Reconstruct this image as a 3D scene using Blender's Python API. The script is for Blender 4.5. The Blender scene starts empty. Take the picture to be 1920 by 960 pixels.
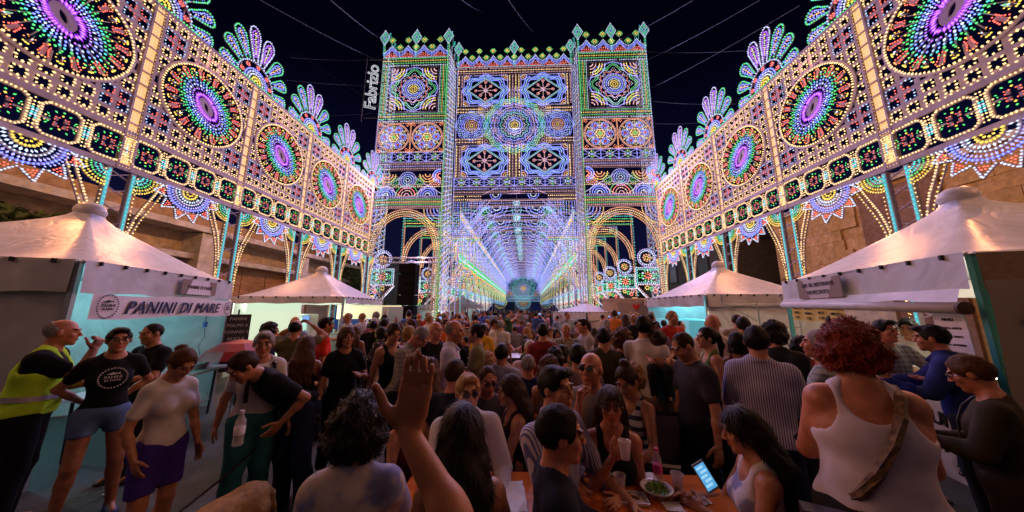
import bpy, bmesh, math, random
import numpy as np
from mathutils import Vector, Matrix
PI = math.pi
R = math.radians
rnd = random.Random(7)
S = bpy.context.scene
C = S.collection
# ------------------------------------------------------------------ camera
F_PX, CAM_H = 560.0, 1.85
PITCH, YAW = R(10.125), R(2.0136)
cam = bpy.data.cameras.new('camera'); camo = bpy.data.objects.new('camera', cam); C.objects.link(camo)
cam.sensor_width = 36; cam.lens = 36 * F_PX / 1920; cam.clip_end = 2000; cam.clip_start = 0.05
camo.location = (0, 0, CAM_H); camo.rotation_euler = (PI/2 + PITCH, 0, YAW)
S.camera = camo
# ------------------------------------------------------------------ night sky, exposure
W = bpy.data.worlds.new('World'); S.world = W; W.use_nodes = True
nt = W.node_tree; nt.nodes.clear()
wo = nt.nodes.new('ShaderNodeOutputWorld'); bg = nt.nodes.new('ShaderNodeBackground')
tc = nt.nodes.new('ShaderNodeTexCoord'); sx = nt.nodes.new('ShaderNodeSeparateXYZ'); cr = nt.nodes.new('ShaderNodeValToRGB')
nt.links.new(tc.outputs['Generated'], sx.inputs[0]); nt.links.new(sx.outputs['Z'], cr.inputs[0])
cr.color_ramp.elements[0].position = 0.0; cr.color_ramp.elements[0].color = (.006, .007, .034, 1)
cr.color_ramp.elements[1].position = .62; cr.color_ramp.elements[1].color = (.0006, .0006, .004, 1)
e = cr.color_ramp.elements.new(.35); e.color = (.0025, .003, .018, 1)
nt.links.new(cr.outputs[0], bg.inputs[0]); bg.inputs[1].default_value = 1.0
nt.links.new(bg.outputs[0], wo.inputs[0])
S.view_settings.view_transform = 'Standard'; S.view_settings.look = 'None'
S.view_settings.exposure = 0; S.view_settings.gamma = 1
S.render.engine = 'CYCLES'
S.cycles.max_bounces = 5; S.cycles.diffuse_bounces = 2; S.cycles.glossy_bounces = 2; S.cycles.transmission_bounces = 3
S.cycles.transparent_max_bounces = 6; S.cycles.sample_clamp_indirect = 2.5; S.cycles.sample_clamp_direct = 0
S.cycles.caustics_reflective = False; S.cycles.caustics_refractive = False
# ------------------------------------------------------------------ helpers
_fw = Vector((-math.sin(YAW)*math.cos(PITCH), math.cos(YAW)*math.cos(PITCH), math.sin(PITCH)))
_rt = Vector((math.cos(YAW), math.sin(YAW), 0)); _up = _rt.cross(_fw)
def at(px, py, x=None, y=None, z=None, depth=None):
    """world point that the photograph shows at pixel (px, py), on the given plane"""
    d = _fw*F_PX + _rt*(px-960) + _up*(480-py)
    t = depth/F_PX if depth is not None else y/d.y if y is not None else x/d.x if x is not None else (z-CAM_H)/d.z
    return Vector((d.x*t, d.y*t, d.z*t + CAM_H))
MATS = {}
def mat(name, col=(.5,.5,.5), rough=.6, metal=0, emit=None, es=0, noise=0, nscale=20, bump=0, spec=.5, objcol=False, alpha=1, trans=0, sheen=0, ndist=0, stretch=None, noise2=None, attr=None, sss=0):
    if name in MATS: return MATS[name]
    m = bpy.data.materials.new(name); m.use_nodes = True; MATS[name] = m
    t = m.node_tree; b = t.nodes['Principled BSDF']; L = t.links.new
    b.inputs['Roughness'].default_value = rough; b.inputs['Metallic'].default_value = metal
    b.inputs['Specular IOR Level'].default_value = spec
    b.inputs['Base Color'].default_value = (*col, 1)
    src = None
    if objcol:
        oi = t.nodes.new('ShaderNodeObjectInfo'); src = oi.outputs['Color']
    if attr:
        a = t.nodes.new('ShaderNodeAttribute'); a.attribute_name = attr
        if src is None: src = a.outputs['Color']
        else:
            mx = t.nodes.new('ShaderNodeMix'); mx.data_type = 'RGBA'; mx.blend_type = 'MULTIPLY'; mx.inputs[0].default_value = 1
            L(src, mx.inputs[6]); L(a.outputs['Color'], mx.inputs[7]); src = mx.outputs[2]
    nn = None
    if noise or bump:
        co = t.nodes.new('ShaderNodeTexCoord'); nn = t.nodes.new('ShaderNodeTexNoise'); nn.inputs['Scale'].default_value = nscale
        nn.inputs['Detail'].default_value = 5; nn.inputs['Distortion'].default_value = ndist
        v = co.outputs['Object']
        if stretch:
            mp = t.nodes.new('ShaderNodeMapping'); mp.inputs['Scale'].default_value = stretch; L(v, mp.inputs[0]); v = mp.outputs[0]
        L(v, nn.inputs['Vector'])
    if noise:
        rr = t.nodes.new('ShaderNodeMapRange'); L(nn.outputs[0], rr.inputs[0]); rr.inputs[1].default_value = .3; rr.inputs[2].default_value = .7
        rr.inputs[3].default_value = 1-noise; rr.inputs[4].default_value = 1+noise*.4
        mx = t.nodes.new('ShaderNodeMix'); mx.data_type = 'RGBA'; mx.blend_type = 'MULTIPLY'; mx.inputs[0].default_value = 1
        if src is not None: L(src, mx.inputs[6])
        else: mx.inputs[6].default_value = (*col, 1)
        L(rr.outputs[0], mx.inputs[7]); src = mx.outputs[2]
    if src is not None: L(src, b.inputs['Base Color'])
    if bump:
        bp = t.nodes.new('ShaderNodeBump'); bp.inputs['Strength'].default_value = bump; bp.inputs['Distance'].default_value = .02
        L(nn.outputs[0], bp.inputs['Height']); L(bp.outputs[0], b.inputs['Normal'])
    if emit: b.inputs['Emission Color'].default_value = (*emit, 1); b.inputs['Emission Strength'].default_value = es
    if trans: b.inputs['Transmission Weight'].default_value = trans
    if alpha < 1: b.inputs['Alpha'].default_value = alpha
    if sheen: b.inputs['Sheen Weight'].default_value = sheen
    if sss: b.inputs['Subsurface Weight'].default_value = sss; b.inputs['Subsurface Radius'].default_value = (.02, .008, .004)
    m.cycles.emission_sampling = 'NONE'
    return m
def mesh(name, verts, faces, mats, mi=None, smooth=False):
    me = bpy.data.meshes.new(name); me.from_pydata(verts, [], faces)
    for m in (mats if isinstance(mats, (list, tuple)) else [mats]): me.materials.append(m)
    if mi is not None: me.polygons.foreach_set('material_index', mi)
    if smooth: me.polygons.foreach_set('use_smooth', [True]*len(me.polygons))
    me.update(); return me
def link(name, me, parent=None, loc=None, rz=None):
    o = bpy.data.objects.new(name, me); C.objects.link(o)
    if parent is not None: o.parent = parent
    if loc is not None: o.location = loc
    if rz is not None: o.rotation_euler = (0, 0, rz)
    return o
def empty(name, loc=(0,0,0), rz=0):
    o = bpy.data.objects.new(name, None); C.objects.link(o); o.location = loc; o.rotation_euler = (0, 0, rz); o.empty_display_size = .2; return o
def tag(o, label=None, cat=None, group=None, kind=None):
    if label: o['label'] = label
    if cat: o['category'] = cat
    if group: o['group'] = group
    if kind: o['kind'] = kind
    return o
class MB:
    """collects boxes, tubes, lathes and sheets, links them as ONE mesh"""
    def __init__(s): s.v = []; s.f = []; s.mi = []; s.m = 0
    def add(s, v, f, m=None):
        b = len(s.v); s.v += [tuple(p) for p in v]; s.f += [tuple(i+b for i in q) for q in f]; s.mi += [s.m if m is None else m]*len(f); return s
    def box(s, c, d, rot=None, m=None, taper=1):
        x, y, z = (q/2 for q in d); vs = []
        for sz in (-1, 1):
            k = taper if sz > 0 else 1
            for sx_, sy in ((-1,-1),(1,-1),(1,1),(-1,1)): vs.append(Vector((sx_*x*k, sy*y*k, sz*z)))
        if rot is not None: vs = [rot @ p for p in vs]
        c = Vector(c)
        return s.add([p+c for p in vs], [(3,2,1,0),(4,5,6,7),(0,1,5,4),(1,2,6,5),(2,3,7,6),(3,0,4,7)], m)
    def tube(s, pts, r, n=6, m=None, r2=None, cap=True):
        pts = [Vector(p) for p in pts]; N = len(pts); vs = []; up = Vector((.123,.31,1)).normalized()
        for i, p in enumerate(pts):
            t = (pts[min(i+1,N-1)]-pts[max(i-1,0)]).normalized()
            a = t.cross(up)
            if a.length < .1: a = t.cross(Vector((1,0,0)))
            a.normalize(); b = t.cross(a); rr = r if r2 is None else r+(r2-r)*i/(N-1)
            if isinstance(r, (list, tuple)): rr = r[i]
            for k in range(n): vs.append(p+a*math.cos(2*PI*k/n)*rr+b*math.sin(2*PI*k/n)*rr)
        fs = [(i*n+k, i*n+(k+1)%n, (i+1)*n+(k+1)%n, (i+1)*n+k) for i in range(N-1) for k in range(n)]
        if cap: fs += [tuple(range(n))[::-1], tuple(range((N-1)*n, N*n))]
        return s.add(vs, fs, m)
    def lathe(s, prof, c=(0,0,0), n=16, m=None, sc=(1,1)):
        c = Vector(c); vs = [c+Vector((r*math.cos(2*PI*k/n)*sc[0], r*math.sin(2*PI*k/n)*sc[1], z)) for r, z in prof for k in range(n)]
        N = len(prof)
        return s.add(vs, [(i*n+k, i*n+(k+1)%n, (i+1)*n+(k+1)%n, (i+1)*n+k) for i in range(N-1) for k in range(n)] + [tuple(range((N-1)*n, N*n))], m)
    def grid(s, fn, nu, nv, m=None):
        vs = [fn(i/nu, j/nv) for j in range(nv+1) for i in range(nu+1)]
        return s.add(vs, [(j*(nu+1)+i, j*(nu+1)+i+1, (j+1)*(nu+1)+i+1, (j+1)*(nu+1)+i) for j in range(nv) for i in range(nu)], m)
    def me(s, name, mats, smooth=False): return mesh(name, s.v, s.f, mats, s.mi, smooth)
    def build(s, name, mats, parent=None, smooth=False, loc=None, rz=None): return link(name, s.me(name, mats, smooth), parent, loc, rz)
def text(name, s, size, m, parent=None, ext=.002, shear=0, loc=(0,0,0), rot=(PI/2,0,0), align='CENTER', sx=1, space=1, outline=0):
    cu = bpy.data.curves.new(name, 'FONT'); cu.body = s; cu.size = size; cu.extrude = ext; cu.shear = shear; cu.align_x = align; cu.align_y = 'CENTER'
    cu.space_character = space; cu.resolution_u = 3
    if outline: cu.fill_mode = 'NONE'; cu.bevel_depth = outline; cu.bevel_resolution = 1; cu.extrude = 0
    o = bpy.data.objects.new(name, cu); C.objects.link(o)
    dg = bpy.context.evaluated_depsgraph_get(); me = bpy.data.meshes.new_from_object(o.evaluated_get(dg)); bpy.data.objects.remove(o); bpy.data.curves.remove(cu)
    me.name = name; me.materials.clear(); me.materials.append(m)
    o = link(name, me, parent); o.location = loc; o.rotation_euler = rot; o.scale = (sx, 1, 1); return o
def lamp(name, loc, power, col, r=.06, parent=None):
    l = bpy.data.lights.new(name, 'POINT'); l.energy = power; l.color = col; l.shadow_soft_size = r
    o = bpy.data.objects.new(name, l); C.objects.link(o); o.location = loc
    if parent: o.parent = parent
    return o
def spot(name, loc, power, col, d, parent=None, ang=165, r=.05):
    l = bpy.data.lights.new(name, 'SPOT'); l.energy = power; l.color = col; l.shadow_soft_size = r; l.spot_size = R(ang); l.spot_blend = .6
    o = bpy.data.objects.new(name, l); C.objects.link(o); o.location = loc; o.rotation_euler = Vector(d).to_track_quat('-Z', 'Y').to_euler()
    if parent: o.parent = parent
    return o
# ------------------------------------------------------------------ luminarie: painted boards set with coloured bulbs
BC = dict(W=(1,.57,.17), C=(.60,.70,1), R=(1,.07,.02), G=(.07,1,.18), B=(.10,.15,1), V=(.36,.03,.95), Y=(1,.66,.03), T=(.06,.85,.85), L=(.40,.35,1), O=(1,.33,.05), P=(1,.46,.50), S=(.25,.5,1))
BK = list(BC)
def bulb_mat(k, es):
    n = 'bulb_'+k; c = BC[k]
    m = bpy.data.materials.new(n); m.use_nodes = True; t = m.node_tree; t.nodes.clear(); L = t.links.new
    o = t.nodes.new('ShaderNodeOutputMaterial'); em = t.nodes.new('ShaderNodeEmission'); lw = t.nodes.new('ShaderNodeLayerWeight'); lw.inputs[0].default_value = .5
    r = t.nodes.new('ShaderNodeValToRGB'); L(lw.outputs['Facing'], r.inputs[0]); L(r.outputs[0], em.inputs[0]); L(em.outputs[0], o.inputs[0])
    w = .16 if k not in 'WC' else .25
    r.color_ramp.elements[0].color = (*[a*(1-w)+w for a in c], 1); r.color_ramp.elements[0].position = .05
    r.color_ramp.elements[1].color = (*[a*.75 for a in c], 1); r.color_ramp.elements[1].position = .55
    em.inputs[1].default_value = es; m.cycles.emission_sampling = 'NONE'; return m
BES = dict(W=2.3, C=1.7, R=2.3, G=1.25, B=2.6, V=2.2, Y=1.7, T=1.3, L=1.7, O=1.9, P=1.3, S=1.8)
BM = [bulb_mat(k, BES[k]) for k in BK]
M_board = mat('painted_board', (.50,.40,.43), .65, noise=.25, nscale=6)
M_cream = mat('cream_panel_glow', (.75,.55,.3), .5, emit=(1,.55,.18), es=.75, noise=.3, nscale=9)  # glow stands in for the bulbs' light on the painted plate
M_silver = mat('mirror_foil', (.75,.78,.9), .12, 1)
class Lum:
    def __init__(s, bs=.024, octa=True): s.bd = MB(); s.b = []; s.bs = bs; s.octa = octa; s.ex = MB()
    def strip(s, pts, w, th=.03, y=0, closed=False):
        P = [Vector((p[0], p[1])) for p in pts]; N = len(P); A = []; B = []
        for i in range(N):
            if closed: t = P[(i+1)%N]-P[i-1]
            else: t = P[min(i+1,N-1)]-P[max(i-1,0)]
            t.normalize(); n = Vector((-t.y, t.x))*w/2; A.append(P[i]+n); B.append(P[i]-n)
        vs = []
        for i in range(N): vs += [(A[i].x,y,A[i].y),(B[i].x,y,B[i].y),(B[i].x,y+th,B[i].y),(A[i].x,y+th,A[i].y)]
        fs = []
        for i in range(N if closed else N-1):
            a, b = i*4, ((i+1)%N)*4
            fs += [(a,a+1,b+1,b),(a+1,a+2,b+2,b+1),(a+2,a+3,b+3,b+2),(a+3,a,b,b+3)]
        if not closed: fs += [(0,3,2,1), (N*4-4,N*4-3,N*4-2,N*4-1)]
        s.bd.add(vs, fs); return s
    def bulb(s, u, v, c, k=1, d=None, l=1, y=0):
        s.b.append((u, y-.02, v, BK.index(c), s.bs*k, d if d is not None else 0, l))
    def row(s, p, q, c, sp, k=1, ends=True, y=0, l=1, perp=False):
        n = max(1, round(math.hypot(q[0]-p[0], q[1]-p[1])/sp)); a = math.atan2(q[1]-p[1], q[0]-p[0])+(PI/2 if perp else 0)
        for i in range(n+1 if ends else n):
            t = i/n if ends else (i+.5)/n
            s.bulb(p[0]+(q[0]-p[0])*t, p[1]+(q[1]-p[1])*t, c[i%len(c)], k, a, l, y)
        return s
    def line(s, p, q, c, sp, w=.05, k=1): s.strip([p,q], w); return s.row(p, q, c, sp, k)
    def poly(s, pts, c, sp, w=.05, k=1, closed=False, l=1):
        s.strip(pts, w, closed=closed)
        Q = list(pts)+([pts[0]] if closed else [])
        acc = 0; n = 0
        for a, b in zip(Q, Q[1:]):
            L_ = math.hypot(b[0]-a[0], b[1]-a[1])
            while acc < L_:
                t = acc/L_; s.bulb(a[0]+(b[0]-a[0])*t, a[1]+(b[1]-a[1])*t, c[n%len(c)], k, math.atan2(b[1]-a[1], b[0]-a[0])+PI/2, l); acc += sp; n += 1
            acc -= L_
        return s
    def ring(s, c, r, n, col, k=1, l=1, board=0, a0=0, a1=2*PI, fn=None, ph=0, seg=None, y=0):
        """bulbs on a ring; fn(angle) scales the radius; l = radial length"""
        full = abs(a1-a0-2*PI) < .01
        f = fn or (lambda a: 1)
        if board:
            N = seg or max(8, int(24*(a1-a0)/(2*PI))+ (0 if not fn else 24))
            pts = [(c[0]+r*f(a0+(a1-a0)*i/N)*math.cos(a0+(a1-a0)*i/N), c[1]+r*f(a0+(a1-a0)*i/N)*math.sin(a0+(a1-a0)*i/N)) for i in range(N if full else N+1)]
            s.strip(pts, board, closed=full, y=y)
        for i in range(n):
            a = a0+(a1-a0)*(i+ph)/(n if full else max(1,n-1)); rr = r*f(a)
            s.bulb(c[0]+rr*math.cos(a), c[1]+rr*math.sin(a), col[i%len(col)], k, a, l, y)
        return s
    def spokes(s, c, r0, r1, n, w, ph=0, a0=0, a1=2*PI):
        for i in range(n):
            a = a0+(a1-a0)*(i+ph)/n
            s.strip([(c[0]+r0*math.cos(a), c[1]+r0*math.sin(a)), (c[0]+r1*math.cos(a), c[1]+r1*math.sin(a))], w, y=.004)
    def bulbs_mesh(s, name):
        A = np.array(s.b, dtype=np.float64); q = np.random.RandomState(len(A)); A = A[q.rand(len(A)) > .012]; A[:,4] *= .86+.28*q.rand(len(A)); A[:,[0,2]] += q.randn(len(A),2)*s.bs*.14; A[:,5] += q.randn(len(A))*.12; n = len(A); cy = A[:,1]; k = A[:,4]; ang = A[:,5]; l = A[:,6]
        T = np.array([[1,0,0],[0,0,1],[-1,0,0],[0,0,-1],[0,-1.1,0]] + ([[0,1,0]] if s.octa else []), dtype=float)
        ca, sa = np.cos(ang)[:,None], np.sin(ang)[:,None]
        lx = T[None,:,0]*l[:,None]; lz = np.repeat(T[None,:,2], n, 0)
        V = np.empty((n, len(T), 3)); V[:,:,0] = A[:,0,None]+k[:,None]*(lx*ca-lz*sa); V[:,:,2] = A[:,2,None]+k[:,None]*(lx*sa+lz*ca); V[:,:,1] = cy[:,None]+k[:,None]*T[None,:,1]
        Fc = [[0,1,4],[1,2,4],[2,3,4],[3,0,4]] + ([[1,0,5],[2,1,5],[3,2,5],[0,3,5]] if s.octa else [])
        Fa = (np.array(Fc)[None]+len(T)*np.arange(n)[:,None,None]).reshape(-1,3)
        me = bpy.data.meshes.new(name); me.vertices.add(n*len(T)); me.vertices.foreach_set('co', V.ravel())
        me.loops.add(len(Fa)*3); me.loops.foreach_set('vertex_index', Fa.ravel().astype(np.int32))
        me.polygons.add(len(Fa)); me.polygons.foreach_set('loop_start', np.arange(0, len(Fa)*3, 3, dtype=np.int32)); me.polygons.foreach_set('loop_total', np.full(len(Fa), 3, dtype=np.int32))
        used = sorted(set(A[:,3].astype(int))); mp = {c: i for i, c in enumerate(used)}
        for c in used: me.materials.append(BM[c])
        me.polygons.foreach_set('material_index', np.repeat([mp[int(c)] for c in A[:,3]], len(Fc)).astype(np.int32))
        me.polygons.foreach_set('use_smooth', np.ones(len(Fa), dtype=bool))
        me.update(calc_edges=True); return me
    def meshes(s, name='board'):
        out = []
        if s.bd.v: out.append((name, s.bd.me(name, M_board)))
        if s.b: out.append(('bulbs', s.bulbs_mesh('bulbs')))
        if s.ex.v: out.append(('fittings', s.ex.me('fittings', [M_silver, M_cream, M_teal])))
        return out
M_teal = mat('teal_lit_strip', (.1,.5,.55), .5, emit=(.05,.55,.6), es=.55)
def place(ms, parent, loc=(0,0,0), rz=0, sx=1, holder=None, first=None):
    """one part (board mesh) whose bulbs and fittings are its children"""
    root = None
    for n, me in ms:
        if root is None:
            root = link(holder or n, me, parent); root.location = loc; root.rotation_euler = (0,0,rz); root.scale = (sx,1,1)
        else:
            c = link(n, me, root); c['kind'] = 'stuff'
    return root
# ================================================================== side galleries
def lens(a, t0, k=.38):
    d = abs(math.cos(a-t0)); return 1+k*d**5-.12*(1-d)
def medallion():
    L = Lum(.026)
    c = (0, 7.42); t0 = R(133)
    L.ring(c, 1.225, 0, 'W', board=.07, seg=40); L.ring(c, 1.18, 92, 'W', 1.0, 1.3)
    f = lambda a: lens(a, t0)
    L.strip([(c[0]+.13*f(2*PI*i/24)*math.cos(2*PI*i/24), c[1]+.17*f(2*PI*i/24)*math.sin(2*PI*i/24)) for i in range(24)], .15, closed=True)
    L.ring(c, .275, 34, 'V', 1.15, 2.7, fn=f, board=.03)
    L.ring(c, .39, 46, 'VL', .8, 1.4, fn=f)
    L.ring(c, .47, 46, 'BC', 1, 1.5, fn=f)
    L.ring(c, .55, 50, 'SB', .9, 1.4, fn=f)
    L.spokes(c, .5, .88, 26, .016)
    f2 = lambda a: lens(a, t0, .32)
    L.ring(c, .635, 50, 'TGT', 1, 1.3, fn=f2); L.ring(c, .72, 48, 'G', .95, 1.2, fn=f2); L.ring(c, .79, 34, 'GYG', .8, 1, fn=f2)
    n = 14
    for i in range(n):
        a = 2*PI*(i+.25)/n; ca, sa = math.cos(a), math.sin(a)
        P = lambda r, o: (c[0]+r*ca-o*sa, c[1]+r*sa+o*ca)
        # red bone shaped board with bulbs round it
        L.strip([P(.86,0), P(.92,0), P(.98,0), P(1.04,0), P(1.09,0)], .07)
        for r_, o in ((.85,.05),(.85,-.05),(.90,.045),(.90,-.045),(.95,.05),(.95,-.05),(1.0,.055),(1.0,-.055),(1.05,.075),(1.05,-.075),(1.1,.04),(1.1,-.04),(.83,0),(1.11,0)):
            q = P(r_, o); L.bulb(q[0], q[1], 'R' if r_ < 1.08 else 'O', .68, a, 1.25)
        b = a+PI/n; cb, sb = math.cos(b), math.sin(b); Q = lambda r, o: (c[0]+r*cb-o*sb, c[1]+r*sb+o*cb)
        # silver drop
        pr = [(.80,0),(.88,.025),(.95,.042),(1.0,.04),(1.035,.022),(1.045,0)]
        out = [Q(r_, o) for r_, o in pr]+[Q(r_, -o) for r_, o in pr[-2:0:-1]]; m_ = Q(.97, 0)
        vs = [(x, -.02, z) for x, z in out]+[(m_[0], -.055, m_[1])]; k = len(out)
        L.ex.add(vs, [(i_, (i_+1)%k, k) for i_ in range(k)], 0)
        q = Q(.965, 0); L.bulb(q[0], q[1], 'C', .7, b, 1.6, y=-.05)
        for r_, o in ((1.07,0),(1.06,.035),(1.06,-.035)): q = Q(r_, o); L.bulb(q[0], q[1], 'Y', .9)
        for r_, o in ((.9,.055),(.9,-.055),(.98,.065),(.98,-.065)): q = Q(r_, o); L.bulb(q[0], q[1], 'O' if i%2 else 'Y', .62)
    # pole that carries the eye, behind
    L.strip([(c[0], c[1]-1.2), (c[0], c[1]-.85)], .05, y=.02)
    return L.meshes('medallion')
def lattice(P):
    L = Lum(.024); s = (P-.24)/9.0; c = (0, 7.42); RR = 1.11
    v0, v1 = 5.86, 9.12; rows = round((v1-v0)/s); sv = (v1-v0)/rows; x0 = -4.5*s
    special = {}
    for (i, j), q in {(7,10):1,(0,1):1,(7,1):1,(1,10):1,(3,0):0}.items(): special[(i,j)] = q
    def inside(u, v, m=0): return math.hypot(u-c[0], v-c[1]) < RR+m
    # rails: broken where the medallion stands
    for j in range(rows+1):
        v = v0+j*sv; dv = abs(v-c[1]); w = .10 if j in (0, rows) else .085
        if dv < RR: h = math.sqrt(RR*RR-dv*dv); segs = [(-P/2+.12, -h), (h, P/2-.12)]
        else: segs = [(-P/2+.12, P/2-.12)]
        for a, b in segs:
            if b-a > .03: L.strip([(a,v),(b,v)], w, y=0)
    for i in range(10):
        u = x0+i*s; du = abs(u); w = .085
        if du < RR: h = math.sqrt(RR*RR-du*du); segs = [(v0, c[1]-h), (c[1]+h, v1)]
        else: segs = [(v0, v1)]
        for a, b in segs:
            if b-a > .03: L.strip([(u,a),(u,b)], w, y=.004)
    for i in range(9):
        for j in range(rows):
            u, v = x0+(i+.5)*s, v0+(j+.5)*sv
            if inside(u, v, -.02): continue
            near = inside(u, v, .1)
            col = 'W'
            grp = None
            for (gi, gj) in ((0,1),(7,1),(0,rows-3),(7,rows-3)):
                if gi <= i <= gi+1 and gj <= j <= gj+1: grp = (gi, gj)
            for k in range(8):
                a = 2*PI*k/8; r_ = .082 if k%2 == 0 else .1
                uu, vv = u+r_*math.cos(a), v+r_*math.sin(a)
                if near and inside(uu, vv, .02): continue
                if grp:
                    inner = (uu-(x0+(grp[0]+1)*s))**2+(vv-(v0+(grp[1]+1)*sv))**2 < (.75*s)**2
                    L.bulb(uu, vv, 'R' if inner else ('S' if k%2 else 'C'), .66, a, 1.4)
                else: L.bulb(uu, vv, col, .92 if k%2 == 0 else .8, a, 1.35)
    # corner bulbs on the rails between the cells: sparse
    for j in (0, rows):
        L.row((-P/2+.15, v0+j*sv), (P/2-.15, v0+j*sv), 'W', .085, .8)
    L.strip([(-P/2, 9.2), (P/2, 9.2)], .07, y=-.01)
    for u in (-P/2+.03, P/2-.03): L.strip([(u, 4.93), (u, 9.22)], .04, .02, y=.012)
    # border band of framed flowers
    b0, b1 = 4.98, 5.76; nb = 4; bw = P/nb
    for v in (b0-.03, b1+.02): L.strip([(-P/2, v), (P/2, v)], .11, .05, y=-.02)
    for i in range(nb):
        u0 = -P/2+i*bw+.07; u1 = u0+bw-.14; cu = (u0+u1)/2; cv = (b0+b1)/2; h = (b1-b0)/2-.07; w = (u1-u0)/2
        pts = [(cu-w+.09,cv+h),(cu+w-.09,cv+h),(cu+w,cv+h-.09),(cu+w,cv-h+.09),(cu+w-.09,cv-h),(cu-w+.09,cv-h),(cu-w,cv-h+.09),(cu-w,cv+h-.09)]
        L.poly(pts, 'W', .052, .06, .74, closed=True, l=1.5)
        for k in range(4):
            a = PI/4+k*PI/2; q = (cu+.085*math.cos(a), cv+.085*math.sin(a))
            L.strip([(q[0]-.02, q[1]), (q[0]+.02, q[1])], .075, y=-.01)
            for m_ in (0, 1, 3): L.bulb(q[0]+.038*math.cos(a+m_*PI/2), q[1]+.038*math.sin(a+m_*PI/2), 'R', .55)
            for m_ in (-.3, .3): L.bulb(cu+.2*math.cos(a+m_), cv+.2*math.sin(a+m_), 'G', .6, a, 1.8)
        for d in (-1, 1):
            L.strip([(cu+d*.12, cv), (cu+d*(w-.03), cv)], .028, y=.004)
            for m_ in (-.045, .045): L.row((cu+d*.16, cv+m_), (cu+d*(w-.06), cv+m_), 'GWW', .055, .65)
            L.row((cu, cv+d*.14), (cu, cv+d*.21), 'YG', .05, .9)
            ue = cu+d*(w+.045)
            if i > 0 or d > 0: L.row((ue, cv-.09), (ue, cv+.09), 'TC', .05, .95)
            L.row((ue, cv-h+.04), (ue, cv-.14), 'W', .06, .8); L.row((ue, cv+.14), (ue, cv+h-.04), 'W', .06, .8)
    return L.meshes('lattice_panel')
def upright(P):
    """the bright strip between two panels"""
    L = Lum(.024); h = 9.15-5.8
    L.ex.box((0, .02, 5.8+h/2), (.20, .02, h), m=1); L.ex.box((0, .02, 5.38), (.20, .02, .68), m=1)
    for u in (-.115, .115): L.strip([(u, 4.9), (u, 9.2)], .035, .09, y=-.03)
    for k in range(13): L.strip([(-.10, 5.0+k*.335), (.10, 5.0+k*.335)], .03, y=-.035)
    for u in (-.08, -.03, .03, .08): L.row((u, 4.97), (u, 9.15), 'W', .085, .42)
    return L.meshes('upright')
def petal(L, c, a, r0, r1, w, cols, sp=.07):
    ca, sa = math.cos(a), math.sin(a); P = lambda r, o: (c[0]+r*ca-o*sa, c[1]+r*sa+o*ca)
    N = 14; pts = []
    for i in range(N+1):
        t = i/N; ph = -PI/2+PI*t; wd = w*math.cos(ph*.999)
    prof = [(0,.35),(.25,.55),(.5,.8),(.75,1),(.9,.8),(.98,.4),(1,0)]
    up_ = [P(r0+(r1-r0)*t, w*o) for t, o in prof]; dn = [P(r0+(r1-r0)*t, -w*o) for t, o in prof[::-1][1:]]
    pts = up_+dn
    L.poly(pts, cols[0], sp, .03, 1.0)
    inn = [P(r0+(r1-r0)*(.12+t*.76), w*o*.55) for t, o in prof]+[P(r0+(r1-r0)*(.12+t*.76), -w*o*.55) for t, o in prof[::-1][1:]]
    L.poly(inn, cols[1], sp, .025, .9)
    L.row(P(r0+(r1-r0)*.2, 0), P(r0+(r1-r0)*.8, 0), cols[2], sp*.9, .95)
    for t, o in ((.45,.3),(.6,.34),(.75,.3)):
        for e_ in (1,-1): q = P(r0+(r1-r0)*t, w*o*e_*.8); L.bulb(q[0], q[1], 'L', .9)
    return L
def crest():
    L = Lum(.026, True); c = (0, 9.35)
    for k, a in enumerate((2, 33, 58, 80, 100, 122, 147, 178)):
        long_ = (1.22, 1.36, 1.62, 1.86, 1.86, 1.62, 1.36, 1.22)[k]
        oc = 'GTG' if k not in (3,4) else 'CLC'
        petal(L, c, R(a), .70, long_, .20, (oc, 'B' if k not in (3,4) else 'V', 'YLO' if k in (1,2,5,6) else 'CY'))
    L.ring(c, .66, 26, 'CS', .9, 1, board=.04, a0=0, a1=PI)
    for a in (12, 48, 90, 132, 168): 
        q = (c[0]+.53*math.cos(R(a)), c[1]+.53*math.sin(R(a))); L.strip([(q[0]-.05,q[1]),(q[0]+.05,q[1])], .1); L.ring(q, .055, 6, 'R', .9)
    L.ring(c, .41, 20, 'B', 1, 1.4, board=.04, a0=0, a1=PI); L.ring(c, .33, 18, 'LC', .9, 1.3, a0=0, a1=PI)
    L.ring(c, .25, 14, 'C', .9, 1.4, board=.03, a0=0, a1=PI); L.ring(c, .15, 9, 'Y', 1.1, 1.4, a0=0, a1=PI); L.ring(c, .06, 4, 'Y', 1.2, a0=0, a1=PI)
    L.strip([(-.95, 9.27), (.95, 9.27)], .07); L.row((-.9, 9.3), (.9, 9.3), 'G', .07)
    for u in (-.5, .5): L.strip([(u, 9.2), (u, 10.4)], .03, y=.05)
    L.strip([(0, 9.2), (0, 11)], .03, y=.05)
    return L.meshes('crest')
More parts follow.
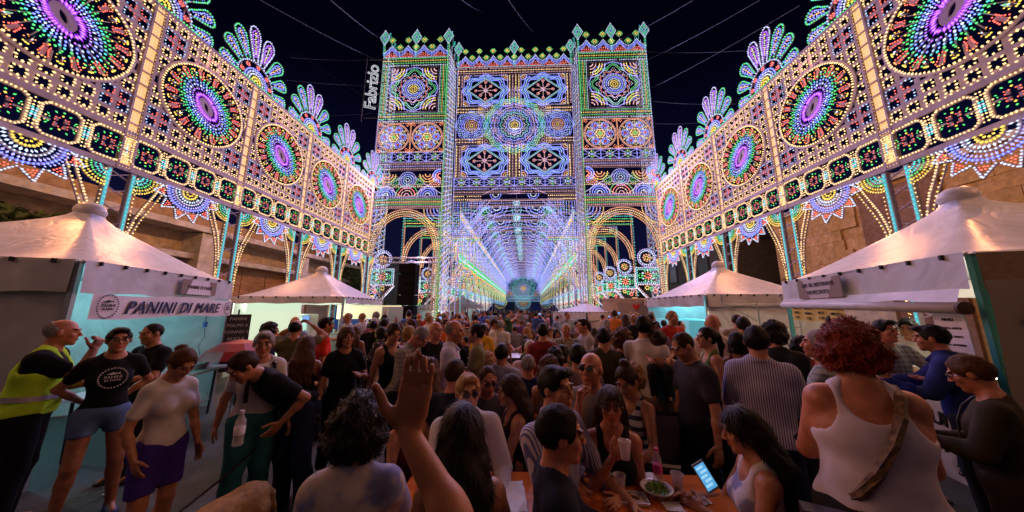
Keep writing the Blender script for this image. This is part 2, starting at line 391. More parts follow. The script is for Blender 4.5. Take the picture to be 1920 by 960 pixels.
def pendant():
    L = Lum(.026, True); c = (0, 4.88); A0, A1 = PI, 2*PI
    L.ring(c, .10, 5, 'Y', 1.2, 1.2, a0=A0, a1=A1); L.ring(c, .2, 11, 'Y', 1.1, 1.4, board=.05, a0=A0, a1=A1)
    L.ring(c, .31, 14, 'C', 1, 1.8, a0=A0, a1=A1); L.ring(c, .40, 18, 'C', .9, 1.2, board=.05, a0=A0, a1=A1)
    L.ring(c, .50, 22, 'L', 1, 1.8, a0=A0, a1=A1); L.ring(c, .58, 26, 'B', 1.1, 1.6, board=.05, a0=A0, a1=A1); L.ring(c, .645, 26, 'L', .85, 1.2, a0=A0, a1=A1)
    for k in range(6):
        a = PI+PI*(k+.5)/6; ca, sa = math.cos(a), math.sin(a); P = lambda r, o: (c[0]+r*ca-o*sa, c[1]+r*sa+o*ca)
        L.poly([P(.69,.16), P(.98,0), P(.69,-.16)], 'C', .062, .03, .95)
        for r_, o in ((.73,.06),(.73,-.06),(.73,0),(.79,.03),(.79,-.03),(.85,0)): q = P(r_, o); L.bulb(q[0], q[1], 'R', .95)
    for u in (-.75, .75): L.line((u*.9, 4.86), (u*1.22, 4.86), 'C', .07, .04)
    return L.meshes('pendant')
def leg():
    L = Lum(.024, True)
    for u in (-.2, .2):
        L.strip([(u, .02), (u, 4.88)], .09, .09)
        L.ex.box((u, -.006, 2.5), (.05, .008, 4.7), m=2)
        L.row((u, .4), (u, 4.8), 'T', .1, .75)
        L.row((u+(.07 if u > 0 else -.07), .5), (u+(.07 if u > 0 else -.07), 4.8), 'W', .095, .7)
    for k in range(12): L.strip([(-.2, .5+k*.38), (.2, .69+k*.38)], .02, y=.03); L.strip([(.2, .5+k*.38), (-.2, .69+k*.38)], .02, y=.055)
    for d in (-1, 1):
        c = (d*.24, 4.86)
        # quarter wheel and the flaring curve below it
        for r_, col, k in ((.12,'T',.7),(.19,'T',.7),(.26,'G',.7),(.33,'Y',.75),(.40,'Y',.8)):
            a0, a1 = (1.5*PI, 2*PI) if d > 0 else (PI, 1.5*PI)
            L.ring(c, r_, int(5+r_*20), col, k, 1.4, board=.02 if r_ > .38 else 0, a0=a0, a1=a1)
        for k in range(5):
            a = (1.5*PI+k*PI/8) if d > 0 else (PI+k*PI/8)
            L.strip([(c[0]+.05*math.cos(a), c[1]+.05*math.sin(a)), (c[0]+.42*math.cos(a), c[1]+.42*math.sin(a))], .016, y=.006)
        pts = [(d*(.24+.44*math.exp(-((4.86-v)/.80)**1.7)+.03), v) for v in [4.84-.16*i for i in range(11)]]
        L.poly(pts, 'W', .062, .035, .95)
        pts = [(d*(.24+.52*math.exp(-((4.86-v)/.95)**1.7)+.06), v) for v in [4.84-.16*i for i in range(16)]]
        L.poly(pts, 'WY', .085, .02, .8)
        L.row((d*.30, 3.0), (d*.29, .6), 'YW', .09, .75)
    L.strip([(-.32, .02), (.32, .02)], .06, .3, y=-.1)
    return L.meshes('leg')
def side_wall(x, y0, P, rz, label):
    root = tag(empty('light_gallery', (x, y0, 0), rz), label, 'light gallery', 'illuminated side galleries along the street')
    d = 1 if rz > 0 else -1
    lat, med = lattice(P), _med
    for k in range(-4, 5):  # rearmost modules lie unseen behind the camera, added for fill light
        u = d*k*P*1.0
        pn = place(lat, root, (u, 0, 0))
        mo = place(med, root, (u, -.02, 7.42*.12), sx=(.88 if d > 0 else -.88)); mo.scale.z = .88
        pd = place(_pend, root, (u, -.03, 4.88*.2)); pd.scale = (.80, 1, .80)
    for k in range(-5, 5):
        u = d*(k+.5)*P
        place(_upr, root, (u, 0, 0)); place(_leg, root, (u, 0, 0))
        if k > -5: place(_crest, root, (u, .06, 0))
    # added spots stand in for the bulbs' light on street and houses behind
    for k in range(-4, 5):
        q = 1 if k > -2 else .24  # weaker fill from the unseen modules behind the camera
        spot('upper_bulb_fill', (d*k*P, -.12, 9.22), 165*q, (1,.44,.23), (0,-1,-.75), root)
        spot('border_bulb_fill', (d*k*P, -.12, 5.0), 115*q, (1,.36,.14), (0,-1,-.55), root)
        spot('back_bulb_fill', (d*k*P+.7, .14, 6.2), 150*q, (1,.46,.17), (0,1,-.15), root)
    return root
_med = medallion(); _upr = upright(2.7); _crest = crest(); _pend = pendant(); _leg = leg()
XC = -.42     # the middle of the street
side_wall(-8.85, 4.56, 2.65, PI/2, 'long bright gallery of warm bulbs with eye medallions standing over the bread stall')
side_wall(8.15, 5.02, 2.76, -PI/2, 'long bright gallery of warm bulbs with eye medallions before the sandstone wall')
# ================================================================== great facade (towers + centre)
def dashes(L, u0, u1, v0, v1, rows, col, sp=.11, k=1, l=1.6, board=True):
    h = (v1-v0)/rows
    if board:
        for j in range(rows+1): L.strip([(u0, v0+j*h), (u1, v0+j*h)], .035)
    for j in range(rows): L.row((u0+.05, v0+(j+.5)*h), (u1-.05, v0+(j+.5)*h), col if isinstance(col, str) else col[j%len(col)], sp, k, perp=True, l=l)
def rosette(L, c, r, spec, spokes=0, sw=.03):
    for q in spec:
        fr, n, col = q[:3]; lobes = q[3] if len(q) > 3 else 0; amp = q[4] if len(q) > 4 else .12; l = q[5] if len(q) > 5 else 1.5; bd = q[6] if len(q) > 6 else .03
        fn = (lambda a, lobes=lobes, amp=amp: 1+amp*math.cos(lobes*a)) if lobes else None
        L.ring(c, r*fr, n, col, 1, l, board=bd, fn=fn)
    if spokes: L.spokes(c, r*.1, r*.98, spokes, sw)
def crown(L, u0, u1, v, n, tall=(0,.5,1)):
    w = (u1-u0)/n
    for i in range(n):
        a = u0+i*w; m = a+w/2
        for q, col in ((0,'C'),(.14,'B'),(.28,'B'),(.42,'L')):
            L.poly([(a, v+.42-q*.8), (a+w*.25, v+.58-q*.8), (m, v+.95-q*.8), (a+w*.75, v+.58-q*.8), (a+w, v+.42-q*.8)], col, .11, .03, 1)
        for r_ in range(3): L.row((m-.36+.12*r_, v+.08+.12*r_), (m+.36-.12*r_, v+.08+.12*r_), 'R', .11, 1.1)
        for (uu, vv) in ((m, v+1.38), (a+w, v+.82)):
            if i == n-1 and uu > m: continue
            L.ring((uu, vv), .21, 12, 'G', 1, 1, board=.04, fn=lambda t: 1-.22*abs(math.sin(2*t))); L.ring((uu, vv), .11, 6, 'Y', 1.2); L.bulb(uu, vv, 'Y', 1.6); L.strip([(uu, vv-.5), (uu, vv-.21)], .03)
    L.line((u0, v), (u1, v), 'C', .11, .05)
    for t in tall:
        uu = u0+(u1-u0)*t; vv = v+1.62
        for q, col in ((1,'C'),(.76,'T'),(.52,'G'),(.28,'S')):
            L.poly([(uu, vv+.60*q), (uu+.34*q, vv), (uu, vv-.60*q), (uu-.34*q, vv)], col, .1, .035, 1, closed=True)
        L.strip([(uu, v), (uu, vv-.55)], .05); L.row((uu-.04, v+.1), (uu-.04, vv-.62), 'T', .12); L.row((uu+.04, v+.1), (uu+.04, vv-.62), 'G', .12)
def star_panel(L, u0, u1, v0, v1):
    c = ((u0+u1)/2, (v0+v1)/2); r = min(u1-u0, v1-v0)/2*.98
    rosette(L, c, r, [(.07,6,'Y'),(.15,14,'Y',0,0,2),(.24,24,'C',0,0,1.8),(.33,34,'B',0,0,2),(.41,40,'C',0,0,1.2),(.47,44,'LB',0,0,1.6),(.58,64,'RP',12,.1,1.3),(.66,70,'C',12,.12,1,0)])
    rosette(L, c, r, [(.80,84,'G',8,.11,1.3),(.88,92,'GT',8,.1,1.2),(1.0,100,'BL',8,.03,1.5)])
    for sx_ in (-1, 1):
        for sy in (-1, 1):
            q = (c[0]+sx_*r*.80, c[1]+sy*r*.80)
            for rr, col in ((.10,'P'),(.22,'P'),(.36,'Y'),(.46,'YO'),(.56,'L')):
                a = math.atan2(-sy, -sx_); L.ring((c[0]+sx_*r*.95, c[1]+sy*r*.95), r*rr*1.1, int(5+rr*34), col, 1, 1.5, board=.03, a0=a-PI/4, a1=a+PI/4)
    L.strip([(u0,v0),(u1,v0),(u1,v1),(u0,v1)], .05, closed=True)
def hex_panel(L, u0, u1, v0, v1):
    c = ((u0+u1)/2, (v0+v1)/2); r = min(u1-u0, v1-v0)/2
    rosette(L, c, r, [(.07,6,'G'),(.15,10,'Y'),(.27,24,'W',6,.12,1.4),(.93,60,'O',0,0,1.3),(1.0,64,'P',0,0,1)])
    for k in range(6):
        a = k*PI/3; q = (c[0]+r*.60*math.cos(a), c[1]+r*.60*math.sin(a))
        L.ring(q, r*.24, 14, 'L', 1, 1.6, board=.03); L.ring(q, r*.15, 9, 'B', 1.1, 1.5); L.ring(q, r*.07, 4, 'R', 1)
        a += PI/6; q = (c[0]+r*.66*math.cos(a), c[1]+r*.66*math.sin(a)); L.ring(q, r*.14, 8, 'GWY', 1, 1, board=.02)
        L.row((c[0]+r*.3*math.cos(a), c[1]+r*.3*math.sin(a)), (c[0]+r*.9*math.cos(a), c[1]+r*.9*math.sin(a)), 'W', .11)
    for sx_ in (-1, 1):
        for sy in (-1, 1): 
            for m_ in (.86, .96): q = (c[0]+sx_*r*m_, c[1]+sy*r*m_); L.ring(q, .08, 4, 'RO', 1.1)
    L.strip([(u0,v0),(u1,v0),(u1,v1),(u0,v1)], .06, closed=True); L.poly([(u0,v0),(u1,v0),(u1,v1),(u0,v1)], 'O', .12, .05, 1, closed=True)
def lat_band(L, u0, u1, v0, v1, n):
    w = (u1-u0)/n; L.line((u0,v0),(u1,v0),'L',.11,.05); L.line((u0,v1),(u1,v1),'L',.11,.05)
    for i in range(n):
        a = u0+i*w; m = a+w/2; c = (m, (v0+v1)/2)
        for p, q in (((a+.05,v0+.05),(a+w-.05,v1-.05)),((a+.05,v1-.05),(a+w-.05,v0+.05))): L.line(p, q, 'LB', .11, .035)
        L.line((m, v0), (m, v1), 'G', .12, .03); L.line((a, v0), (a, v1), 'B', .1, .05); L.ring(c, .2, 9, 'YG', 1, 1.4, board=.02); L.row((a, c[1]), (a+w, c[1]), 'BL', .12)
def mixed_band(L, u0, u1, v0, v1):
    w = u1-u0; c = ((u0+u1)/2, v1-.62)
    for r_, n, col in ((.12,6,'C'),(.26,14,'S'),(.4,20,'B'),(.54,26,'L')): L.ring(c, r_, n, col, 1, 1.7, board=.02)
    for d in (-1, 1):
        q = (c[0]+d*w*.29, v1-.25)
        for r_, n, col in ((.15,7,'O'),(.32,12,'O'),(.5,18,'Y')): L.ring(q, r_, n, col, 1, 1.4, board=.03, a0=PI, a1=2*PI)
        q = (c[0]+d*w*.40, v0+.95)
        for r_, n, col in ((.1,5,'Y'),(.22,10,'R'),(.36,16,'O')): L.ring(q, r_, n, col, 1, 1.4, board=.03)
        q = (c[0]+d*w*.18, v0+.9); L.ring(q, .12, 6, 'G', 1.1); L.ring(q, .25, 12, 'G', 1, 1.3, board=.03); L.ring(q, .38, 14, 'P')
        q = (c[0]+d*w*.30, v0+.02)
        for r_, n, col in ((.15,7,'C'),(.3,12,'B'),(.45,18,'B'),(.6,22,'L')): L.ring(q, r_, n, col, 1, 1.7, board=.02, a0=0, a1=PI)
        L.line((u0 if d < 0 else u1, v0+.1), (c[0]+d*.2, v1-.3), 'LC', .12, .04); L.line((c[0]+d*w*.1, v0), (c[0]+d*w*.45, v1-.5), 'PW', .12, .03)
        for r_, col in ((.16,'R'),(.3,'B'),(.44,'B')): L.ring((c[0]+d*w*.47, v1-.35), r_, int(r_*50), col, 1.1, 1.5, a0=(PI/2 if d > 0 else -PI/2), a1=(1.5*PI if d > 0 else PI/2))
    for r_, n, col in ((.15,6,'P'),(.35,10,'PY'),(.52,16,'R'),(.7,20,'G')): L.ring((c[0], v0), r_, n, col, 1, 1.4, board=.02, a0=0, a1=PI)
    L.row((u0, v0+.72), (u1, v0+.72), 'P', .11); L.row((u0, v0+.58), (u1, v0+.58), 'W', .12)
def arch_bay(L, u0, u1, vs, vt, cols=('O','W','Y','O'), post=True):
    """arch between vs (springing) and vt (crown), with spandrels"""
    c = ((u0+u1)/2, vs); a = (u1-u0)/2; h = vt-vs
    for i, q in enumerate((1.0, .945, .89, .835)):
        pts = [(c[0]-a*q*math.cos(PI*t/20), vs+h*q*math.sin(PI*t/20)) for t in range(21)]
        L.poly(pts, cols[i%len(cols)], .12, .045, 1, l=1.4)
    for i, q in enumerate((.86,.92,.98)):
        for d in (-1, 1):
            if post: L.line((c[0]+d*a*q, .3), (c[0]+d*a*q, vs), 'OWY'[i], .13 if i == 1 else .16, .06)
    for d in (-1, 1):
        for r_, col in ((.25,'L'),(.45,'B'),(.65,'P'),(.85,'L'),(1.05,'Y')):
            L.ring((c[0]+d*a, vt), r_, int(r_*14)+2, col, 1, 1.5, board=.02, a0=(PI if d > 0 else 1.5*PI), a1=(1.5*PI if d > 0 else 2*PI))
def side_ornament(L, cu, v, d=1):
    """lilac circle, framed square, and the blue edged bracket under it"""
    for r_, n, col in ((.10,5,'Y'),(.2,8,'O'),(.42,22,'C'),(.52,26,'L')): L.ring((cu, v+1.55), r_, n, col, 1, 1.2, board=.03)
    for (x0, x1, y0, y1, col) in ((-.72,.72,0,.95,'C'),(-.62,.62,.1,.85,'T')): L.poly([(cu+x0,v+y0),(cu+x1,v+y0),(cu+x1,v+y1),(cu+x0,v+y1)], col, .11, .04, 1, closed=True)
    c = (cu, v+.48); L.ring(c, .1, 6, 'R', 1.1); L.ring(c, .2, 8, 'O', 1, 1.3); L.ring(c, .33, 12, 'GC', 1.1, 1.6)
    for s_ in (-1, 1): L.ring((cu+s_*.42, v+.48), .12, 6, 'G', 1)
    pts = [(cu+d*.72, v-.05), (cu-d*.72, v-.05), (cu+d*.72, v-1.65)]
    L.poly(pts, 'P', .13, .04, 1, closed=True); L.poly([(cu-d*.78, v-.1), (cu+d*.68, v-1.75)], 'C', .1, .06, 1.2)
    for (a, b, col) in ((.35,-.4,'R'),(.5,-.75,'Y'),(.15,-.3,'G'),(.45,-.2,'P'),(.58,-1.05,'G'),(-.1,-.22,'Y')): L.ring((cu+d*a, v+b), .1, 6, col, 1.1)
def tower_face(w, top=18.83):
    """one tower front, u from 0 to w"""
    L = Lum(.030, False); m = .12
    crown(L, .02, w-.02, top, 4)
    dashes(L, 0, w, 18.1, top, 4, ('C','G','Y','G'), .115)
    for a, b in ((0, .55), (w-.55, w)):
        for i, col in enumerate(('G','G','Y','G','C')): 
            u = a+.06+i*.107 if a == 0 else b-.06-i*.107
            L.line((u, 14.65), (u, 18.08), col, .115, .03, 1)
    star_panel(L, .62, w-.62, 14.72, 18.05)
    dashes(L, 0, w, 13.9, 14.62, 4, ('C','G','Y','G'), .115)
    hex_panel(L, .08, w/2-.02, 11.83, 13.86); hex_panel(L, w/2+.02, w-.08, 11.83, 13.86)
    lat_band(L, .02, w-.02, 11.12, 11.78, 4)
    dashes(L, .02, w-.02, 10.55, 11.06, 3, ('P','L','P'), .12)
    mixed_band(L, .05, w-.05, 8.85, 10.5)
    dashes(L, 0, w, 8.02, 8.82, 5, ('P','G','Y','G','L'), .12)
    arch_bay(L, .05, w-.05, 5.4, 7.95)
    for u, col in ((.02,'L'),(w-.02,'G')): L.line((u, .1), (u, top), col, .12, .07, 1.1)
    L.line((.14, .1), (.14, 8), 'W', .13, .06); L.line((w-.14, .1), (w-.14, 8), 'T', .13, .06)
    return L
def tower_side(d):
    """inner side of a tower, dense pale lilac lattice"""
    L = Lum(.030, False); r = random.Random(3)
    for u in (0, d*.33, d*.66, d): L.line((u, .1), (u, 20.4), 'G' if u in (0,) else 'C', .11, .05)
    nz = 60
    for j in range(nz):
        v = .5+j*.32
        for i in range(3): L.line((d*i/3, v), (d*(i+1)/3, v+.32), 'CLCS'[(i+j)%4], .1, .02); L.row((d*(i+1)/3, v), (d*i/3, v+.32), 'CPLYC'[(i*2+j)%5], .1)
    for k in range(8): 
        L.ring((d*.5, 2+k*2.3), d*.3, 16, 'YLS'[k%3], 1, 1.2, board=.03); L.ring((d*.5, 2+k*2.3), d*.16, 8, 'OB'[k%2], 1)
    L.poly([(d*.1,20.4),(d*.3,21.6),(d*.5,20.7),(d*.7,21.6),(d*.9,20.4)], 'T', .1, .04)
    return L
def diamond_panel(L, u0, u1, v0, v1):
    c = ((u0+u1)/2, (v0+v1)/2); w, h = (u1-u0)/2, (v1-v0)/2
    L.poly([(u0,v0),(u1,v0),(u1,v1),(u0,v1)], 'L', .11, .04, 1, closed=True)
    for q, col in ((.86,'T'),(.78,'C')): L.poly([(c[0]+w*q,c[1]),(c[0],c[1]+h*.98*q),(c[0]-w*q,c[1]),(c[0],c[1]-h*.98*q)], col, .1, .035, 1, closed=True)
    for i, q in enumerate((1.0,.9,.8)):
        fn = lambda a: 1
        pts = [(c[0]+w*q*math.cos(a)*(1+.07*math.cos(8*a)), c[1]+h*q*math.sin(a)*(1+.10*math.cos(8*a))) for a in [2*PI*t/56 for t in range(56)]]
        L.poly(pts, 'BSB'[i], .1, .03, 1.1, closed=True, l=1.6)
    for k in range(8):
        a = k*PI/4; sx_ = .45 if k%2 == 0 else .33
        L.row(c, (c[0]+w*sx_*math.cos(a), c[1]+h*sx_*1.2*math.sin(a)), 'P', .09, 1.1); q = (c[0]+w*sx_*math.cos(a), c[1]+h*sx_*1.25*math.sin(a)); L.ring(q, .09, 5, 'PR', 1, 1.2, board=.03)
    L.ring(c, .12, 6, 'L', 1.1)
    for sx_ in (-1, 1):
        for sy in (-1, 1):
            q = (c[0]+sx_*w, c[1]+sy*h); a = math.atan2(-sy, -sx_)
            for r_, col in ((.15,'Y'),(.3,'O'),(.44,'L')): L.ring(q, r_, int(r_*16)+2, col, 1, 1.4, board=.02, a0=a-PI/4, a1=a+PI/4)
def centre_face(w):
    """u from -w/2 to w/2"""
    L = Lum(.032, False); h = w/2
    crown(L, -h, h, 19.85, 8, tall=(0,.5,1))
    dashes(L, -h, h, 19.2, 19.8, 3, ('P','W','P'), .12)
    for v0, v1 in ((16.5, 19.15), (10.95, 13.45)):
        diamond_panel(L, -h+.5, -.5, v0+.08, v1-.05); diamond_panel(L, .5, h-.5, v0+.08, v1-.05)
        for a, b in ((-h, -h+.46), (-.46, .46), (h-.46, h)):
            n = 4 if a == -.46 else 2
            for i in range(n+1): L.strip([(a+(b-a)*i/n, v0), (a+(b-a)*i/n, v1)], .04)
            for i in range(n):
                u = a+(b-a)*(i+.5)/n; L.row((u, v0+.08), (u, v1-.08), 'WPW'[i%3], .12, 1, l=1.7, perp=True)
    for d in (-1, 1):
        dashes(L, *sorted((d*h, d*2.25)), 15.95, 16.42, 2, 'W', .12); dashes(L, *sorted((d*h, d*2.25)), 13.55, 14.0, 2, 'WP', .12)
        q = (d*3.12, 14.98)
        rosette(L, q, 1.1, [(.1,6,'Y'),(.22,12,'P',0,0,1.6),(.34,18,'O'),(.48,28,'L',0,0,2),(.62,36,'B',8,.06,1.8),(.76,44,'B',8,.08,1.5),(.9,50,'S',8,.1,1.6),(1.02,56,'B',8,.06,1.4)])
        for sy in (-1, 1):
            q = (d*2.05, 14.98+sy*1.25)
            for r_, col in ((.12,'P'),(.28,'P'),(.44,'Y'),(.58,'O')): L.ring(q, r_, int(r_*26)+3, col, 1, 1.4, board=.03)
    rosette(L, (0, 14.98), 2.12, [(.05,6,'Y'),(.11,14,'Y',0,0,1.8),(.19,26,'C',0,0,1.8),(.27,36,'B',0,0,1.6),(.35,48,'PC',12,.12,1.4),(.46,60,'T',12,.06,1.6),(.56,72,'B',12,.05,1.6),(.68,84,'L',0,0,1.4),(.78,100,'B',12,.04,1.8),(.88,112,'T',16,.03,2.2,.05),(.95,118,'T',16,.03,1.8,.05),(1.02,124,'G',16,.03,1.8,.05)], 24)
    for k in range(12):
        a = (k+.5)*PI/6; q = (1.52*math.cos(a), 14.98+1.52*math.sin(a)); L.ring(q, .27, 12, 'L', 1, 1.4, board=.03); L.ring(q, .13, 6, 'PR', 1.1)
    lat_band(L, -h, h, 10.3, 10.9, 8)
    dashes(L, -h, h, 9.75, 10.22, 2, ('P','L'), .12)
    for d in (-1, 1):
        dashes(L, *sorted((d*h, d*2.3)), 9.2, 9.7, 2, 'W', .13)
        for r_, col in ((.35,'C'),(.6,'B'),(.85,'L'),(1.1,'B'),(1.35,'L'),(1.6,'G')): L.ring((d*3.2, 7.0), r_, int(r_*16)+4, col, 1, 1.5, board=.03, a0=0, a1=PI)
        L.line((d*2.2, 9.7), (d*1.2, 10.2), 'PL', .12, .05)
        for q in range(10): L.line((d*(4.2-q*.2), 6.95+.0*q), (d*(2.35), 8.2-q*.12), 'LSPL'[q%4], .12, .02); L.row((d*(2.4+q*.19), 9.15), (d*(2.4+q*.19), 8.3), 'BLSP'[q%4], .12)
        for q in range(9):
            u = d*(4.12-q*.14); L.row((u, 3.2+.02*q*q), (u, 9.1), ('BLSB','SBYL','LBSB','YBTL')[q%4], .15, .85); L.row((u-.05*d, 4.4), (u-.05*d, 6.3), 'GYL'[q%3], .15, .7)
        for q in range(14): L.strip([(d*2.95, 3.6+q*.4), (d*4.2, 3.6+q*.4)], .03)
        for q in range(3): L.ring((d*3.55, 4.2+q*1.0), .36, 14, 'PYC'[q], 1, 1.3, board=.03); L.ring((d*3.55, 4.2+q*1.0), .18, 7, 'OTR'[q])
        for q in range(8):
            u = d*(4.15-q*.24); L.row((u, 5.1), (u, 6.35), 'LYTSLPYL'[q], .12)
        for q, col in ((.9,'Y'),(.76,'O'),(.62,'L'),(.48,'P')): L.poly([(d*3.25-q*.95*math.cos(PI*t/12), 3.3+1.7*q*math.sin(PI*t/12)) for t in range(13)], col, .12, .03); L.line((d*2.3, 9.2), (d*2.3, 7), 'L', .12, .05)
        for r_, col in ((.2,'C'),(.36,'B')): L.ring((d*1.3, 9.7), r_, int(r_*36), col, 1, 1.5, a0=PI, a1=2*PI)
        dashes(L, *sorted((d*h, d*2.2)), 6.4, 6.95, 4, ('G','Y','L','L'), .12)
        for u in (d*h, d*(h-.35), d*(h-.7)): L.line((u, .1), (u, 6.4), 'LYT'[int(abs(u)*10)%3], .13, .06)
    for u in (-h, h): L.line((u, 6), (u, 19.9), 'L', .11, .08)
    return L
fac = tag(empty('light_facade', (XC, 17.5, 0)), 'monumental square towered facade of coloured bulbs closing the street under the night sky', 'light facade')
w = 4.5; tf = tower_face(w).meshes('tower_face')
ts = tower_side(2.1).meshes('tower_side')
place(tf, fac, (-9.05, 0, 0)); place(tf, fac, (8.75, 0, 0), sx=-1)
place(ts, fac, (-4.53, .05, 0), rz=PI/2); place(ts, fac, (4.23, .05, 0), rz=PI/2)
for x in (-9.05, 8.75): place(ts, fac, (x, .05, 0), rz=PI/2)
place(centre_face(8.5).meshes('centre_face'), fac, (-.1, 2.1, 0))
# hanging chain of white lamps across the big rosette
L = Lum(.05)
for j, (v, hw) in enumerate(((16.0, 3.2), (14.6, 3.9))):
    for i in range(46):
        u = -hw+2*hw*i/45; z = v-.0*u; L.row((u, z), (u, z-(.35+.35*((i*7)%5)/5)), 'C', .17, .55, l=1.5)
    L.strip([(-hw, v), (hw, v)], .02)
place(L.meshes('icicle_lights'), fac, (-.1, 1.95, 0))
for x, y, z, p, c in ((-6.8,-.2,16,1500,(.50,.46,1)),(6.5,-.2,16,1500,(.50,.46,1)),(-6.8,-.2,10,1250,(.9,.5,.75)),(6.5,-.2,10,1250,(.9,.5,.75)),(0,1.9,15,1600,(.48,.46,1)),(0,1.9,10.5,1300,(.75,.5,.9)),(0,1.9,18.5,550,(.38,.38,1))):
    spot('facade_bulb_fill', (x,y,z), p, c, (0,-1,-.7), fac)  # added spot, gives the light of the facade's many bulbs
# the name that climbs the tower's edge, in white tubes
M_neon = mat('white_tube', (.8,.8,.8), .4, emit=(.85,.9,1), es=.75)
o = text('name_sign', 'Fabrizio', 1.12, M_neon, None, shear=.25, rot=(PI/2, -PI/2, 0), loc=(-9.95, 17.3, 16.4), outline=.02, sx=1.0, space=.95)
for dz in (-.55, .55): MB().box((0, dz, -.05), (4.9, .03, .03)).build('sign_rail', M_board, o)
for k in range(6): MB().box((-2.2+k*.88, -.25, -.06), (.03, 1.3, .03)).build('sign_bracket', M_board, o)
tag(o, 'upright white outlined neon lettering climbing the left tower edge', 'sign')
# ================================================================== the long arcade behind the facade
def nave_wall(m):
    """one bay of the nave wall, u 0..m (away), seen from inside"""
    L = Lum(.045, False)
    for q, col in ((1,'Y'),(.86,'T'),(.72,'Y'),(.58,'G')):
        L.poly([(m/2-m/2*q*math.cos(PI*t/12), 3.35+1.7*q*math.sin(PI*t/12)) for t in range(13)], col, .13, .04)
    for k in range(6): a = PI*(k+.5)/6; L.row((m/2-m*.52*math.cos(a), 3.4+1.75*math.sin(a)), (m/2-m*.75*math.cos(a), 3.5+2.1*math.sin(a)), 'TYS'[k%3], .14)
    L.ring((0, 3.1), .35, 10, 'T', 1, board=.03); L.ring((0, 3.1), .18, 6, 'B')
    for j in range(5): L.row((0, 5.22+j*.15), (m, 5.22+j*.15), 'GGC'[j%3], .10, 1.5)
    for v in (5.1, 5.95): L.strip([(0,v),(m,v)], .07)
    L.row((0, 5.1), (m, 5.1), 'O', .14)
    for i in range(9):
        u = m*i/8; L.row((u, 6.0), (u, 8.3), ('BLYBTSLG'[i%8]), .17, .95); 
        if i%2 == 0: L.strip([(u, 6), (u, 8.4)], .03)
    for q, col in ((1,'Y'),(.8,'L'),(.6,'P')): L.poly([(m/2-m*.4*q*math.cos(PI*t/12), 6.6+1.3*q*math.sin(PI*t/12)) for t in range(13)], col, .14, .03)
    for v, col in ((8.45,'C'),(8.6,'W'),(8.75,'WY'),(8.9,'CW'),(9.05,'C')): L.row((0, v), (m, v), col, .10, 1.05)
    for v in (8.4, 9.1): L.strip([(0, v), (m, v)], .07)
    return L.meshes('nave_wall')
def cross_frame():
    """one cross frame of the arcade: aisles, ceiling beam, rosettes at the haunches"""
    L = Lum(.042, False); n = 4.2
    for v, col in ((9.55,'P'),(9.72,'L'),(9.9,'P')): L.row((-n+.7, v), (n-.7, v), col, .14)
    for v in (9.45, 10.0): L.strip([(-n+.6, v), (n-.6, v)], .1, .12)
    for d in (-1, 1):
        for r_, col in ((.3,'C'),(.55,'B'),(.8,'L')): L.ring((d*1.5, 9.45), r_, int(r_*18)+3, col, 1, 1.5, a0=PI, a1=2*PI)
        L.ring((d*2.35, 9.1), .12, 6, 'G', 1.1); L.ring((d*2.35, 9.1), .3, 14, 'GT', 1, board=.04); L.ring((d*2.35, 9.1), .48, 18, 'L')
        L.ring((d*3.0, 8.5), .4, 14, 'B', board=.04); L.ring((d*3.0, 8.5), .2, 8, 'P')
        L.line((d*1.9, 10), (d*3.6, 8.0), 'PL', .14, .05); L.line((d*2.3, 10), (d*n, 7.9), 'L', .14, .05)
        # post of the nave and of the aisle's outer side
        L.strip([(d*n, .05), (d*n, 9.4)], .1, .1); L.row((d*n, 3.2), (d*n, 9.3), 'C', .2, .9)
        L.strip([(d*8.45, .05), (d*8.45, 8.9)], .1, .1); L.row((d*8.36, .6), (d*8.36, 7.9), 'O', .17); L.row((d*8.52, .6), (d*8.52, 8.6), 'T', .22)
        # aisle arch and its band
        c = (d*(n+8.45)/2, 5.4); a = (8.45-n)/2
        for i, q in enumerate((1.0,.93,.86)):
            pts = [(c[0]-a*q*math.cos(PI*t/16), 5.4+2.4*q*math.sin(PI*t/16)) for t in range(17)]
            L.poly(pts, 'OWO'[i], .14, .06)
        for j, col in enumerate('GYGTL'): L.row((c[0]-a, 8.0+j*.2), (c[0]+a, 8.0+j*.2), col, .13)
        for v in (7.95, 8.95): L.strip([(c[0]-a, v), (c[0]+a, v)], .06)
        inner = c[0]-d*a
        for q in range(9): L.row((inner+d*.14*q, 6.0+.16*q), (inner+d*.14*q, 7.85), ('LS','PL','YL')[q%3], .16, .9)
        for r_, col in ((.3,'Y'),(.5,'L'),(.7,'S'),(.9,'L'),(1.1,'B')): L.ring((inner, 6.2), r_, int(r_*18)+2, col, 1, 1.5, board=.02)
        for k, (v, col) in enumerate(((4.6,'P'),(3.9,'Y'),(3.2,'L'))): L.ring((inner+d*.3, v), .35, 10, col, 1.1, board=.03); L.ring((inner+d*.3, v), .17, 5, 'GOT'[k], 1.1)
        side_ornament(L, d*7.7, 3.3, d)
    for d in (-1, 1):
        for q in range(9):
            a, b = (d*(4.15-q*.1), 6.2+q*.36), (d*(2.5-q*.06), 9.35)
            L.row(a, b, 'BSLBT'[q%5], .19)
        L.strip([(d*4.15, 7.6), (d*2.2, 9.4)], .05)
    for q, col in ((1,'BL'),(.93,'S'),(.86,'B')): L.poly([(4.15*q*math.cos(PI*t/24), 5.7+3.7*q*math.sin(PI*t/24)) for t in range(25)], col, .20, .03, .9)
    return L.meshes('cross_frame')
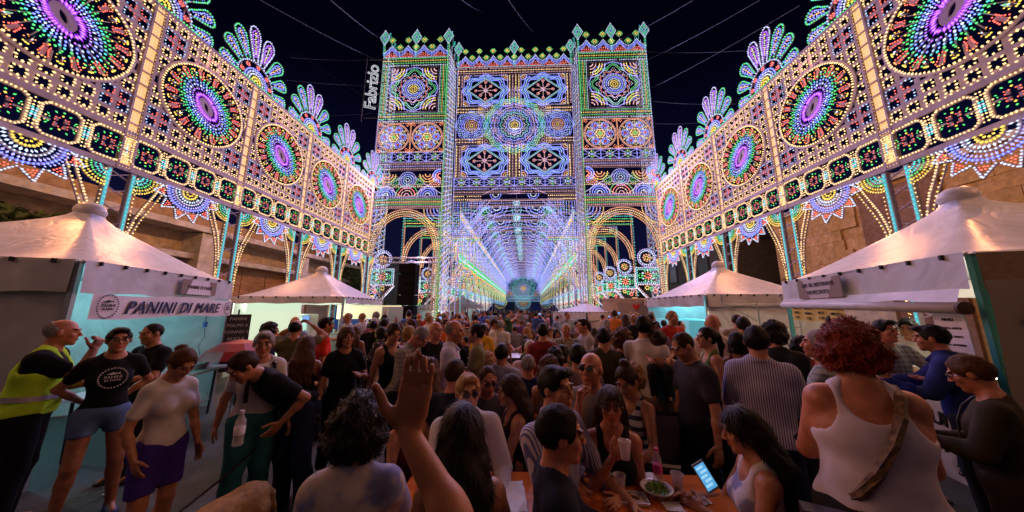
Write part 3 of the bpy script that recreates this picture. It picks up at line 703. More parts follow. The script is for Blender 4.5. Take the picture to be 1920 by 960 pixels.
def ridge():
    """rosettes hanging in a row under the ridge"""
    L = Lum(.05, False)
    for i, (v, r_) in enumerate(((9.9,.22),(9.35,.36),(8.7,.25))): L.ring((0, v), r_, 12, 'T', 1, board=.05); L.ring((0, v), r_*.5, 6, 'C')
    L.strip([(0, 8.4), (0, 10.6)], .04)
    return L.meshes('ridge_pendant')
arc = tag(empty('light_arcade', (XC, 21.3, 0)), 'deep tunnel shaped arcade of coloured bulbs running far behind the towered facade', 'light arcade')
m = 3.7; nb = 14
nw = nave_wall(m); cf = cross_frame(); rd = ridge()
for k in range(nb):
    dx = .0105*k*m
    for d in (-1, 1): place(nw, arc, (d*4.2+dx, k*m, 0), rz=PI/2-.0105)
    place(cf, arc, (dx, k*m+.1, 0)); 
    if k < 6: place(rd, arc, (dx, k*m+.6, 0))
# outer side ornaments at the facade itself
L = Lum(.04, False); side_ornament(L, 7.75, 3.3, 1); so = L.meshes('side_ornament')
place(so, fac, (0, .15, 0)); place(so, fac, (-.3, .15, 0), sx=-1)
# the far end: one great rosette over a band
L = Lum(.075, False)
rosette(L, (0, 7.3), 2.9, [(.06,5,'Y'),(.16,12,'O'),(.26,18,'C'),(.40,28,'L',8,.1),(.52,34,'T'),(.66,40,'S',12,.06),(.8,46,'T',12,.06),(.95,54,'T',16,.04)], 12, .08)
for k in range(16): a = 2*PI*k/16; L.ring((3.15*math.cos(a), 7.3+3.15*math.sin(a)), .42, 8, 'T', 1, board=.06)
for d in (-1, 1):
    for r_, col in ((.4,'Y'),(.9,'R'),(1.4,'L')): L.ring((d*3.8, 5.5), r_, int(r_*10), col, 1, 1.4, a0=0, a1=PI, board=.06)
for v, col in ((3.9,'T'),(4.25,'L'),(4.6,'S'),(4.95,'T'),(5.3,'L')): L.row((-6.2, v), (6.2, v), col, .26); L.strip([(-6.2, v+.15), (6.2, v+.15)], .06)
for r_, col in ((.5,'Y'),(1.0,'O'),(1.5,'T'),(1.9,'S')): L.ring((0, 3.8), r_, int(r_*10), col, 1, 1.4, a0=PI, a1=2*PI, board=.06)
for d in (-1, 1):
    for r_, col in ((.6,'S'),(1.1,'T'),(1.6,'Y')): L.ring((d*6, 3.8), r_, int(r_*10), col, 1, 1.4, a0=PI, a1=2*PI, board=.06)
L.strip([(0, .05), (0, 5)], .18, .18)
place(L.meshes('end_rosette'), arc, (.0105*nb*m+.1, nb*m+6, 0))
for k in range(0, nb, 3): lamp('arcade_bulb_fill', (.0105*k*m, k*m+1, 7.6), 260, (.62,.6,1), .08, arc)  # added point lamps carry the light of the arcade bulbs
# ================================================================== ground
M_asph = mat('asphalt', (.038,.036,.036), .8, noise=.45, nscale=1.3, bump=.35)
mb = MB(); mb.add([(-300,-40,0),(300,-40,0),(300,400,0),(-300,400,0)], [(0,1,2,3)]); tag(mb.build('ground', M_asph), kind='structure')
M_road = mat('worn_road', (.045,.041,.040), .72, noise=.4, nscale=60, bump=.5)
mb = MB(); mb.add([(-8.1,-6,.004),(7.3,-6,.004),(9,90,.004),(-7,90,.004)], [(0,1,2,3)]); tag(mb.build('road', M_road), kind='structure')
M_stonepav = mat('pavement_stone', (.22,.19,.16), .7, noise=.3, nscale=8, bump=.2)
for i, x in enumerate((-10.4, 9.7)):
    mb = MB()
    for k in range(22):
        for j in range(3): mb.box((x-1+j*1.0, -3+k*1.0+.5, .06), (.985, .985, .12))
    o = mb.build('pavement', M_stonepav); tag(o, kind='structure')
# litter on the road
M_paper = mat('white_paper', (.75,.73,.7), .7, noise=.1, nscale=30)
o = MB().box((0,0,.006), (.11,.035,.004)).build('paper_scrap', M_paper, loc=at(205, 927, z=.01), rz=.1); tag(o, 'small white paper scrap lying on the dark asphalt', 'litter')
# ================================================================== buildings
def wallmat(n, c, b=.15, s=4, rough=.8): return mat(n, c, rough, noise=.35, nscale=s, bump=b)
M_plast = wallmat('cream_plaster', (.46,.34,.22)); M_plast2 = wallmat('pale_plaster', (.50,.44,.38)); M_ochre = wallmat('ochre_plaster', (.42,.25,.10), .2, 6)
M_stone = wallmat('sandstone', (.42,.27,.12), .5, 9); M_fluted = wallmat('fluted_render', (.62,.42,.38), .1, 12); M_groove_shade = wallmat('fluted_groove_shade', (.20,.11,.08), .1, 12)  # grooves darkened, flutes lightened: relief shading put into the colours
M_dark = mat('dark_opening', (.01,.01,.012), .3); M_shut = mat('roller_shutter', (.36,.30,.24), .5, noise=.15)
M_metal = mat('galvanised_steel', (.42,.42,.42), .35, .9, noise=.2); M_blackm = mat('black_metal', (.012,.012,.013), .45)
M_woodv = mat('veneer', (.34,.20,.09), .5, noise=.3, nscale=5)
bl = tag(empty('apartment_building', (-13.2, 0, 0)), 'low modern cream building with projecting pale cornice slabs behind the left gallery', 'building')
mb = MB(); mb.box((-4, 9, 2.4), (8, 26, 4.8)); mb.build('wall', M_plast, bl)
mb = MB(); mb.box((-3.4, 8.6, 4.92), (8.6, 27, .22)); mb.build('cornice', M_plast2, bl); MB().box((-3.9, 8.6, 3.86), (9.0, 26.4, .20)).build('canopy_slab', M_plast2, bl)
mb = MB(); mb.box((-3.9, 9, 5.4), (6.9, 24, .75)); mb.build('parapet', M_ochre, bl)
M_ven = mat('ochre_veneer', (.36,.17,.055), .45, noise=.4, nscale=2.5, stretch=(1,1,6))
vp = MB().box((0,0,0), (.08, 1.26, 1.5)).me('veneer_panel', M_ven)
for k in range(16): o = link('veneer_panel', vp, bl); o.location = (.05, -1.5+k*1.3, 3.0)
for y, w_, h_ in ((3.2,2.6,2.2),(8.4,2.8,2.2),(13.6,2.8,2.2),(19,2.6,2.2)):
    f = MB().box((.03, y, .1+h_/2), (.12, w_, h_)).build('shop_front', M_woodv, bl)
    sl = MB().box((0,0,0), (.035, w_-.3, (h_-.35)/13*.86)).me('shutter_slat', M_shut)
    for k in range(13): o = link('shutter_slat', sl, f); o.location = (.12, y, .25+k*(h_-.35)/13+.08)
for y in (5.7, 11.2, 16.4): MB().box((.35, y, 2.4), (.9, .7, 4.75)).build('pier', M_plast2, bl)
# sandstone building on the right
br = tag(empty('stone_building', (12.6, 0, 0)), 'orange lit sandstone building with fluted panels behind the right gallery', 'building')
MB().box((4.2, 2.5, 3.1), (8, 25.5, 6.2)).build('wall', M_stone, br)
# courses of ashlar: every block is a piece of the wall
blk = {}
rb = random.Random(5)
cnt = 0
for j in range(7):
    z0 = 3.3+j*.42; y = -3.0+(.3 if j%2 else 0)
    while y < 14.6:
        l_ = rb.choice((.62,.78,.95))
        if not (8.1 < y < 11.3) and y+l_ < 15.2:
            key = l_
            if key not in blk: blk[key] = MB().box((0,0,0), (.09, l_-.008, .412)).me('stone_block', M_stone)
            if cnt < 290: o = link('stone_block', blk[key], br); o.location = (.17+rb.uniform(-.012,.012), y+l_/2, z0+.21); cnt += 1
        y += l_
mb = MB(); MB().box((.25, 2, 3.15), (.5, 23, .25)).build('string_course', M_plast2, br); MB().box((.2, 2.5, 6.28), (.5, 25.6, .2)).build('cornice', M_plast2, br)
fp = MB().box((.2, 10.15, 3.05), (.2, 2.2, 6.0)).build('fluted_panel', M_groove_shade, br)
for k in range(8): MB().box((.36, 9.2+k*.27, 3.05), (.14, .13, 5.9)).build('flute', M_fluted, fp)
for y in (3.9, 11.6):
    f = MB().box((.2, y, 1.75), (.35, 1.7, 3.0)).build('door', M_plast2, br); MB().box((.35, y, 1.6), (.12, 1.3, 2.6)).build('door_leaf', M_woodv, f)
# dark houses further down both sides, hardly lit
M_far = wallmat('night_house_wall', (.10,.085,.09), .1, 3); M_farr = mat('night_roof', (.05,.04,.04), .8)
def house(x, y, w_, d_, h_, label, wins=3, m_=None):
    b = tag(empty('town_house', (x, y, 0)), label, 'house', 'houses in the dark beyond the galleries')
    MB().box((0,0,h_/2), (w_,d_,h_)).build('wall', m_ or M_far, b); MB().box((0,0,h_+.12), (w_+.3,d_+.3,.24)).build('roof', M_farr, b)
    for k in range(wins):
        for z in (1.7, 4.6):
            if z+1 > h_: continue
            yy = -d_/2+d_*(k+.5)/wins; f = MB().box((-w_/2*(1 if x > 0 else -1), yy, z), (.1, 1.2, 1.5)).build('window', M_farr, b); MB().box((-(w_/2+.04)*(1 if x > 0 else -1), yy, z), (.06, 1.0, 1.3)).build('pane', M_dark, f)
house(16, 24, 8, 12, 6, 'dark two storey house seen through the gap right of the facade')
house(-15.5, 30, 8, 14, 6, 'dark two storey house beside the left aisle of the arcade')
house(17, 44, 9, 20, 7, 'taller dark house far down on the right side of the street')
house(-16, 52, 9, 22, 6.5, 'long dark house far down on the left side of the street')
fb = tag(empty('church_front', (-3.5, 100, 0)), 'pale grey building front with a blue doorway at the far end of the street', 'building')
M_ff = wallmat('pale_front', (.34,.34,.38), .1, 1)
MB().box((0,4,4.6), (12,8,9.2)).build('wall', M_ff, fb); MB().box((0,.1,9.3), (12.6,8.4,.3)).build('cornice', M_ff, fb)
f = MB().box((-1.4,-.05,2.5), (4.4,.3,5)).build('doorway', mat('blue_door', (.02,.04,.12), .5), fb)
MB().box((-1.4,-.25,5.15), (5.0,.3,.3)).build('lintel', M_ff, fb)
lamp('street_lamp', (-1.0, 96, 6.5), 160, (.7,.75,1), .2)
# ================================================================== trees
M_leaf = mat('foliage', (.055,.085,.02), .6, noise=.5, nscale=3); M_bark = mat('bark', (.08,.055,.04), .9, noise=.4, nscale=12, bump=.5)
def tree(loc, r_, h_, label, n=2600, seed=1, flat=.7, trunk=True, cat='tree', name='street_tree'):
    t = tag(empty(name, loc), label, cat); r2 = random.Random(seed); mb = MB()
    cl = [(r2.uniform(-1,1)*r_*.75, r2.uniform(-1,1)*r_*.75, h_+r2.uniform(-.5,.6)*r_*flat, r_*r2.uniform(.3,.5)) for _ in range(22)]
    for i in range(n):
        cx, cy, cz, cr_ = cl[i%len(cl)]; v = Vector((r2.gauss(0,1), r2.gauss(0,1), r2.gauss(0,.8))).normalized()*cr_*(.55+.5*r2.random())
        p = Vector((cx,cy,cz))+v; a = Vector((r2.gauss(0,1), r2.gauss(0,1), r2.gauss(0,1))).normalized()*.11; b = a.orthogonal().normalized()*.05
        mb.add([p-a, p+b, p+a, p-b], [(0,1,2,3)])
    mb.build('crown', M_leaf, t)
    if trunk:
        tb = MB().tube([(0,0,0),(.05,.02,h_*.45),(-.03,.05,h_)], [.16,.12,.06], 8)
        for k in range(5): q = cl[k]; tb.tube([(0,0,h_*.5),(q[0]*.5,q[1]*.5,(h_*.5+q[2])/2),(q[0],q[1],q[2])], [.08,.05,.02], 5)
        tb.build('trunk', M_bark, t)
    return t
for k, (px, py, x, r_) in enumerate(((30,425,-11.2,.85),(95,440,-11.6,.6))):
    p = at(px, py, x=x); tree((p.x, p.y, 0), r_, p.z-.1, ('dark green hedge mass rising behind the roof of the bread stall', 'smaller dark green bush peeping over the bread stall roof')[k], 5200, 3+k, .55, cat='tree', name='bush_tree')
p = at(655, 520, y=22); tree((p.x, p.y, 0), 1.6, p.z, 'dark palm like tree behind the second left tent', 1800, 9)
p = at(1062, 585, y=92); tree((p.x-4, p.y, 0), 5.5, 6.5, 'dark round tree beside the pale front at the street end', 3500, 12)
# ================================================================== support cables in the night sky
M_cable = mat('steel_cable', (.07,.07,.085), .7)
def cable(a, b, r_, label, sag=0):
    a, b = Vector(a), Vector(b); pts = [a.lerp(b, t/8)-Vector((0,0,sag*4*(t/8)*(1-t/8))) for t in range(9)]
    tag(MB().tube(pts, r_, 4).build('support_cable', M_cable), label, 'cable', 'guy cables tying the light facade to the houses')
TL, TR = Vector((-9.6,17.4,18.9)), Vector((8.4,17.4,18.9))
for i, (p, a, b, d1, d2, lb) in enumerate([
    (0,(488,0),(712,115),9,17.4,'steep pale cable ending at the top of the left tower'),
    (0,(620,0),(722,78),8,17.4,'cable reaching the left tower diamond from the upper frame'),
    (0,(860,-5),(905,22),10,17,'short cable crossing the sky above the middle facade'),
    (0,(545,108),(703,112),14,17.4,'level cable meeting the left tower under its crown'),
    (0,(535,150),(702,160),14,17.4,'level cable at the height of the star panel'),
    (0,(580,215),(700,212),16,17.4,'level cable at the lower edge of the star panel'),
    (0,(560,100),(700,190),15,17.4,'thin slanting cable left of the name sign'),
    (0,(1300,0),(1160,75),10,17,'cable rising from the right tower diamond to the upper right'),
    (0,(1425,0),(1215,112),10,17.4,'long slanting cable right of the right tower'),
    (0,(1500,10),(1222,165),9,17.4,'longest slanting cable crossing the right hand sky'),
    (0,(1213,97),(1400,95),17.4,13,'level cable leaving the right tower under its crown'),
    (0,(1225,190),(1380,195),17.4,14,'level cable leaving the right tower at the star panel'),
    (0,(1000,60),(950,-5),17,9,'cable rising from the centre crown to the top edge'),
    (0,(1228,232),(1360,225),17.4,14,'lowest level cable right of the right tower')]):
    cable(at(*a, y=d1), at(*b, y=d2), .011, lb, .1)
# ================================================================== market tents
M_pvc = mat('white_tent_canvas', (.55,.54,.56), .42, noise=.22, nscale=2.5, bump=.5, spec=.5, ndist=1.2)
M_pvcroof = mat('glossy_tent_roof', (.52,.54,.62), .38, noise=.22, nscale=2.2, bump=.55, spec=.55, ndist=2.6)
M_pole = mat('tent_pole_aluminium', (.5,.5,.5), .35, .8); M_teal2 = mat('teal_painted_pole', (.03,.22,.22), .4)
M_strap = mat('black_strap', (.01,.01,.012), .6)
def tent_roof(w_, d_, ze, zp, off=(0,0)):
    """pagoda roof: corners (+-w/2,+-d/2) at ze sweeping up to a neck at zp"""
    mb = MB(); N = 14; K = 12
    rings = []
    for j in range(N+1):
        t = j/N; rr = (1-t)**1.0; z = ze+(zp-ze)*(t**1.45*.75+t*.25); ring = []
        for side in range(4):
            for k in range(K):
                s_ = -1+2*k/K; cx, cy = ((s_,-1),(1,s_),(-s_,1),(-1,-s_))[side]
                q = 1-t*.93; x, y = cx*w_/2*q, cy*d_/2*q
                # blend the square to a round neck
                a = math.atan2(cy, cx); rad = .07*w_/2*1.25; bl_ = t**6; ox, oy = off[0]*t, off[1]*t
                x = x*(1-bl_)+math.cos(a)*rad*bl_; y = y*(1-bl_)+math.sin(a)*rad*bl_
                sag = -.035*math.sin(PI*t)*(1-abs(s_)**2) ; ring.append((x+ox, y+oy, z+sag+.006*math.sin(9*s_+5*t)*(1-t)))
        rings.append(ring)
    vs = [p for r_ in rings for p in r_]; n = 4*K
    mb.add(vs, [(j*n+k, j*n+(k+1)%n, (j+1)*n+(k+1)%n, (j+1)*n+k) for j in range(N) for k in range(n)])
    return mb
def tent(name, c, rz, w_, d_, ze, zp, label, valance=.36, walls='', roofm=None, val_sides='frlb', pole=None, glow=None, group=None, off=(0,0)):
    t = tag(empty(name, (c[0], c[1], 0), rz), label, 'market tent', group)
    tent_roof(w_+.08, d_+.08, ze, zp, off).build('roof', roofm or M_pvcroof, t, smooth=True)
    r_ = .052*w_
    MB().lathe([(r_*1.0,zp-.05),(r_*1.12,zp),(r_*1.12,zp+.03),(r_*.98,zp+.09),(r_*.6,zp+.145),(.01,zp+.165)], (off[0],off[1],0), n=16).build('cap', M_pvc, t, smooth=True)
    S4 = dict(f=((-w_/2,-d_/2),(w_/2,-d_/2)), r=((w_/2,-d_/2),(w_/2,d_/2)), b=((w_/2,d_/2),(-w_/2,d_/2)), l=((-w_/2,d_/2),(-w_/2,-d_/2)))
    for k, (a, b) in S4.items():
        a, b = Vector((*a,0)), Vector((*b,0)); nrm = Vector(((b-a).y, -(b-a).x, 0)).normalized(); Ln = (b-a).length
        if k in val_sides:
            def fn(u, v): 
                p = a.lerp(b, u)+nrm*(.05+.014*math.sin(u*31)*v+.02*math.sin(u*7+1)*v); return (p.x, p.y, ze+.02-valance*v-.012*math.sin(u*PI*6)*v)
            vo = MB().grid(fn, 36, 4).build('valance', M_pvc, t, smooth=True)
            mb = MB()
            for q in range(9): p = a.lerp(b, (q+.5)/9)+nrm*.065; mb.box((p.x, p.y, ze-.005), (.022,.03,.05))
            for q, _ in enumerate(range(9)):
                pass
            so_ = mb.build('strap', M_strap, vo); so_['kind'] = 'stuff'
        mb = MB().tube([a+nrm*.03+Vector((0,0,ze-.0)), b+nrm*.03+Vector((0,0,ze-.0))], .022, 6); mb.build('roof_rail', M_pole, t)
        if k in walls:
            def fn(u, v):
                p = a.lerp(b, u)+nrm*(.012*math.sin(u*19+v*3)+.02*math.sin(u*6)*math.sin(v*PI)-.02); return (p.x, p.y, (ze-.03)*(1-v)+.02*v)
            MB().grid(fn, 26, 10).build('side_wall', M_pvc, t, smooth=True)
        MB().box((a.x, a.y, ze/2), (.05,.05,ze), m=0).build('pole', pole or M_pole, t)
    if glow: lamp('tent_lamp', (0, d_*.2, ze-.10), glow[0], glow[1], .05, t)
    return t
LT_A, LT_B = at(150, 490, z=2.4), at(432, 530, z=2.4)
dv = (LT_B-LT_A); ang = math.atan2(dv.y, dv.x); Wt = Vector((dv.x,dv.y,0)).length
nl = Vector((-dv.y, dv.x, 0)).normalized(); cl_ = (LT_A+LT_B)/2+nl*Wt/2; zp_ = 3.40
t1 = tent('market_tent', (cl_.x, cl_.y), ang, Wt, Wt, 2.4, zp_, 'large white pagoda tent of the sandwich stall with a lettered banner at its front', .38, 'lbr', glow=(62, (.35,.85,.88)), off=(.22,-.1))
# local frame of the tent: x along the front, -y towards the street
T1 = lambda x, y, z: (x, y, z)
hw = Wt/2
MB().box((.05, hw-.25, 1.2), (Wt-.2, .03, 2.35)).build('back_curtain', mat('pale_inner_curtain', (.50,.62,.62), .6, noise=.1, nscale=3), t1)
M_banner = mat('white_banner', (.72,.66,.70), .5, noise=.1, nscale=5, bump=.1); M_ink = mat('black_ink', (.008,.008,.01), .6); M_ink2 = mat('blue_violet_ink', (.06,.05,.28), .5)
ban = MB().grid(lambda u, v: (-hw+.12+u*(Wt*.955), -hw-.09-.01*math.sin(u*12), 2.035-.30*v-.015*math.sin(u*9)), 30, 3).build('banner', M_banner, t1)
def put_text(par, s, size, m, x, z, y=-hw-.115, **k): return text('lettering', s, size, m, par, loc=(x, y, z), **k)
put_text(ban, 'PANINI DI MARE', .235, M_ink, .03, 1.865, shear=.32, sx=1.02, outline=.005, space=1.12)
put_text(ban, 'PANINI DI MARE', .235, M_ink2, .03, 1.867, y=-hw-.112, shear=.32, sx=1.02, space=1.12)
def badge(par, x, y, z, r_, m, rot=0, s=1):
    mb = MB()
    for k in range(28):
        a = 2*PI*k/28; mb.box((r_*math.cos(a), 0, r_*math.sin(a)*1.05), (r_*.12, .004, r_*.12), rot=Matrix.Rotation(-a, 3, 'Y'))
    # a fish swimming over the words
    mb.add([(-.5*r_,-.002,.42*r_),(-.1*r_,-.002,.60*r_),(.3*r_,-.002,.50*r_),(.5*r_,-.002,.62*r_),(.42*r_,-.002,.45*r_),(.5*r_,-.002,.30*r_),(.3*r_,-.002,.42*r_),(-.1*r_,-.002,.32*r_)], [(0,7,6,5,4,3,2,1)])
    o = mb.build('badge', m, par); o.location = (x, y, z); o.rotation_euler = (0, 0, rot)
    t_ = text('lettering', 'PANINI', r_*.40, m, o, loc=(0,-.003,.08*r_)); t_ = text('lettering', 'DI MARE', r_*.30, m, o, loc=(0,-.003,-.25*r_)); return o
badge(ban, -hw+.30, -hw-.115, 1.885, .135, M_ink); badge(ban, hw-.18, -hw-.115, 1.87, .11, M_ink)
sg = MB().box((.42, -hw-.10, 2.22), (.86, .012, .24)).build('name_board', M_banner, t1)
for d in (-1, 1): MB().add([(.42+d*.43,-hw-.108,2.34),(.42+d*.43,-hw-.108,2.10),(.42+d*.31,-hw-.108,2.10),(.42+d*.22,-hw-.108,2.34)], [(0,1,2,3) if d < 0 else (3,2,1,0)]).build('brown_corner', mat('brown_print', (.22,.14,.11), .5), sg)
put_text(sg, 'PANINI DI MARE', .085, M_ink, .42, 2.22, y=-hw-.11)
# chalk board beside the tent
M_slate = mat('slate', (.018,.018,.022), .6, noise=.3, nscale=10); M_chalk = mat('chalk', (.55,.55,.52), .9)
pb = at(415, 650, y=LT_B.y+.25); cb = tag(empty('menu_board', (LT_B.x+.1, LT_B.y+.2, .75), R(52)), 'tall black chalk menu board hanging at the corner of the sandwich stall', 'menu board')
MB().box((0,0,.42), (.42,.02,1.15)).build('panel', M_slate, cb)
rb = random.Random(2)
for j, s_ in enumerate(('PANINI', 'POLPO 6', 'TONNO 5', 'ALICI 4', 'RICCI 5', 'FRITTI 5', 'BIRRA 3', 'ACQUA 1')): text('lettering', s_, .085, M_chalk, cb, loc=(0,-.014,.9-.135*j), shear=.1)
MB().tube([(0,.02,0),(0,.02,1.1)], .015).build('stand', M_blackm, cb)
# hanging extension lead in the tent
ld = MB().tube([(0,0,0),(.01,0,-.25),(-.01,0,-.36)], .006, 5).box((0,0,-.42), (.05,.04,.1), m=1).tube([(0,0,-.47),(.03,0,-.65),(-.06,0,-.82),(-.02,.02,-1.0)], .005, 5).build('power_plug', [M_blackm, mat('blue_plug', (.02,.08,.4), .4)]); q = Vector((hw-.28, -hw+.15, 0)); q.rotate(Matrix.Rotation(ang, 3, 'Z')); ld.location = (cl_.x+q.x, cl_.y+q.y, 1.98); tag(ld, 'blue plug on a black lead hanging inside the sandwich stall', 'plug')
# ---- second left tent (food stall)
C2 = at(605, 500, y=9.9); t2 = tent('market_tent', (C2.x, C2.y), R(96), 3.0, 3.0, 2.2, C2.z-.15, 'white pagoda tent over the lit juice and hot food stall on the left', .2, 'b', roofm=M_pvcroof, glow=(110, (.85,1,.72)), val_sides='frl')
M_lite = mat('lit_back_panel', (.7,.8,.66), .5, emit=(.75,1,.72), es=.7)
MB().box((-1.25, .55, 1.35), (.03, 1.5, 1.6)).build('lit_panel', M_lite, t2)
p = at(318, 640, y=8) if False else None
bnr = tag(empty('menu_banner', (*at(483, 610, y=8.6)[:2], 0), R(8)), 'tall white menu banner with a red burger and green foot at the left food stall', 'banner')
MB().box((0,0,1.45), (.62,.02,1.5)).build('panel', mat('lit_menu_paper', (.8,.82,.75), .5, emit=(.8,.85,.75), es=.35), bnr)
MB().lathe([(.17,-.012),(.17,.012)], n=14).build('burger_print', mat('red_print', (.5,.06,.03), .5), bnr); bnr.children[-1].rotation_euler = (PI/2,0,0); bnr.children[-1].location = (0,-.014,1.15)
MB().box((0,-.014,.82), (.55,.01,.16)).build('green_print', mat('green_print', (.10,.45,.03), .5), bnr); MB().box((.2,-.014,2.1), (.16,.01,.12)).build('green_tag', MATS['green_print'], bnr)
for k, s_ in enumerate(('BURGER 5,00', 'PATATINE 3,00', 'HOT DOG 4,00', 'PIADINA 4,50')): text('lettering', s_, .06, M_ink2, bnr, loc=(.02,-.014,1.95-.13*k))
for d in (-1,1): MB().tube([(d*.31,.02,0),(d*.31,.02,2.2)], .014).build('pole', M_pole, bnr)
# fridge, counters of the food stall
fr = tag(empty('display_fridge', (*at(560, 640, y=9.2)[:2], 0), R(15)), 'white glass fronted fridge glowing pale at the left food stall', 'fridge')
MB().box((0,0,.85), (.7,.6,1.7)).build('cabinet', mat('white_enamel', (.7,.72,.72), .3), fr); MB().box((0,-.31,1.0), (.58,.02,1.2)).build('door', mat('lit_glass', (.6,.8,.8), .15, emit=(.5,.75,.75), es=.5), fr); MB().box((.26,-.33,1.0), (.03,.03,.5)).build('handle', M_metal, fr)
ct = tag(empty('food_counter', (*at(690, 640, y=11.5)[:2], 0), R(20)), 'steel food counter with a bright cream lit hood at the left stall', 'counter')
MB().box((0,0,.5), (2.4,.8,1.0)).build('cabinet', M_metal, ct); MB().box((0,.1,1.75), (2.2,.6,.5)).build('hood', mat('lit_hood', (.8,.75,.5), .5, emit=(1,.9,.55), es=.6), ct); MB().box((0,-.41,.9), (2.4,.03,.06)).build('edge', M_pole, ct)
for d in (-1,1): MB().tube([(d*1.1,.3,1.0),(d*1.1,.3,1.6)], .02).build('pole', M_pole, ct)
br2 = MB().box((0,0,0), (.5,.02,.75)).box((-.36,0,0), (.2,.03,.75), m=1).build('price_board', [mat('blue_white_board', (.5,.6,.75), .3), M_banner]); p = at(741, 595, y=10.8); br2.location = p; br2.rotation_euler = (0,0,.2); tag(br2, 'pale blue menu board on a post beside the cream lit counter', 'menu board')
text('lettering', 'MENU', .09, MATS['red_print'], br2, loc=(-.36,-.02,.1), rot=(PI/2,-PI/2,0))
MB().tube([(0,0,-.35),(0,0,-p.z+.02)], .015).build('pole', M_pole, br2)
bb = MB().box((0,0,0), (1.3,.03,1.0)).build('blue_tarpaulin', mat('blue_tarp', (.01,.05,.35), .5, noise=.2)); bb.location = at(655, 595, y=13); tag(bb, 'blue tarpaulin sheet hanging behind the red shirted man', 'tarpaulin'); MB().tube([(0.6,0,-.5),(0.6,0,-bb.location.z+.02)], .02).build('pole', M_pole, bb)
# ---- right large tent
RT_A, RT_B = at(1472, 530, z=2.35), at(1820, 476, z=2.35)
dv = RT_B-RT_A; ang2 = math.atan2(dv.y, dv.x); Wr = Vector((dv.x,dv.y,0)).length
nr = Vector((-dv.y, dv.x, 0)).normalized(); cr_ = (RT_A+RT_B)/2+nr*Wr/2; h2 = Wr/2
t3 = tent('market_tent', (cr_.x, cr_.y), ang2, Wr, Wr, 2.35, 3.36, 'large glossy white tent of the restaurant stall with sagging lifted front flap', .34, '', roofm=M_pvcroof, pole=M_teal2, glow=(120, (1,.85,.6)), val_sides='flb', off=(-.22,-.1))
def fn(u, v): return (h2+.06+.02*math.sin(v*9), -h2-.02+u*Wr, 2.34-2.3*v)
MB().grid(fn, 20, 12).build('side_wall', mat('side_canvas', (.42,.33,.24), .6, noise=.2, nscale=2, bump=.3), t3, smooth=True)
MB().grid(lambda u, v: (h2+.075, -h2-.03+u*Wr, 2.35-.33*v), 20, 2).build('valance', mat('brown_valance', (.36,.22,.13), .6, noise=.2), t3)
# rolled up front curtain with its round end
fl = MB().tube([(-h2+.1,-h2-.12,1.93),(0,-h2-.14,1.90),(h2+.02,-h2-.16,1.86)], .055, 12).build('rolled_curtain', M_pvc, t3, smooth=True)
MB().lathe([(.058,0),(.058,.03),(.02,.035)], n=14).build('roll_end', mat('brown_roll_end', (.08,.04,.02), .7), fl); e_ = fl.children[-1]; e_.location = (h2+.02,-h2-.16,1.86); e_.rotation_euler = (0,PI/2,0)
def fn(u, v): return (h2+.03-.0*u, -h2-.08-.16*math.sin(v*PI/2)*(1-.3*u), 2.33-.50*v) 
MB().grid(lambda u, v: (-h2+.05+u*(Wr-.1), -h2-.09-.05*v, 2.04-.12*v-.03*math.sin(u*14)*v), 30, 2).build('flap', M_pvc, t3, smooth=True)
sg = MB().box((-.42, -h2-.12, 2.17), (1.02, .012, .30)).build('name_board', mat('pink_grey_board', (.50,.42,.44), .5), t3)
for d in (-1,1): MB().add([(-.42+d*.51,-h2-.128,2.32),(-.42+d*.51,-h2-.128,2.02),(-.42+d*.22,-h2-.128,2.02),(-.42+d*.36,-h2-.128,2.32)], [(0,1,2,3) if d < 0 else (3,2,1,0)]).build('brown_corner', MATS['brown_print'], sg)
put_text(sg, 'LAPL SRL RISTORANTE', .088, M_ink, -.42, 2.225, y=-h2-.132, sx=.86); put_text(sg, 'NOVECENTO', .088, M_ink, -.42, 2.11, y=-h2-.132, sx=.95)
for k in range(4):
    rg = MB()
    rg.lathe([(.022,-.004),(.032,0),(.022,.004)], n=12); o = rg.build('eyelet', M_metal, t3); o.rotation_euler = (0,PI/2,0); o.location = (h2+.09, -h2+.16, 1.75-.38*k)
M_yel = mat('yellow_paper', (.62,.46,.10), .7, noise=.15, nscale=6)
for k, (s1, s2, s3) in enumerate((('PUCCIA','CARNE','E 3,50'),('FRITTO','PANINO','E 5,00'),('PATATE','FRITTE','E 2,50'),('SALSICCIA','ARROSTO','E 5,50'))):
    x = -h2+.55+k*.32; pp = MB().grid(lambda u, v: (u*.29-.145, -.01*math.sin(u*5), .13-.26*v), 3, 3).build('price_paper', M_yel, t3); pp.location = (x, -h2-.14, 1.80-.012*(k%2)); pp.rotation_euler = (0, .03*(k%2), 0)
    for j, s_ in enumerate((s1, s2, s3)): text('lettering', s_, .055, M_ink, pp, loc=(0,-.013,.07-.075*j), shear=.2, sx=.9)
mp = MB().box((0,0,0), (.30,.008,1.02)).build('menu_sheet', M_banner, t3); mp.location = (h2-.30, -h2-.02, 1.33); mp.rotation_euler = (0, -.02, 0)
for j, s_ in enumerate(('MENU','Frittura mista','Insalata mare','Polpo arrosto','Orecchiette','Sagne torte','Tagliata','Patatine','Verdure','Dolci','Acqua','Vino locale')): text('lettering', s_, .04, M_ink, mp, loc=(-.01,-.008,.42-.078*j))
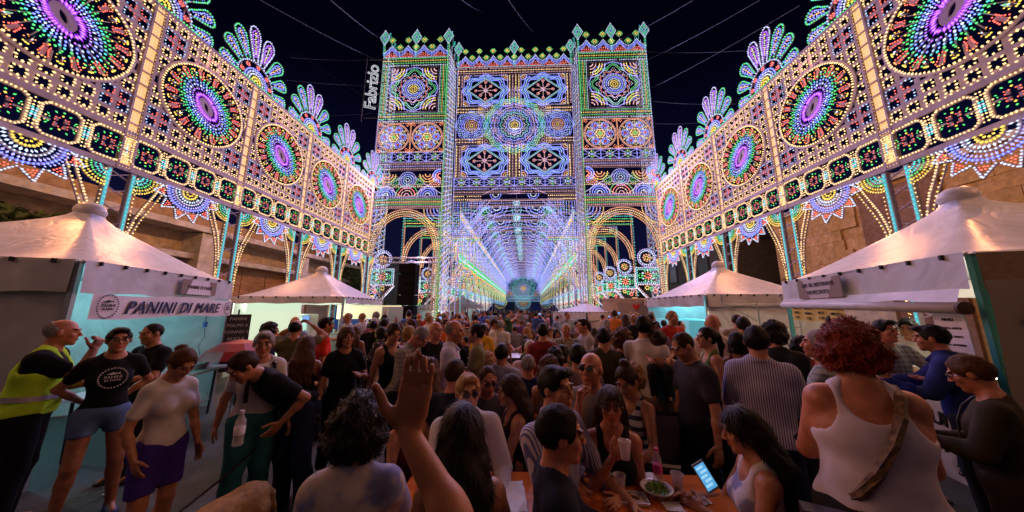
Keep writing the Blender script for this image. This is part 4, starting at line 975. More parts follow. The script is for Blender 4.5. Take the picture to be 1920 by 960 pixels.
# glass food counter of the restaurant stall
fc = tag(empty('glass_counter', (cr_.x+nr.x*-.95+.0, cr_.y+nr.y*-.95, 0), ang2), 'lit glass food counter under the restaurant tent with trays of food', 'counter')
MB().box((.05,0,.42), (2.3,.6,.84)).build('cabinet', M_pvc, fc); MB().box((.05,0,.87), (2.35,.66,.05)).build('tray_shelf', mat('lit_tray', (.8,.75,.5), .4, emit=(1,.85,.5), es=.45), fc)
text('lettering', 'GUI', .2, M_ink, fc, loc=(.35,-.306,.62), outline=.008); text('lettering', 'DI', .2, M_ink, fc, loc=(.35,-.306,.34), outline=.008)
text('lettering', '328 80', .14, M_ink, fc, loc=(.7,-.306,.13), outline=.006)
rb = random.Random(8)
for k in range(7):
    tr = MB().box((0,0,.01), (.27,.36,.02)).build('food_tray', M_metal, fc); tr.location = (-.9+k*.31, 0, .9)
    mb = MB()
    for _ in range(9): mb.lathe([(.0,0),(.035,.01),(.04,.03),(.02,.05)], (rb.uniform(-.09,.09), rb.uniform(-.13,.13), .02), 7, m=rb.randrange(2))
    mb.build('fried_food', [mat('golden_fry', (.5,.28,.05), .6), mat('brown_fry', (.30,.12,.03), .6)], tr, smooth=True)['kind'] = 'stuff'
M_glass = mat('clear_glass', (.9,1,.95), .03, trans=1, alpha=.35)
MB().box((.05,-.31,1.05), (2.3,.012,.32)).box((.05,-.02,1.22), (2.3,.6,.012)).build('glass', M_glass, fc)
MB().box((.05,-.27,1.20), (2.3,.04,.03)).build('strip_light', mat('strip_light', (1,1,.9), .5, emit=(1,.95,.7), es=5), fc)
# ---- right second tent (closed white side, cyan front)
P1 = at(1300, 553, z=2.3); P2 = at(1472, 562, z=2.3)
P1 = at(1300, 553, y=7.6); w4 = 3.0; d_ = Vector((1,.06,0)).normalized()
c4 = P1+d_*w4/2+Vector((.3,0,0))+Vector((-.06,1,0)).normalized()*w4/2
pk = at(1357, 490, y=c4.y)
t4 = tent('market_tent', (c4.x, c4.y), math.atan2(d_.y, d_.x), w4, w4, P1.z, pk.z-.15, 'white pagoda tent with a closed blank side wall behind the waiting crowd', .3, 'fb', glow=(60, (.25,.8,.9)), val_sides='frlb')
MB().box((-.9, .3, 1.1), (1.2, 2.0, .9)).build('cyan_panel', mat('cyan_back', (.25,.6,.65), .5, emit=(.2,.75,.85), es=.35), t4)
# clothes hanger frame before that tent
hg = MB(); p = at(1500, 600, y=6.4); q = Vector((p.x, p.y, 0))
hg.tube([(0,0,0),(0,0,2.05)], .016); hg.tube([(-.8,0,1.5),(0,0,1.5)], .014); hg.tube([(-.8,0,1.5),(-.8,0,2.0)], .014); hg.tube([(-1.5,0,2.0),(-.85,0,1.62)], .012); hg.tube([(-1.5,0,2.0),(-1.5,0,2.15)], .012); hg.tube([(-1.5,0,1.95),(-.1,0,1.95)], .012); hg.tube([(-.35,0,2.15),(.05,0,1.6)], .012)
for k in range(4): hg.tube([(-.6+.12*k,0,1.5),(-.62+.12*k,0,1.42),(-.57+.12*k,0,1.40)], .006, 4)
hg.box((0,0,.02), (.4,.4,.04))
tag(hg.build('metal_rack', M_metal, loc=q), 'bare grey metal rack with small hooks before the closed white tent', 'rack')
# ---- distant tents, truck, stage frame
p = at(1098, 566, y=15.5); tent('market_tent', (p.x, p.y), .6, 2.3, 2.3, 1.72, p.z-.05, 'smaller pinkish white tent standing in the crowd left of the food truck', .4, 'frlb')
p = at(868, 572, y=27); tent('market_tent', (p.x, p.y), .3, 3.0, 3.0, 2.2, 2.95, 'far white tent under the left aisle of the arcade', .3, 'b', glow=(40,(.8,1,.95)))
p = at(815, 582, y=23); tent('market_tent', (p.x, p.y), .05, 4.4, 2.6, 1.95, 2.35, 'low flat canopy with a lit white edge beside the loudspeaker tower', .2, 'b', glow=(40,(.8,1,.9)))
M_van = mat('cream_van_paint', (.52,.40,.34), .35, noise=.12, nscale=4)
p = at(1150, 590, y=15.5); tk = tag(empty('food_truck', (p.x+.9, p.y, 0), R(-20)), 'cream food truck with a red heart on its lifted side right of the small tent', 'food truck')
MB().box((0,0,1.45), (2.6,1.9,1.7)).box((0,0,2.33), (2.7,2.0,.08)).build('body', M_van, tk); MB().box((-1.55,0,1.2), (.6,1.8,1.2), taper=.85).build('cab', M_van, tk)
MB().box((.2,-.97,1.75), (1.5,.04,.85)).build('serving_hatch', mat('hatch_inside', (.3,.25,.22), .5), tk); MB().box((.9,-1.25,2.15), (.6,.5,.28)).build('awning', M_van, tk)
hb = MB().lathe([(.0,-.01),(.13,-.01),(.13,.01),(.0,.01)], n=16)
hb = MB().add([(0,0,-.18),(.17,0,.03),(.15,0,.13),(.07,0,.15),(0,0,.09),(-.07,0,.15),(-.15,0,.13),(-.17,0,.03)], [(0,1,2,3,4,5,6,7)]); o = hb.build('red_heart', mat('red_heart_paint', (.5,.02,.02), .4), tk); o.location = (.25,-1.0,1.95)
for x in (-1.1, .8): MB().lathe([(.0,-.1),(.3,-.1),(.32,-.05),(.32,.05),(.3,.1),(.0,.1)], n=16).build('wheel', M_blackm, tk); w_ = tk.children[-1]; w_.rotation_euler = (PI/2,0,0); w_.location = (x,-.9,.32)
p = at(1235, 610, y=14); lb_ = MB().box((0,0,0), (1.5,.02,.22)).build('lettered_board', mat('navy_board', (.03,.05,.22), .5)); lb_.location = (p.x-.7, p.y, p.z-.1); lb_.rotation_euler = (0,-.5,0); text('lettering', 'PUCCERIA', .16, M_banner, lb_, loc=(0,-.014,0), sx=1.2); tag(lb_, 'slanting navy board with white lettering beside the food truck', 'sign'); MB().tube([(0,0.03,0),(.5,.03,-1.2)], .02).build('pole', M_pole, lb_)
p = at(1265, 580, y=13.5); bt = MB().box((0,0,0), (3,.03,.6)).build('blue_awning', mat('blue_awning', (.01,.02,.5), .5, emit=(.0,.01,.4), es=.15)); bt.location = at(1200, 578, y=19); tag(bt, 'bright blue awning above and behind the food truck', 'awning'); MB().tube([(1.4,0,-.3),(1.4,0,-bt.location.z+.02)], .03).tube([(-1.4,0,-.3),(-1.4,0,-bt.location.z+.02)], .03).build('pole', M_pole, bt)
# stage frame with black loudspeaker tower
sf = tag(empty('truss_frame', (*at(755, 600, y=14.5)[:2], 0), 0), 'metal truss frame holding the black loudspeaker tower on the left', 'truss'); 
zt = at(755, 488, y=14.5).z; wx = 2.3
mb = MB()
for x in (-1.15, 1.25):
    for a, b in ((-.09,-.09),(.09,-.09),(.09,.09),(-.09,.09)): mb.tube([(x+a,b,0),(x+a,b,zt+.1)], .018, 5)
    for k in range(int(zt/.3)): mb.tube([(x-.09,-.09,k*.3),(x+.09,-.09,k*.3+.3)], .01, 4)
mb.build('leg', M_metal, sf)['kind'] = 'stuff'
mb = MB()
for a, b in ((-.1,-.12),(.1,-.12),(.1,.12),(-.1,.12)): mb.tube([(-1.5,a,zt+b),(1.6,a,zt+b)], .02, 5)
for k in range(10): mb.tube([(-1.5+k*.31,-.1,zt-.12),(-1.345+k*.31,-.1,zt+.12),(-1.19+k*.31,-.1,zt-.12)], .011, 4)
mb.build('top_beam', M_metal, sf)
sp = tag(empty('loudspeaker_tower', (*at(762, 600, y=14.3)[:2], 0)), 'tall black line of loudspeakers hanging in the truss frame on the left', 'loudspeaker')
for k in range(7):
    b = MB().box((0,0,.55+k*.5+.23), (.8,.6,.47)).build('loudspeaker_box', mat('speaker_black', (.004,.004,.005), .9, spec=.1), sp); b.rotation_euler = (0,0,.02*(k%3))
    MB().box((0,-.31,.55+k*.5+.23), (.72,.02,.40)).build('grille', mat('speaker_grille', (.005,.005,.006), .9, noise=.4, nscale=80, spec=.1), b)
MB().box((0,0,.25), (1.0,.8,.5)).build('base', M_blackm, sp)
# ================================================================== people: one continuous skin grown from tapered limbs
def axis(lo, hi, base, fine, spans):
    x = lo; out = []
    while x < hi:
        out.append(x); st = base
        for a, b in spans:
            if a <= x <= b: st = fine
            elif x < a and x+base > a: st = min(st, max(fine, a-x))
        x += st
    out.append(hi); return np.array(out, dtype=np.float32)
class Field:
    def __init__(s, X, Y, Z): s.X, s.Y, s.Z = X, Y, Z; s.F = np.full((len(X),len(Y),len(Z)), .3, np.float32)
    def sl(s, lo, hi):
        r = []
        for A, a, b in ((s.X,lo[0],hi[0]),(s.Y,lo[1],hi[1]),(s.Z,lo[2],hi[2])): r.append(slice(max(0, np.searchsorted(A, a)-1), min(len(A), np.searchsorted(A, b)+1)))
        return r
    def comb(s, q, d, k, mode):
        G = s.F[q[0],q[1],q[2]]
        if mode == 'u':
            if k > 0: h = np.clip(.5+.5*(G-d)/k, 0, 1); G[...] = G*(1-h)+d*h-k*h*(1-h)
            else: np.minimum(G, d, out=G)
        else:
            if k > 0: h = np.clip(.5-.5*(G+d)/k, 0, 1); G[...] = G*(1-h)-d*h+k*h*(1-h)
            else: np.maximum(G, -d, out=G)
    def cone(s, a, b, ra, rb, k=.02, mode='u'):
        a, b = np.array(a, float), np.array(b, float); m = max(ra, rb)+k+.035
        q = s.sl(np.minimum(a,b)-m, np.maximum(a,b)+m); x, y, z = s.X[q[0]][:,None,None]-a[0], s.Y[q[1]][None,:,None]-a[1], s.Z[q[2]][None,None,:]-a[2]
        d = b-a; L2 = max(1e-9, float(d@d)); t = np.clip((x*d[0]+y*d[1]+z*d[2])/L2, 0, 1)
        s.comb(q, np.sqrt((x-t*d[0])**2+(y-t*d[1])**2+(z-t*d[2])**2)-(ra+(rb-ra)*t), k, mode)
    def ell(s, c, r, k=.02, M=None, mode='u', infl=0):
        c = np.array(c, float); r = np.array(r, float)+infl; m = r.max()+k+.035; q = s.sl(c-m, c+m)
        x, y, z = s.X[q[0]][:,None,None]-c[0], s.Y[q[1]][None,:,None]-c[1], s.Z[q[2]][None,None,:]-c[2]
        if M is not None:
            M = np.array(M); x, y, z = (M[0,i]*x+M[1,i]*y+M[2,i]*z for i in range(3))
        k0 = np.sqrt((x/r[0])**2+(y/r[1])**2+(z/r[2])**2); k1 = np.sqrt((x/r[0]**2)**2+(y/r[1]**2)**2+(z/r[2]**2)**2)+1e-9
        s.comb(q, k0*(k0-1)/k1, k, mode)
    def cut(s, p, n):
        """drop all on the side of the plane the normal points to"""
        n = np.array(n, float); n /= np.linalg.norm(n)
        d = (s.X[:,None,None]-p[0])*n[0]+(s.Y[None,:,None]-p[1])*n[1]+(s.Z[None,None,:]-p[2])*n[2]
        np.maximum(s.F, d.astype(np.float32), out=s.F)
    def noise(s, amp, f, ph=0):
        x, y, z = s.X[:,None,None], s.Y[None,:,None], s.Z[None,None,:]
        s.F += amp*(np.sin(f*x+1.7*np.sin(f*.7*z)+ph)*np.sin(f*.9*y+ph)+np.sin(f*.8*z+1.3*np.sin(f*x*.6+ph)))/1.6
    def folds(s, amp, f, ph=0):
        x, y, z = s.X[:,None,None], s.Y[None,:,None], s.Z[None,None,:]
        s.F += amp*(np.sin(f*x+9*z+2*np.sin(7*z+ph))*.6+np.sin(f*.8*y-11*z+ph)*.5+np.sin(f*.5*(x+z)+ph)*.5)
    def net(s):
        F = s.F; F[0]=F[-1]=.3; F[:,0]=F[:,-1]=.3; F[:,:,0]=F[:,:,-1]=.3
        I = F < 0
        A = I[:-1]; 
        cnt = np.zeros((F.shape[0]-1,F.shape[1]-1,F.shape[2]-1), np.int8)
        for dx in (0,1):
            for dy in (0,1):
                for dz in (0,1): cnt += I[dx:dx+cnt.shape[0], dy:dy+cnt.shape[1], dz:dz+cnt.shape[2]]
        ci, cj, ck = np.nonzero((cnt > 0) & (cnt < 8)); n = len(ci)
        if n == 0: return None
        idx = np.full(cnt.shape, -1, np.int32); idx[ci,cj,ck] = np.arange(n)
        acc = np.zeros((n,3)); num = np.zeros(n); cs = [(0,0,0),(1,0,0),(0,1,0),(1,1,0),(0,0,1),(1,0,1),(0,1,1),(1,1,1)]
        val = [F[ci+a,cj+b,ck+c] for a,b,c in cs]; pos = [np.stack([s.X[ci+a],s.Y[cj+b],s.Z[ck+c]],1) for a,b,c in cs]
        for a in range(8):
            for ax in range(3):
                if cs[a][ax]: continue
                b = a+(1,2,4)[ax]; m = (val[a] < 0) != (val[b] < 0); t = val[a][m]/(val[a][m]-val[b][m])
                acc[m] += pos[a][m]*(1-t)[:,None]+pos[b][m]*t[:,None]; num[m] += 1
        V = acc/num[:,None]; Q = []
        for ax in range(3):
            o = [slice(None)]*3; p = [slice(None)]*3; o[ax] = slice(0,-1); p[ax] = slice(1,None)
            a, b = I[tuple(o)], I[tuple(p)]; i, j, k = np.nonzero(a != b); fl = a[i,j,k]
            u, v = [(1,2),(2,0),(0,1)][ax]; B = np.stack([i,j,k],1)
            ok = (B[:,u] > 0) & (B[:,v] > 0) & (B[:,u] < cnt.shape[u]) & (B[:,v] < cnt.shape[v]); B = B[ok]; fl = fl[ok]
            def g(du, dv): q = B.copy(); q[:,u] -= du; q[:,v] -= dv; return idx[q[:,0],q[:,1],q[:,2]]
            f = np.stack([g(1,1),g(0,1),g(0,0),g(1,0)],1); f[~fl] = f[~fl][:,::-1]; Q.append(f)
        return V, np.concatenate(Q)
def np_mesh(name, V, Q, mats, smooth=True):
    me = bpy.data.meshes.new(name); me.vertices.add(len(V)); me.vertices.foreach_set('co', V.astype(np.float32).ravel())
    me.loops.add(len(Q)*4); me.loops.foreach_set('vertex_index', Q.ravel().astype(np.int32)); me.polygons.add(len(Q))
    me.polygons.foreach_set('loop_start', np.arange(0,len(Q)*4,4,dtype=np.int32)); me.polygons.foreach_set('loop_total', np.full(len(Q),4,np.int32))
    me.polygons.foreach_set('use_smooth', np.ones(len(Q),bool)); me.update(calc_edges=True)
    for m in mats: me.materials.append(m)
    return me
def v3(*a): return np.array(a, float)
def rot(ax, a):
    c, s_ = math.cos(a), math.sin(a)
    return np.array({'x':[[1,0,0],[0,c,-s_],[0,s_,c]],'y':[[c,0,s_],[0,1,0],[-s_,0,c]],'z':[[c,-s_,0],[s_,c,0],[0,0,1]]}[ax])
def ik(a, t, l1, l2, pole):
    d = t-a; L = np.linalg.norm(d); L_ = min(L, (l1+l2)*.995); d = d/max(L,1e-6); t = a+d*L_
    x = (l1*l1-l2*l2+L_*L_)/(2*L_); h = math.sqrt(max(0, l1*l1-x*x)); p = pole-d*(pole@d); p /= max(1e-6, np.linalg.norm(p))
    return a+d*x+p*h, t
M_skin = mat('skin', (.45,.25,.16), .5, objcol=True, attr='tint', noise=.26, nscale=22, bump=.12, sss=.06)
M_hair = mat('hair', (.02,.012,.01), .55, objcol=True, noise=.55, nscale=34, bump=.25, stretch=(4,4,.5), spec=.18)
def clothmat(name, kind):
    m = mat(name, (.3,.3,.3), .85, objcol=True, noise=.18, nscale=9, bump=.25, spec=.2)
    if kind == 'plain': return m
    t = m.node_tree; b = t.nodes['Principled BSDF']; L = t.links.new; src = b.inputs['Base Color'].links[0].from_socket
    co = t.nodes.new('ShaderNodeTexCoord'); mx = t.nodes.new('ShaderNodeMix'); mx.data_type = 'RGBA'; L(src, mx.inputs[6]); mx.inputs[7].default_value = (.03,.035,.07,1)
    if kind == 'floral':
        vo = t.nodes.new('ShaderNodeTexVoronoi'); vo.inputs['Scale'].default_value = 17; L(co.outputs['Object'], vo.inputs[0]); rr = t.nodes.new('ShaderNodeMapRange'); L(vo.outputs[0], rr.inputs[0]); rr.inputs[1].default_value = .25; rr.inputs[2].default_value = .33; rr.inputs[3].default_value = 0; rr.inputs[4].default_value = 1
        mx.inputs[7].default_value = (.05,.04,.06,1); L(rr.outputs[0], mx.inputs[0])
        if name == 'lace_print': 
            vo.inputs['Scale'].default_value = 13; mx.inputs[7].default_value = (.22,.23,.40,1); n2 = t.nodes.new('ShaderNodeTexNoise'); n2.inputs['Scale'].default_value = 7; L(co.outputs['Object'], n2.inputs[0]); r3 = t.nodes.new('ShaderNodeMapRange'); r3.inputs[1].default_value = .48; r3.inputs[2].default_value = .6; L(n2.outputs[0], r3.inputs[0]); mu = t.nodes.new('ShaderNodeMath'); mu.operation = 'MULTIPLY'; L(r3.outputs[0], mu.inputs[0]); L(rr.outputs[0], mu.inputs[1]); ad = t.nodes.new('ShaderNodeMath'); ad.operation = 'MULTIPLY_ADD'; L(r3.outputs[0], ad.inputs[0]); ad.inputs[1].default_value = .55; L(mu.outputs[0], ad.inputs[2]); L(ad.outputs[0], mx.inputs[0])
    else:
        sx_ = t.nodes.new('ShaderNodeSeparateXYZ'); L(co.outputs['Object'], sx_.inputs[0])
        def wave(sock, f, th=.55):
            a = t.nodes.new('ShaderNodeMath'); a.operation = 'MULTIPLY'; a.inputs[1].default_value = f; L(sock, a.inputs[0]); s_ = t.nodes.new('ShaderNodeMath'); s_.operation = 'SINE'; L(a.outputs[0], s_.inputs[0]); g = t.nodes.new('ShaderNodeMath'); g.operation = 'GREATER_THAN'; g.inputs[1].default_value = th; L(s_.outputs[0], g.inputs[0]); return g.outputs[0]
        if kind == 'stripe': L(wave(sx_.outputs[0], 420, .1), mx.inputs[0]); mx.inputs[7].default_value = (.12,.12,.27,1)
        if kind == 'hstripe': L(wave(sx_.outputs[2], 90, .2), mx.inputs[0])
        if kind == 'check':
            a = t.nodes.new('ShaderNodeMath'); a.operation = 'ADD'; L(wave(sx_.outputs[0], 130), a.inputs[0]); L(wave(sx_.outputs[2], 130), a.inputs[1]); c_ = t.nodes.new('ShaderNodeMath'); c_.operation = 'MULTIPLY'; c_.inputs[1].default_value = .4; L(a.outputs[0], c_.inputs[0]); L(c_.outputs[0], mx.inputs[0]); mx.inputs[7].default_value = (.06,.06,.06,1)
    L(mx.outputs[2], b.inputs['Base Color']); return m
CL = {k: clothmat(n, k2) for k, n, k2 in (('plain','plain_cloth','plain'),('stripe','striped_cloth','stripe'),('hstripe','banded_cloth','hstripe'),('check','checked_cloth','check'),('floral','floral_cloth','floral'),('lace','lace_print','floral'))}
M_shoe = mat('shoe_leather', (.02,.02,.02), .5, objcol=True)
M_frame = mat('glasses_frame', (.01,.01,.012), .3); M_lens = mat('dark_lens', (.01,.01,.012), .08, spec=.8)
def hand(F, w, d, n, side, curl=.5, sc=1.0, spread=.12, k=.006):
    """five separate fingers; w wrist, d direction, n palm normal, side = +1 when the thumb lies on n x d"""
    d = d/np.linalg.norm(d); n = n-d*(n@d); n /= np.linalg.norm(n); s_ = np.cross(n, d)*side
    F.ell(w+d*.045*sc, (.036*sc,.046*sc,.017*sc), .012, M=np.stack([s_,d,n],1))
    for i, (o, l, r_) in enumerate(((.028,.073,.0092),(.010,.082,.0096),(-.009,.076,.0092),(-.027,.060,.0082))):
        a0 = (o/.028)*spread; u = d*math.cos(a0)+s_*math.sin(a0); kn = w+(d*.088+s_*o)*sc
        F.cone(w+(d*.02+s_*o*.6)*sc, kn, .013*sc, .0115*sc, k)
        c = curl*(1+.15*i) if not isinstance(curl, (list,tuple)) else curl[i]
        p = kn
        for j, f in enumerate((.45,.32,.23)):
            c_ = c*(j+1)*.55; u2 = u*math.cos(c_)+n*math.sin(c_); q = p+u2*l*f*sc; F.cone(p, q, r_*sc*(1-.08*j), r_*sc*(.93-.1*j), .002); p = q
    t0 = w+(d*.02+s_*.026)*sc; tc_ = curl if not isinstance(curl, (list,tuple)) else .4
    u = d*.62+s_*.75+n*.25; u /= np.linalg.norm(u); t1_ = t0+u*.042*sc; F.cone(t0, t1_, .016*sc, .0125*sc, .01)
    u = d*.85+s_*.42+n*.35*min(1,tc_*2); u /= np.linalg.norm(u); t2_ = t1_+u*.032*sc; F.cone(t1_, t2_, .012*sc, .0105*sc, .002); F.cone(t2_, t2_+(u*.9+n*.3*tc_)*.024*sc, .0105*sc, .009*sc, .002)
def make_person(sex='m', pose='stand', lean=0, side=0, twist=0, hy=0, hp=0, hr=0, arms='down', lh=None, rh=None, lp=None, rp=None, top='tee', bottom='trousers', hair='short', fat=0, hero=False,
                glasses=None, curl=.35, lcurl=None, rcurl=None, seed=0, belt=None, bag=None, legs=True, hn=None, res=None, low=None, pn=None, hd=None, xinf=0, only=None, hem=None, spread=.12, lwa=None):
    f = sex == 'f'; sw = .142 if f else .168; rs = seed*1.7
    if pose == 'sit': P = v3(0,0,.53)
    else: P = v3(0,0,.95)
    Rt = rot('z', twist) @ rot('x', -lean*0) @ rot('x', lean) @ rot('y', side)
    # forward is -y: leaning forward is a negative turn about x
    Rt = rot('z', twist) @ rot('x', lean) @ rot('y', side)
    T = lambda x, y, z: P+Rt@v3(x, y, z-.95)
    sh = [T(s_*sw, .01, 1.405) for s_ in (1,-1)]; nb = T(0, .015, 1.47)
    Rh = Rt @ rot('z', hy) @ rot('x', hp) @ rot('y', hr)
    if low is not None: Rh = rot('z', hy) @ rot('x', hp) @ rot('y', hr)
    hc = T(0, -.005, 1.545)+Rh@v3(0,-.012,.085)
    Hd = lambda x, y, z: hc+Rh@v3(x, y, z)
    # arms: +x is the person's left
    l1, l2 = .29, .25
    A = dict(down=((.27,-.02,.84),(-.27,-.02,.84)), hold=((.10,-.30,1.14),(-.10,-.30,1.12)), phone=((.07,-.34,1.55),(-.07,-.34,1.55)), cross=((-.08,-.24,1.18),(.08,-.26,1.15)),
             table=((.16,-.36,1.10),(-.16,-.36,1.10)), chin=((.2,-.34,1.1),(-.03,-.17,1.43)), hips=((.24,.0,1.0),(-.24,.0,1.0)), one=((.10,-.30,1.22),(-.26,-.02,.86)), swing=((.25,-.16,.88),(-.25,.14,.88)))[arms]
    tg = [T(*A[0]), T(*A[1])]
    if lh is not None: tg[0] = T(*lh)
    if rh is not None: tg[1] = T(*rh)
    if lwa is not None: tg[0] = v3(*lwa)
    poles = [Rt@v3(*(lp or (.5,.6,-.5))), Rt@v3(*(rp or (-.5,.6,-.5)))]
    el, wr = [], []
    for i in range(2): e_, w_ = ik(sh[i], tg[i], l1, l2, poles[i]); el.append(e_); wr.append(w_)
    hp_ = [P+v3(s_*.092,0,-.03) for s_ in (1,-1)]
    if pose == 'sit': kn = [v3(.13,-.44,.52), v3(-.13,-.44,.52)]; an = [v3(.12,-.42,.09), v3(-.12,-.46,.09)]
    elif pose == 'walk': kn = [v3(.09,-.13,.52), v3(-.09,.02,.50)]; an = [v3(.08,-.20,.10), v3(-.08,.24,.16)]
    elif pose == 'wide': kn = [v3(.14,-.02,.50), v3(-.12,-.03,.50)]; an = [v3(.17,.02,.09), v3(-.15,.02,.09)]
    else: kn = [v3(.095,-.02,.50), v3(-.10,-.03,.50)]; an = [v3(.10,.02,.09), v3(-.11,.0,.09)]
    pts = np.array(sh+el+wr+kn+an+hp_+[hc, nb]); lo, hi = pts.min(0)-.26, pts.max(0)+.26; lo[2] = max(lo[2], -.02)
    B = res or (.0135 if hero else .0175); fn = .0062 if hero else .0105
    hs = [(hc[i]-.125, hc[i]+.125) for i in range(3)]
    if hero and hn is not False:
        for i in range(2):
            for a in range(3): hs.append((wr[i][a]-.07, wr[i][a]+.07)) if False else None
        wsp = [[(wr[i][a]-.13, wr[i][a]+.13) for i in range(2)] for a in range(3)]
    else: wsp = [[],[],[]]
    ax = [axis(lo[a], hi[a], B, fn, [hs[a]]+wsp[a]) for a in range(3)]
    g = 1+fat
    def torso(F, inf=0, k=.05, skirt=0):
        F.ell(T(0,.005,.97), (.150*g if f else .142*g,.102*g,.13), .0, M=Rt, infl=inf)
        F.ell(T(0,0,1.10), ((.120 if f else .138)*g,.088*g+fat*.06,.15), k, M=Rt, infl=inf)
        F.ell(T(0,.005,1.27), ((.138 if f else .158)*g,.100*g,.165), k, M=Rt, infl=inf)
        F.cone(T(-sw+.03,.015,1.39), T(sw-.03,.015,1.39), .055+inf, .055+inf, .05)
        for s_ in (1,-1): F.cone(T(s_*(sw-.02),.015,1.405), T(s_*.04,.02,1.475), .038+inf, .040+inf*.7, .04)
        if f:
            for s_ in (1,-1): F.ell(T(s_*.066,-.075,1.26), (.060,.05,.060), .05, M=Rt, infl=inf)
        F.cone(T(0,.02,1.40), nb, .072+inf, .056+inf*.6, .04)
        for s_ in (1,-1): F.ell(T(s_*.075,.075,.93), (.075*g,.07,.085), .04, M=Rt, infl=inf)
    def arm(F, i, inf=0, t1=1.0, k=.03, fore=True):
        m_ = .86 if f else 1.0; m_ *= (1+fat*.6)
        q = sh[i]+(el[i]-sh[i])*t1
        F.ell(sh[i]-Rt@v3((1,-1)[i]*.010,0,.010), (.053*m_,)*3, k, infl=inf*.8)
        F.cone(sh[i], q, .050*m_+inf, .039*m_+inf*1.25, k)
        if fore: F.cone(el[i], el[i]+(wr[i]-el[i])*.4, .037*m_+inf, .037*m_+inf, .02); F.cone(el[i]+(wr[i]-el[i])*.35, wr[i], .037*m_+inf, .025*m_+inf, .02)
    def leg_(F, i, inf=0, low_=1.0, k=.04, fl=0):
        F.cone(hp_[i], kn[i], .080*g+inf, .056+inf+fl, k)
        if low_ > .5:
            F.cone(kn[i], kn[i]+(an[i]-kn[i])*.35+v3(0,.015,0), .054+inf+fl, .054+inf+fl, .02); F.cone(kn[i]+(an[i]-kn[i])*.3+v3(0,.012,0), an[i], .053+inf+fl, .036+inf+fl*1.3, .02)
    # ---- body
    F = Field(*ax); torso(F)
    for i in range(2):
        arm(F, i)
        dr = wr[i]-el[i]; dr /= np.linalg.norm(dr)
        tow = v3(0,0,0); nrm = Rt@v3((-1,1)[i],0,0)
        if abs(dr@(Rt@v3(1,0,0))) > .8: nrm = Rt@v3(0,0,-1)
        if dr[1] < -.6: nrm = Rt@v3((-.7,.7)[i],0,-.7)
        cu = curl
        if i == 0 and lcurl is not None: cu = lcurl
        if i == 1 and rcurl is not None: cu = rcurl
        sd = (1 if i else -1)
        if pn and pn[i] is not None: nrm = Rt@v3(*pn[i])
        if hd and hd[i] is not None: dr = Rt@v3(*hd[i])
        hand(F, wr[i], dr, nrm, (1,-1)[i], cu, .93 if f else 1.03, spread)
        if legs:
            leg_(F, i); toe = an[i]+v3(0,-.14,-.055); F.cone(an[i]+v3(0,.02,-.03), toe, .038, .026, .02)
    F.cone(nb, Hd(0,.022,-.05), .054 if f else .060, .050 if f else .056, .03)
    F.ell(Hd(0,.016,.026), (.076,.094,.094), .02, M=Rh)
    F.ell(Hd(0,-.022,-.045), (.056 if f else .060,.070,.070), .03, M=Rh)
    F.ell(Hd(0,-.072,-.096), (.024,.020,.019), .022, M=Rh)
    F.cone(Hd(0,-.086,.018), Hd(0,-.108,-.020), .007, .0110, .012)
    for s_ in (1,-1):
        F.ell(Hd(s_*.013,-.1,-.024), (.009,.009,.007), .006, M=Rh)
        F.ell(Hd(s_*.032,-.082,.034), (.024,.012,.008), .014, M=Rh)
        F.ell(Hd(s_*.040,-.062,-.018), (.022,.02,.022), .02, M=Rh)
        F.ell(Hd(s_*.031,-.101,.013), (.017,.014,.0105), .012, M=Rh, mode='s')
        F.ell(Hd(s_*.031,-.0775,.012), (.0125,.0125,.0125), .001, M=Rh)
        F.ell(Hd(s_*.079,.006,-.002), (.010,.020,.031), .008, M=Rh)
    F.ell(Hd(0,-.090,-.050), (.022,.011,.0055), .005, M=Rh); F.ell(Hd(0,-.089,-.062), (.018,.011,.006), .005, M=Rh)
    F.ell(Hd(0,-.104,-.0565), (.020,.008,.0022), .002, M=Rh, mode='s')
    V, Q = F.net(); me = np_mesh('body', V, Q, [M_skin])
    h = (V-hc)@Rh; col = np.ones((len(V),4), np.float32)
    ok = (np.abs(h[:,2]) < .15) & (np.abs(h[:,0]) < .09) & (h[:,1] < -.05)
    br = ok & (np.abs(h[:,2]-.036-.1*(.03-np.abs(h[:,0]))*0) < .0065) & (np.abs(h[:,0]) > .012) & (np.abs(h[:,0]) < .052); col[br,:3] = (.18,.14,.12)
    for s_ in (1,-1):
        dd = np.linalg.norm(h-v3(s_*.031,-.0775,.012), axis=1) < .0148; dd &= (h[:,1] < -.08); col[dd,:3] = (1.25,1.6,1.9)
        ir = dd & (np.abs(h[:,0]-s_*.031) < .0065); col[ir,:3] = (.10,.10,.10)
        ln = ok & (np.abs(h[:,2]-.021) < .004) & (np.abs(h[:,0]-s_*.031) < .017) & ~dd; col[ln,:3] = (.35,.3,.3)
    li = ok & (h[:,2] < -.043) & (h[:,2] > -.069) & (np.abs(h[:,0]) < .025) & (h[:,1] < -.085); col[li,:3] = (1.0,.50,.50) if f else (.9,.68,.62)
    if not f: 
        bd = (h[:,1] < -.0) & (h[:,2] < -.03) & (h[:,2] > -.12) & ~li & (np.abs(h[:,0]) < .09) & (seed%3 == 0); col[bd,:3] *= (.68,.66,.66)
    ca = me.color_attributes.new('tint', 'FLOAT_COLOR', 'POINT'); ca.data.foreach_set('color', col.ravel())
    out = [('body', me, 'skin')]
    cb = axis_c = [axis(lo[a], hi[a], B*1.0, B, []) for a in range(3)]
    up_ = Rt@v3(0,0,1)
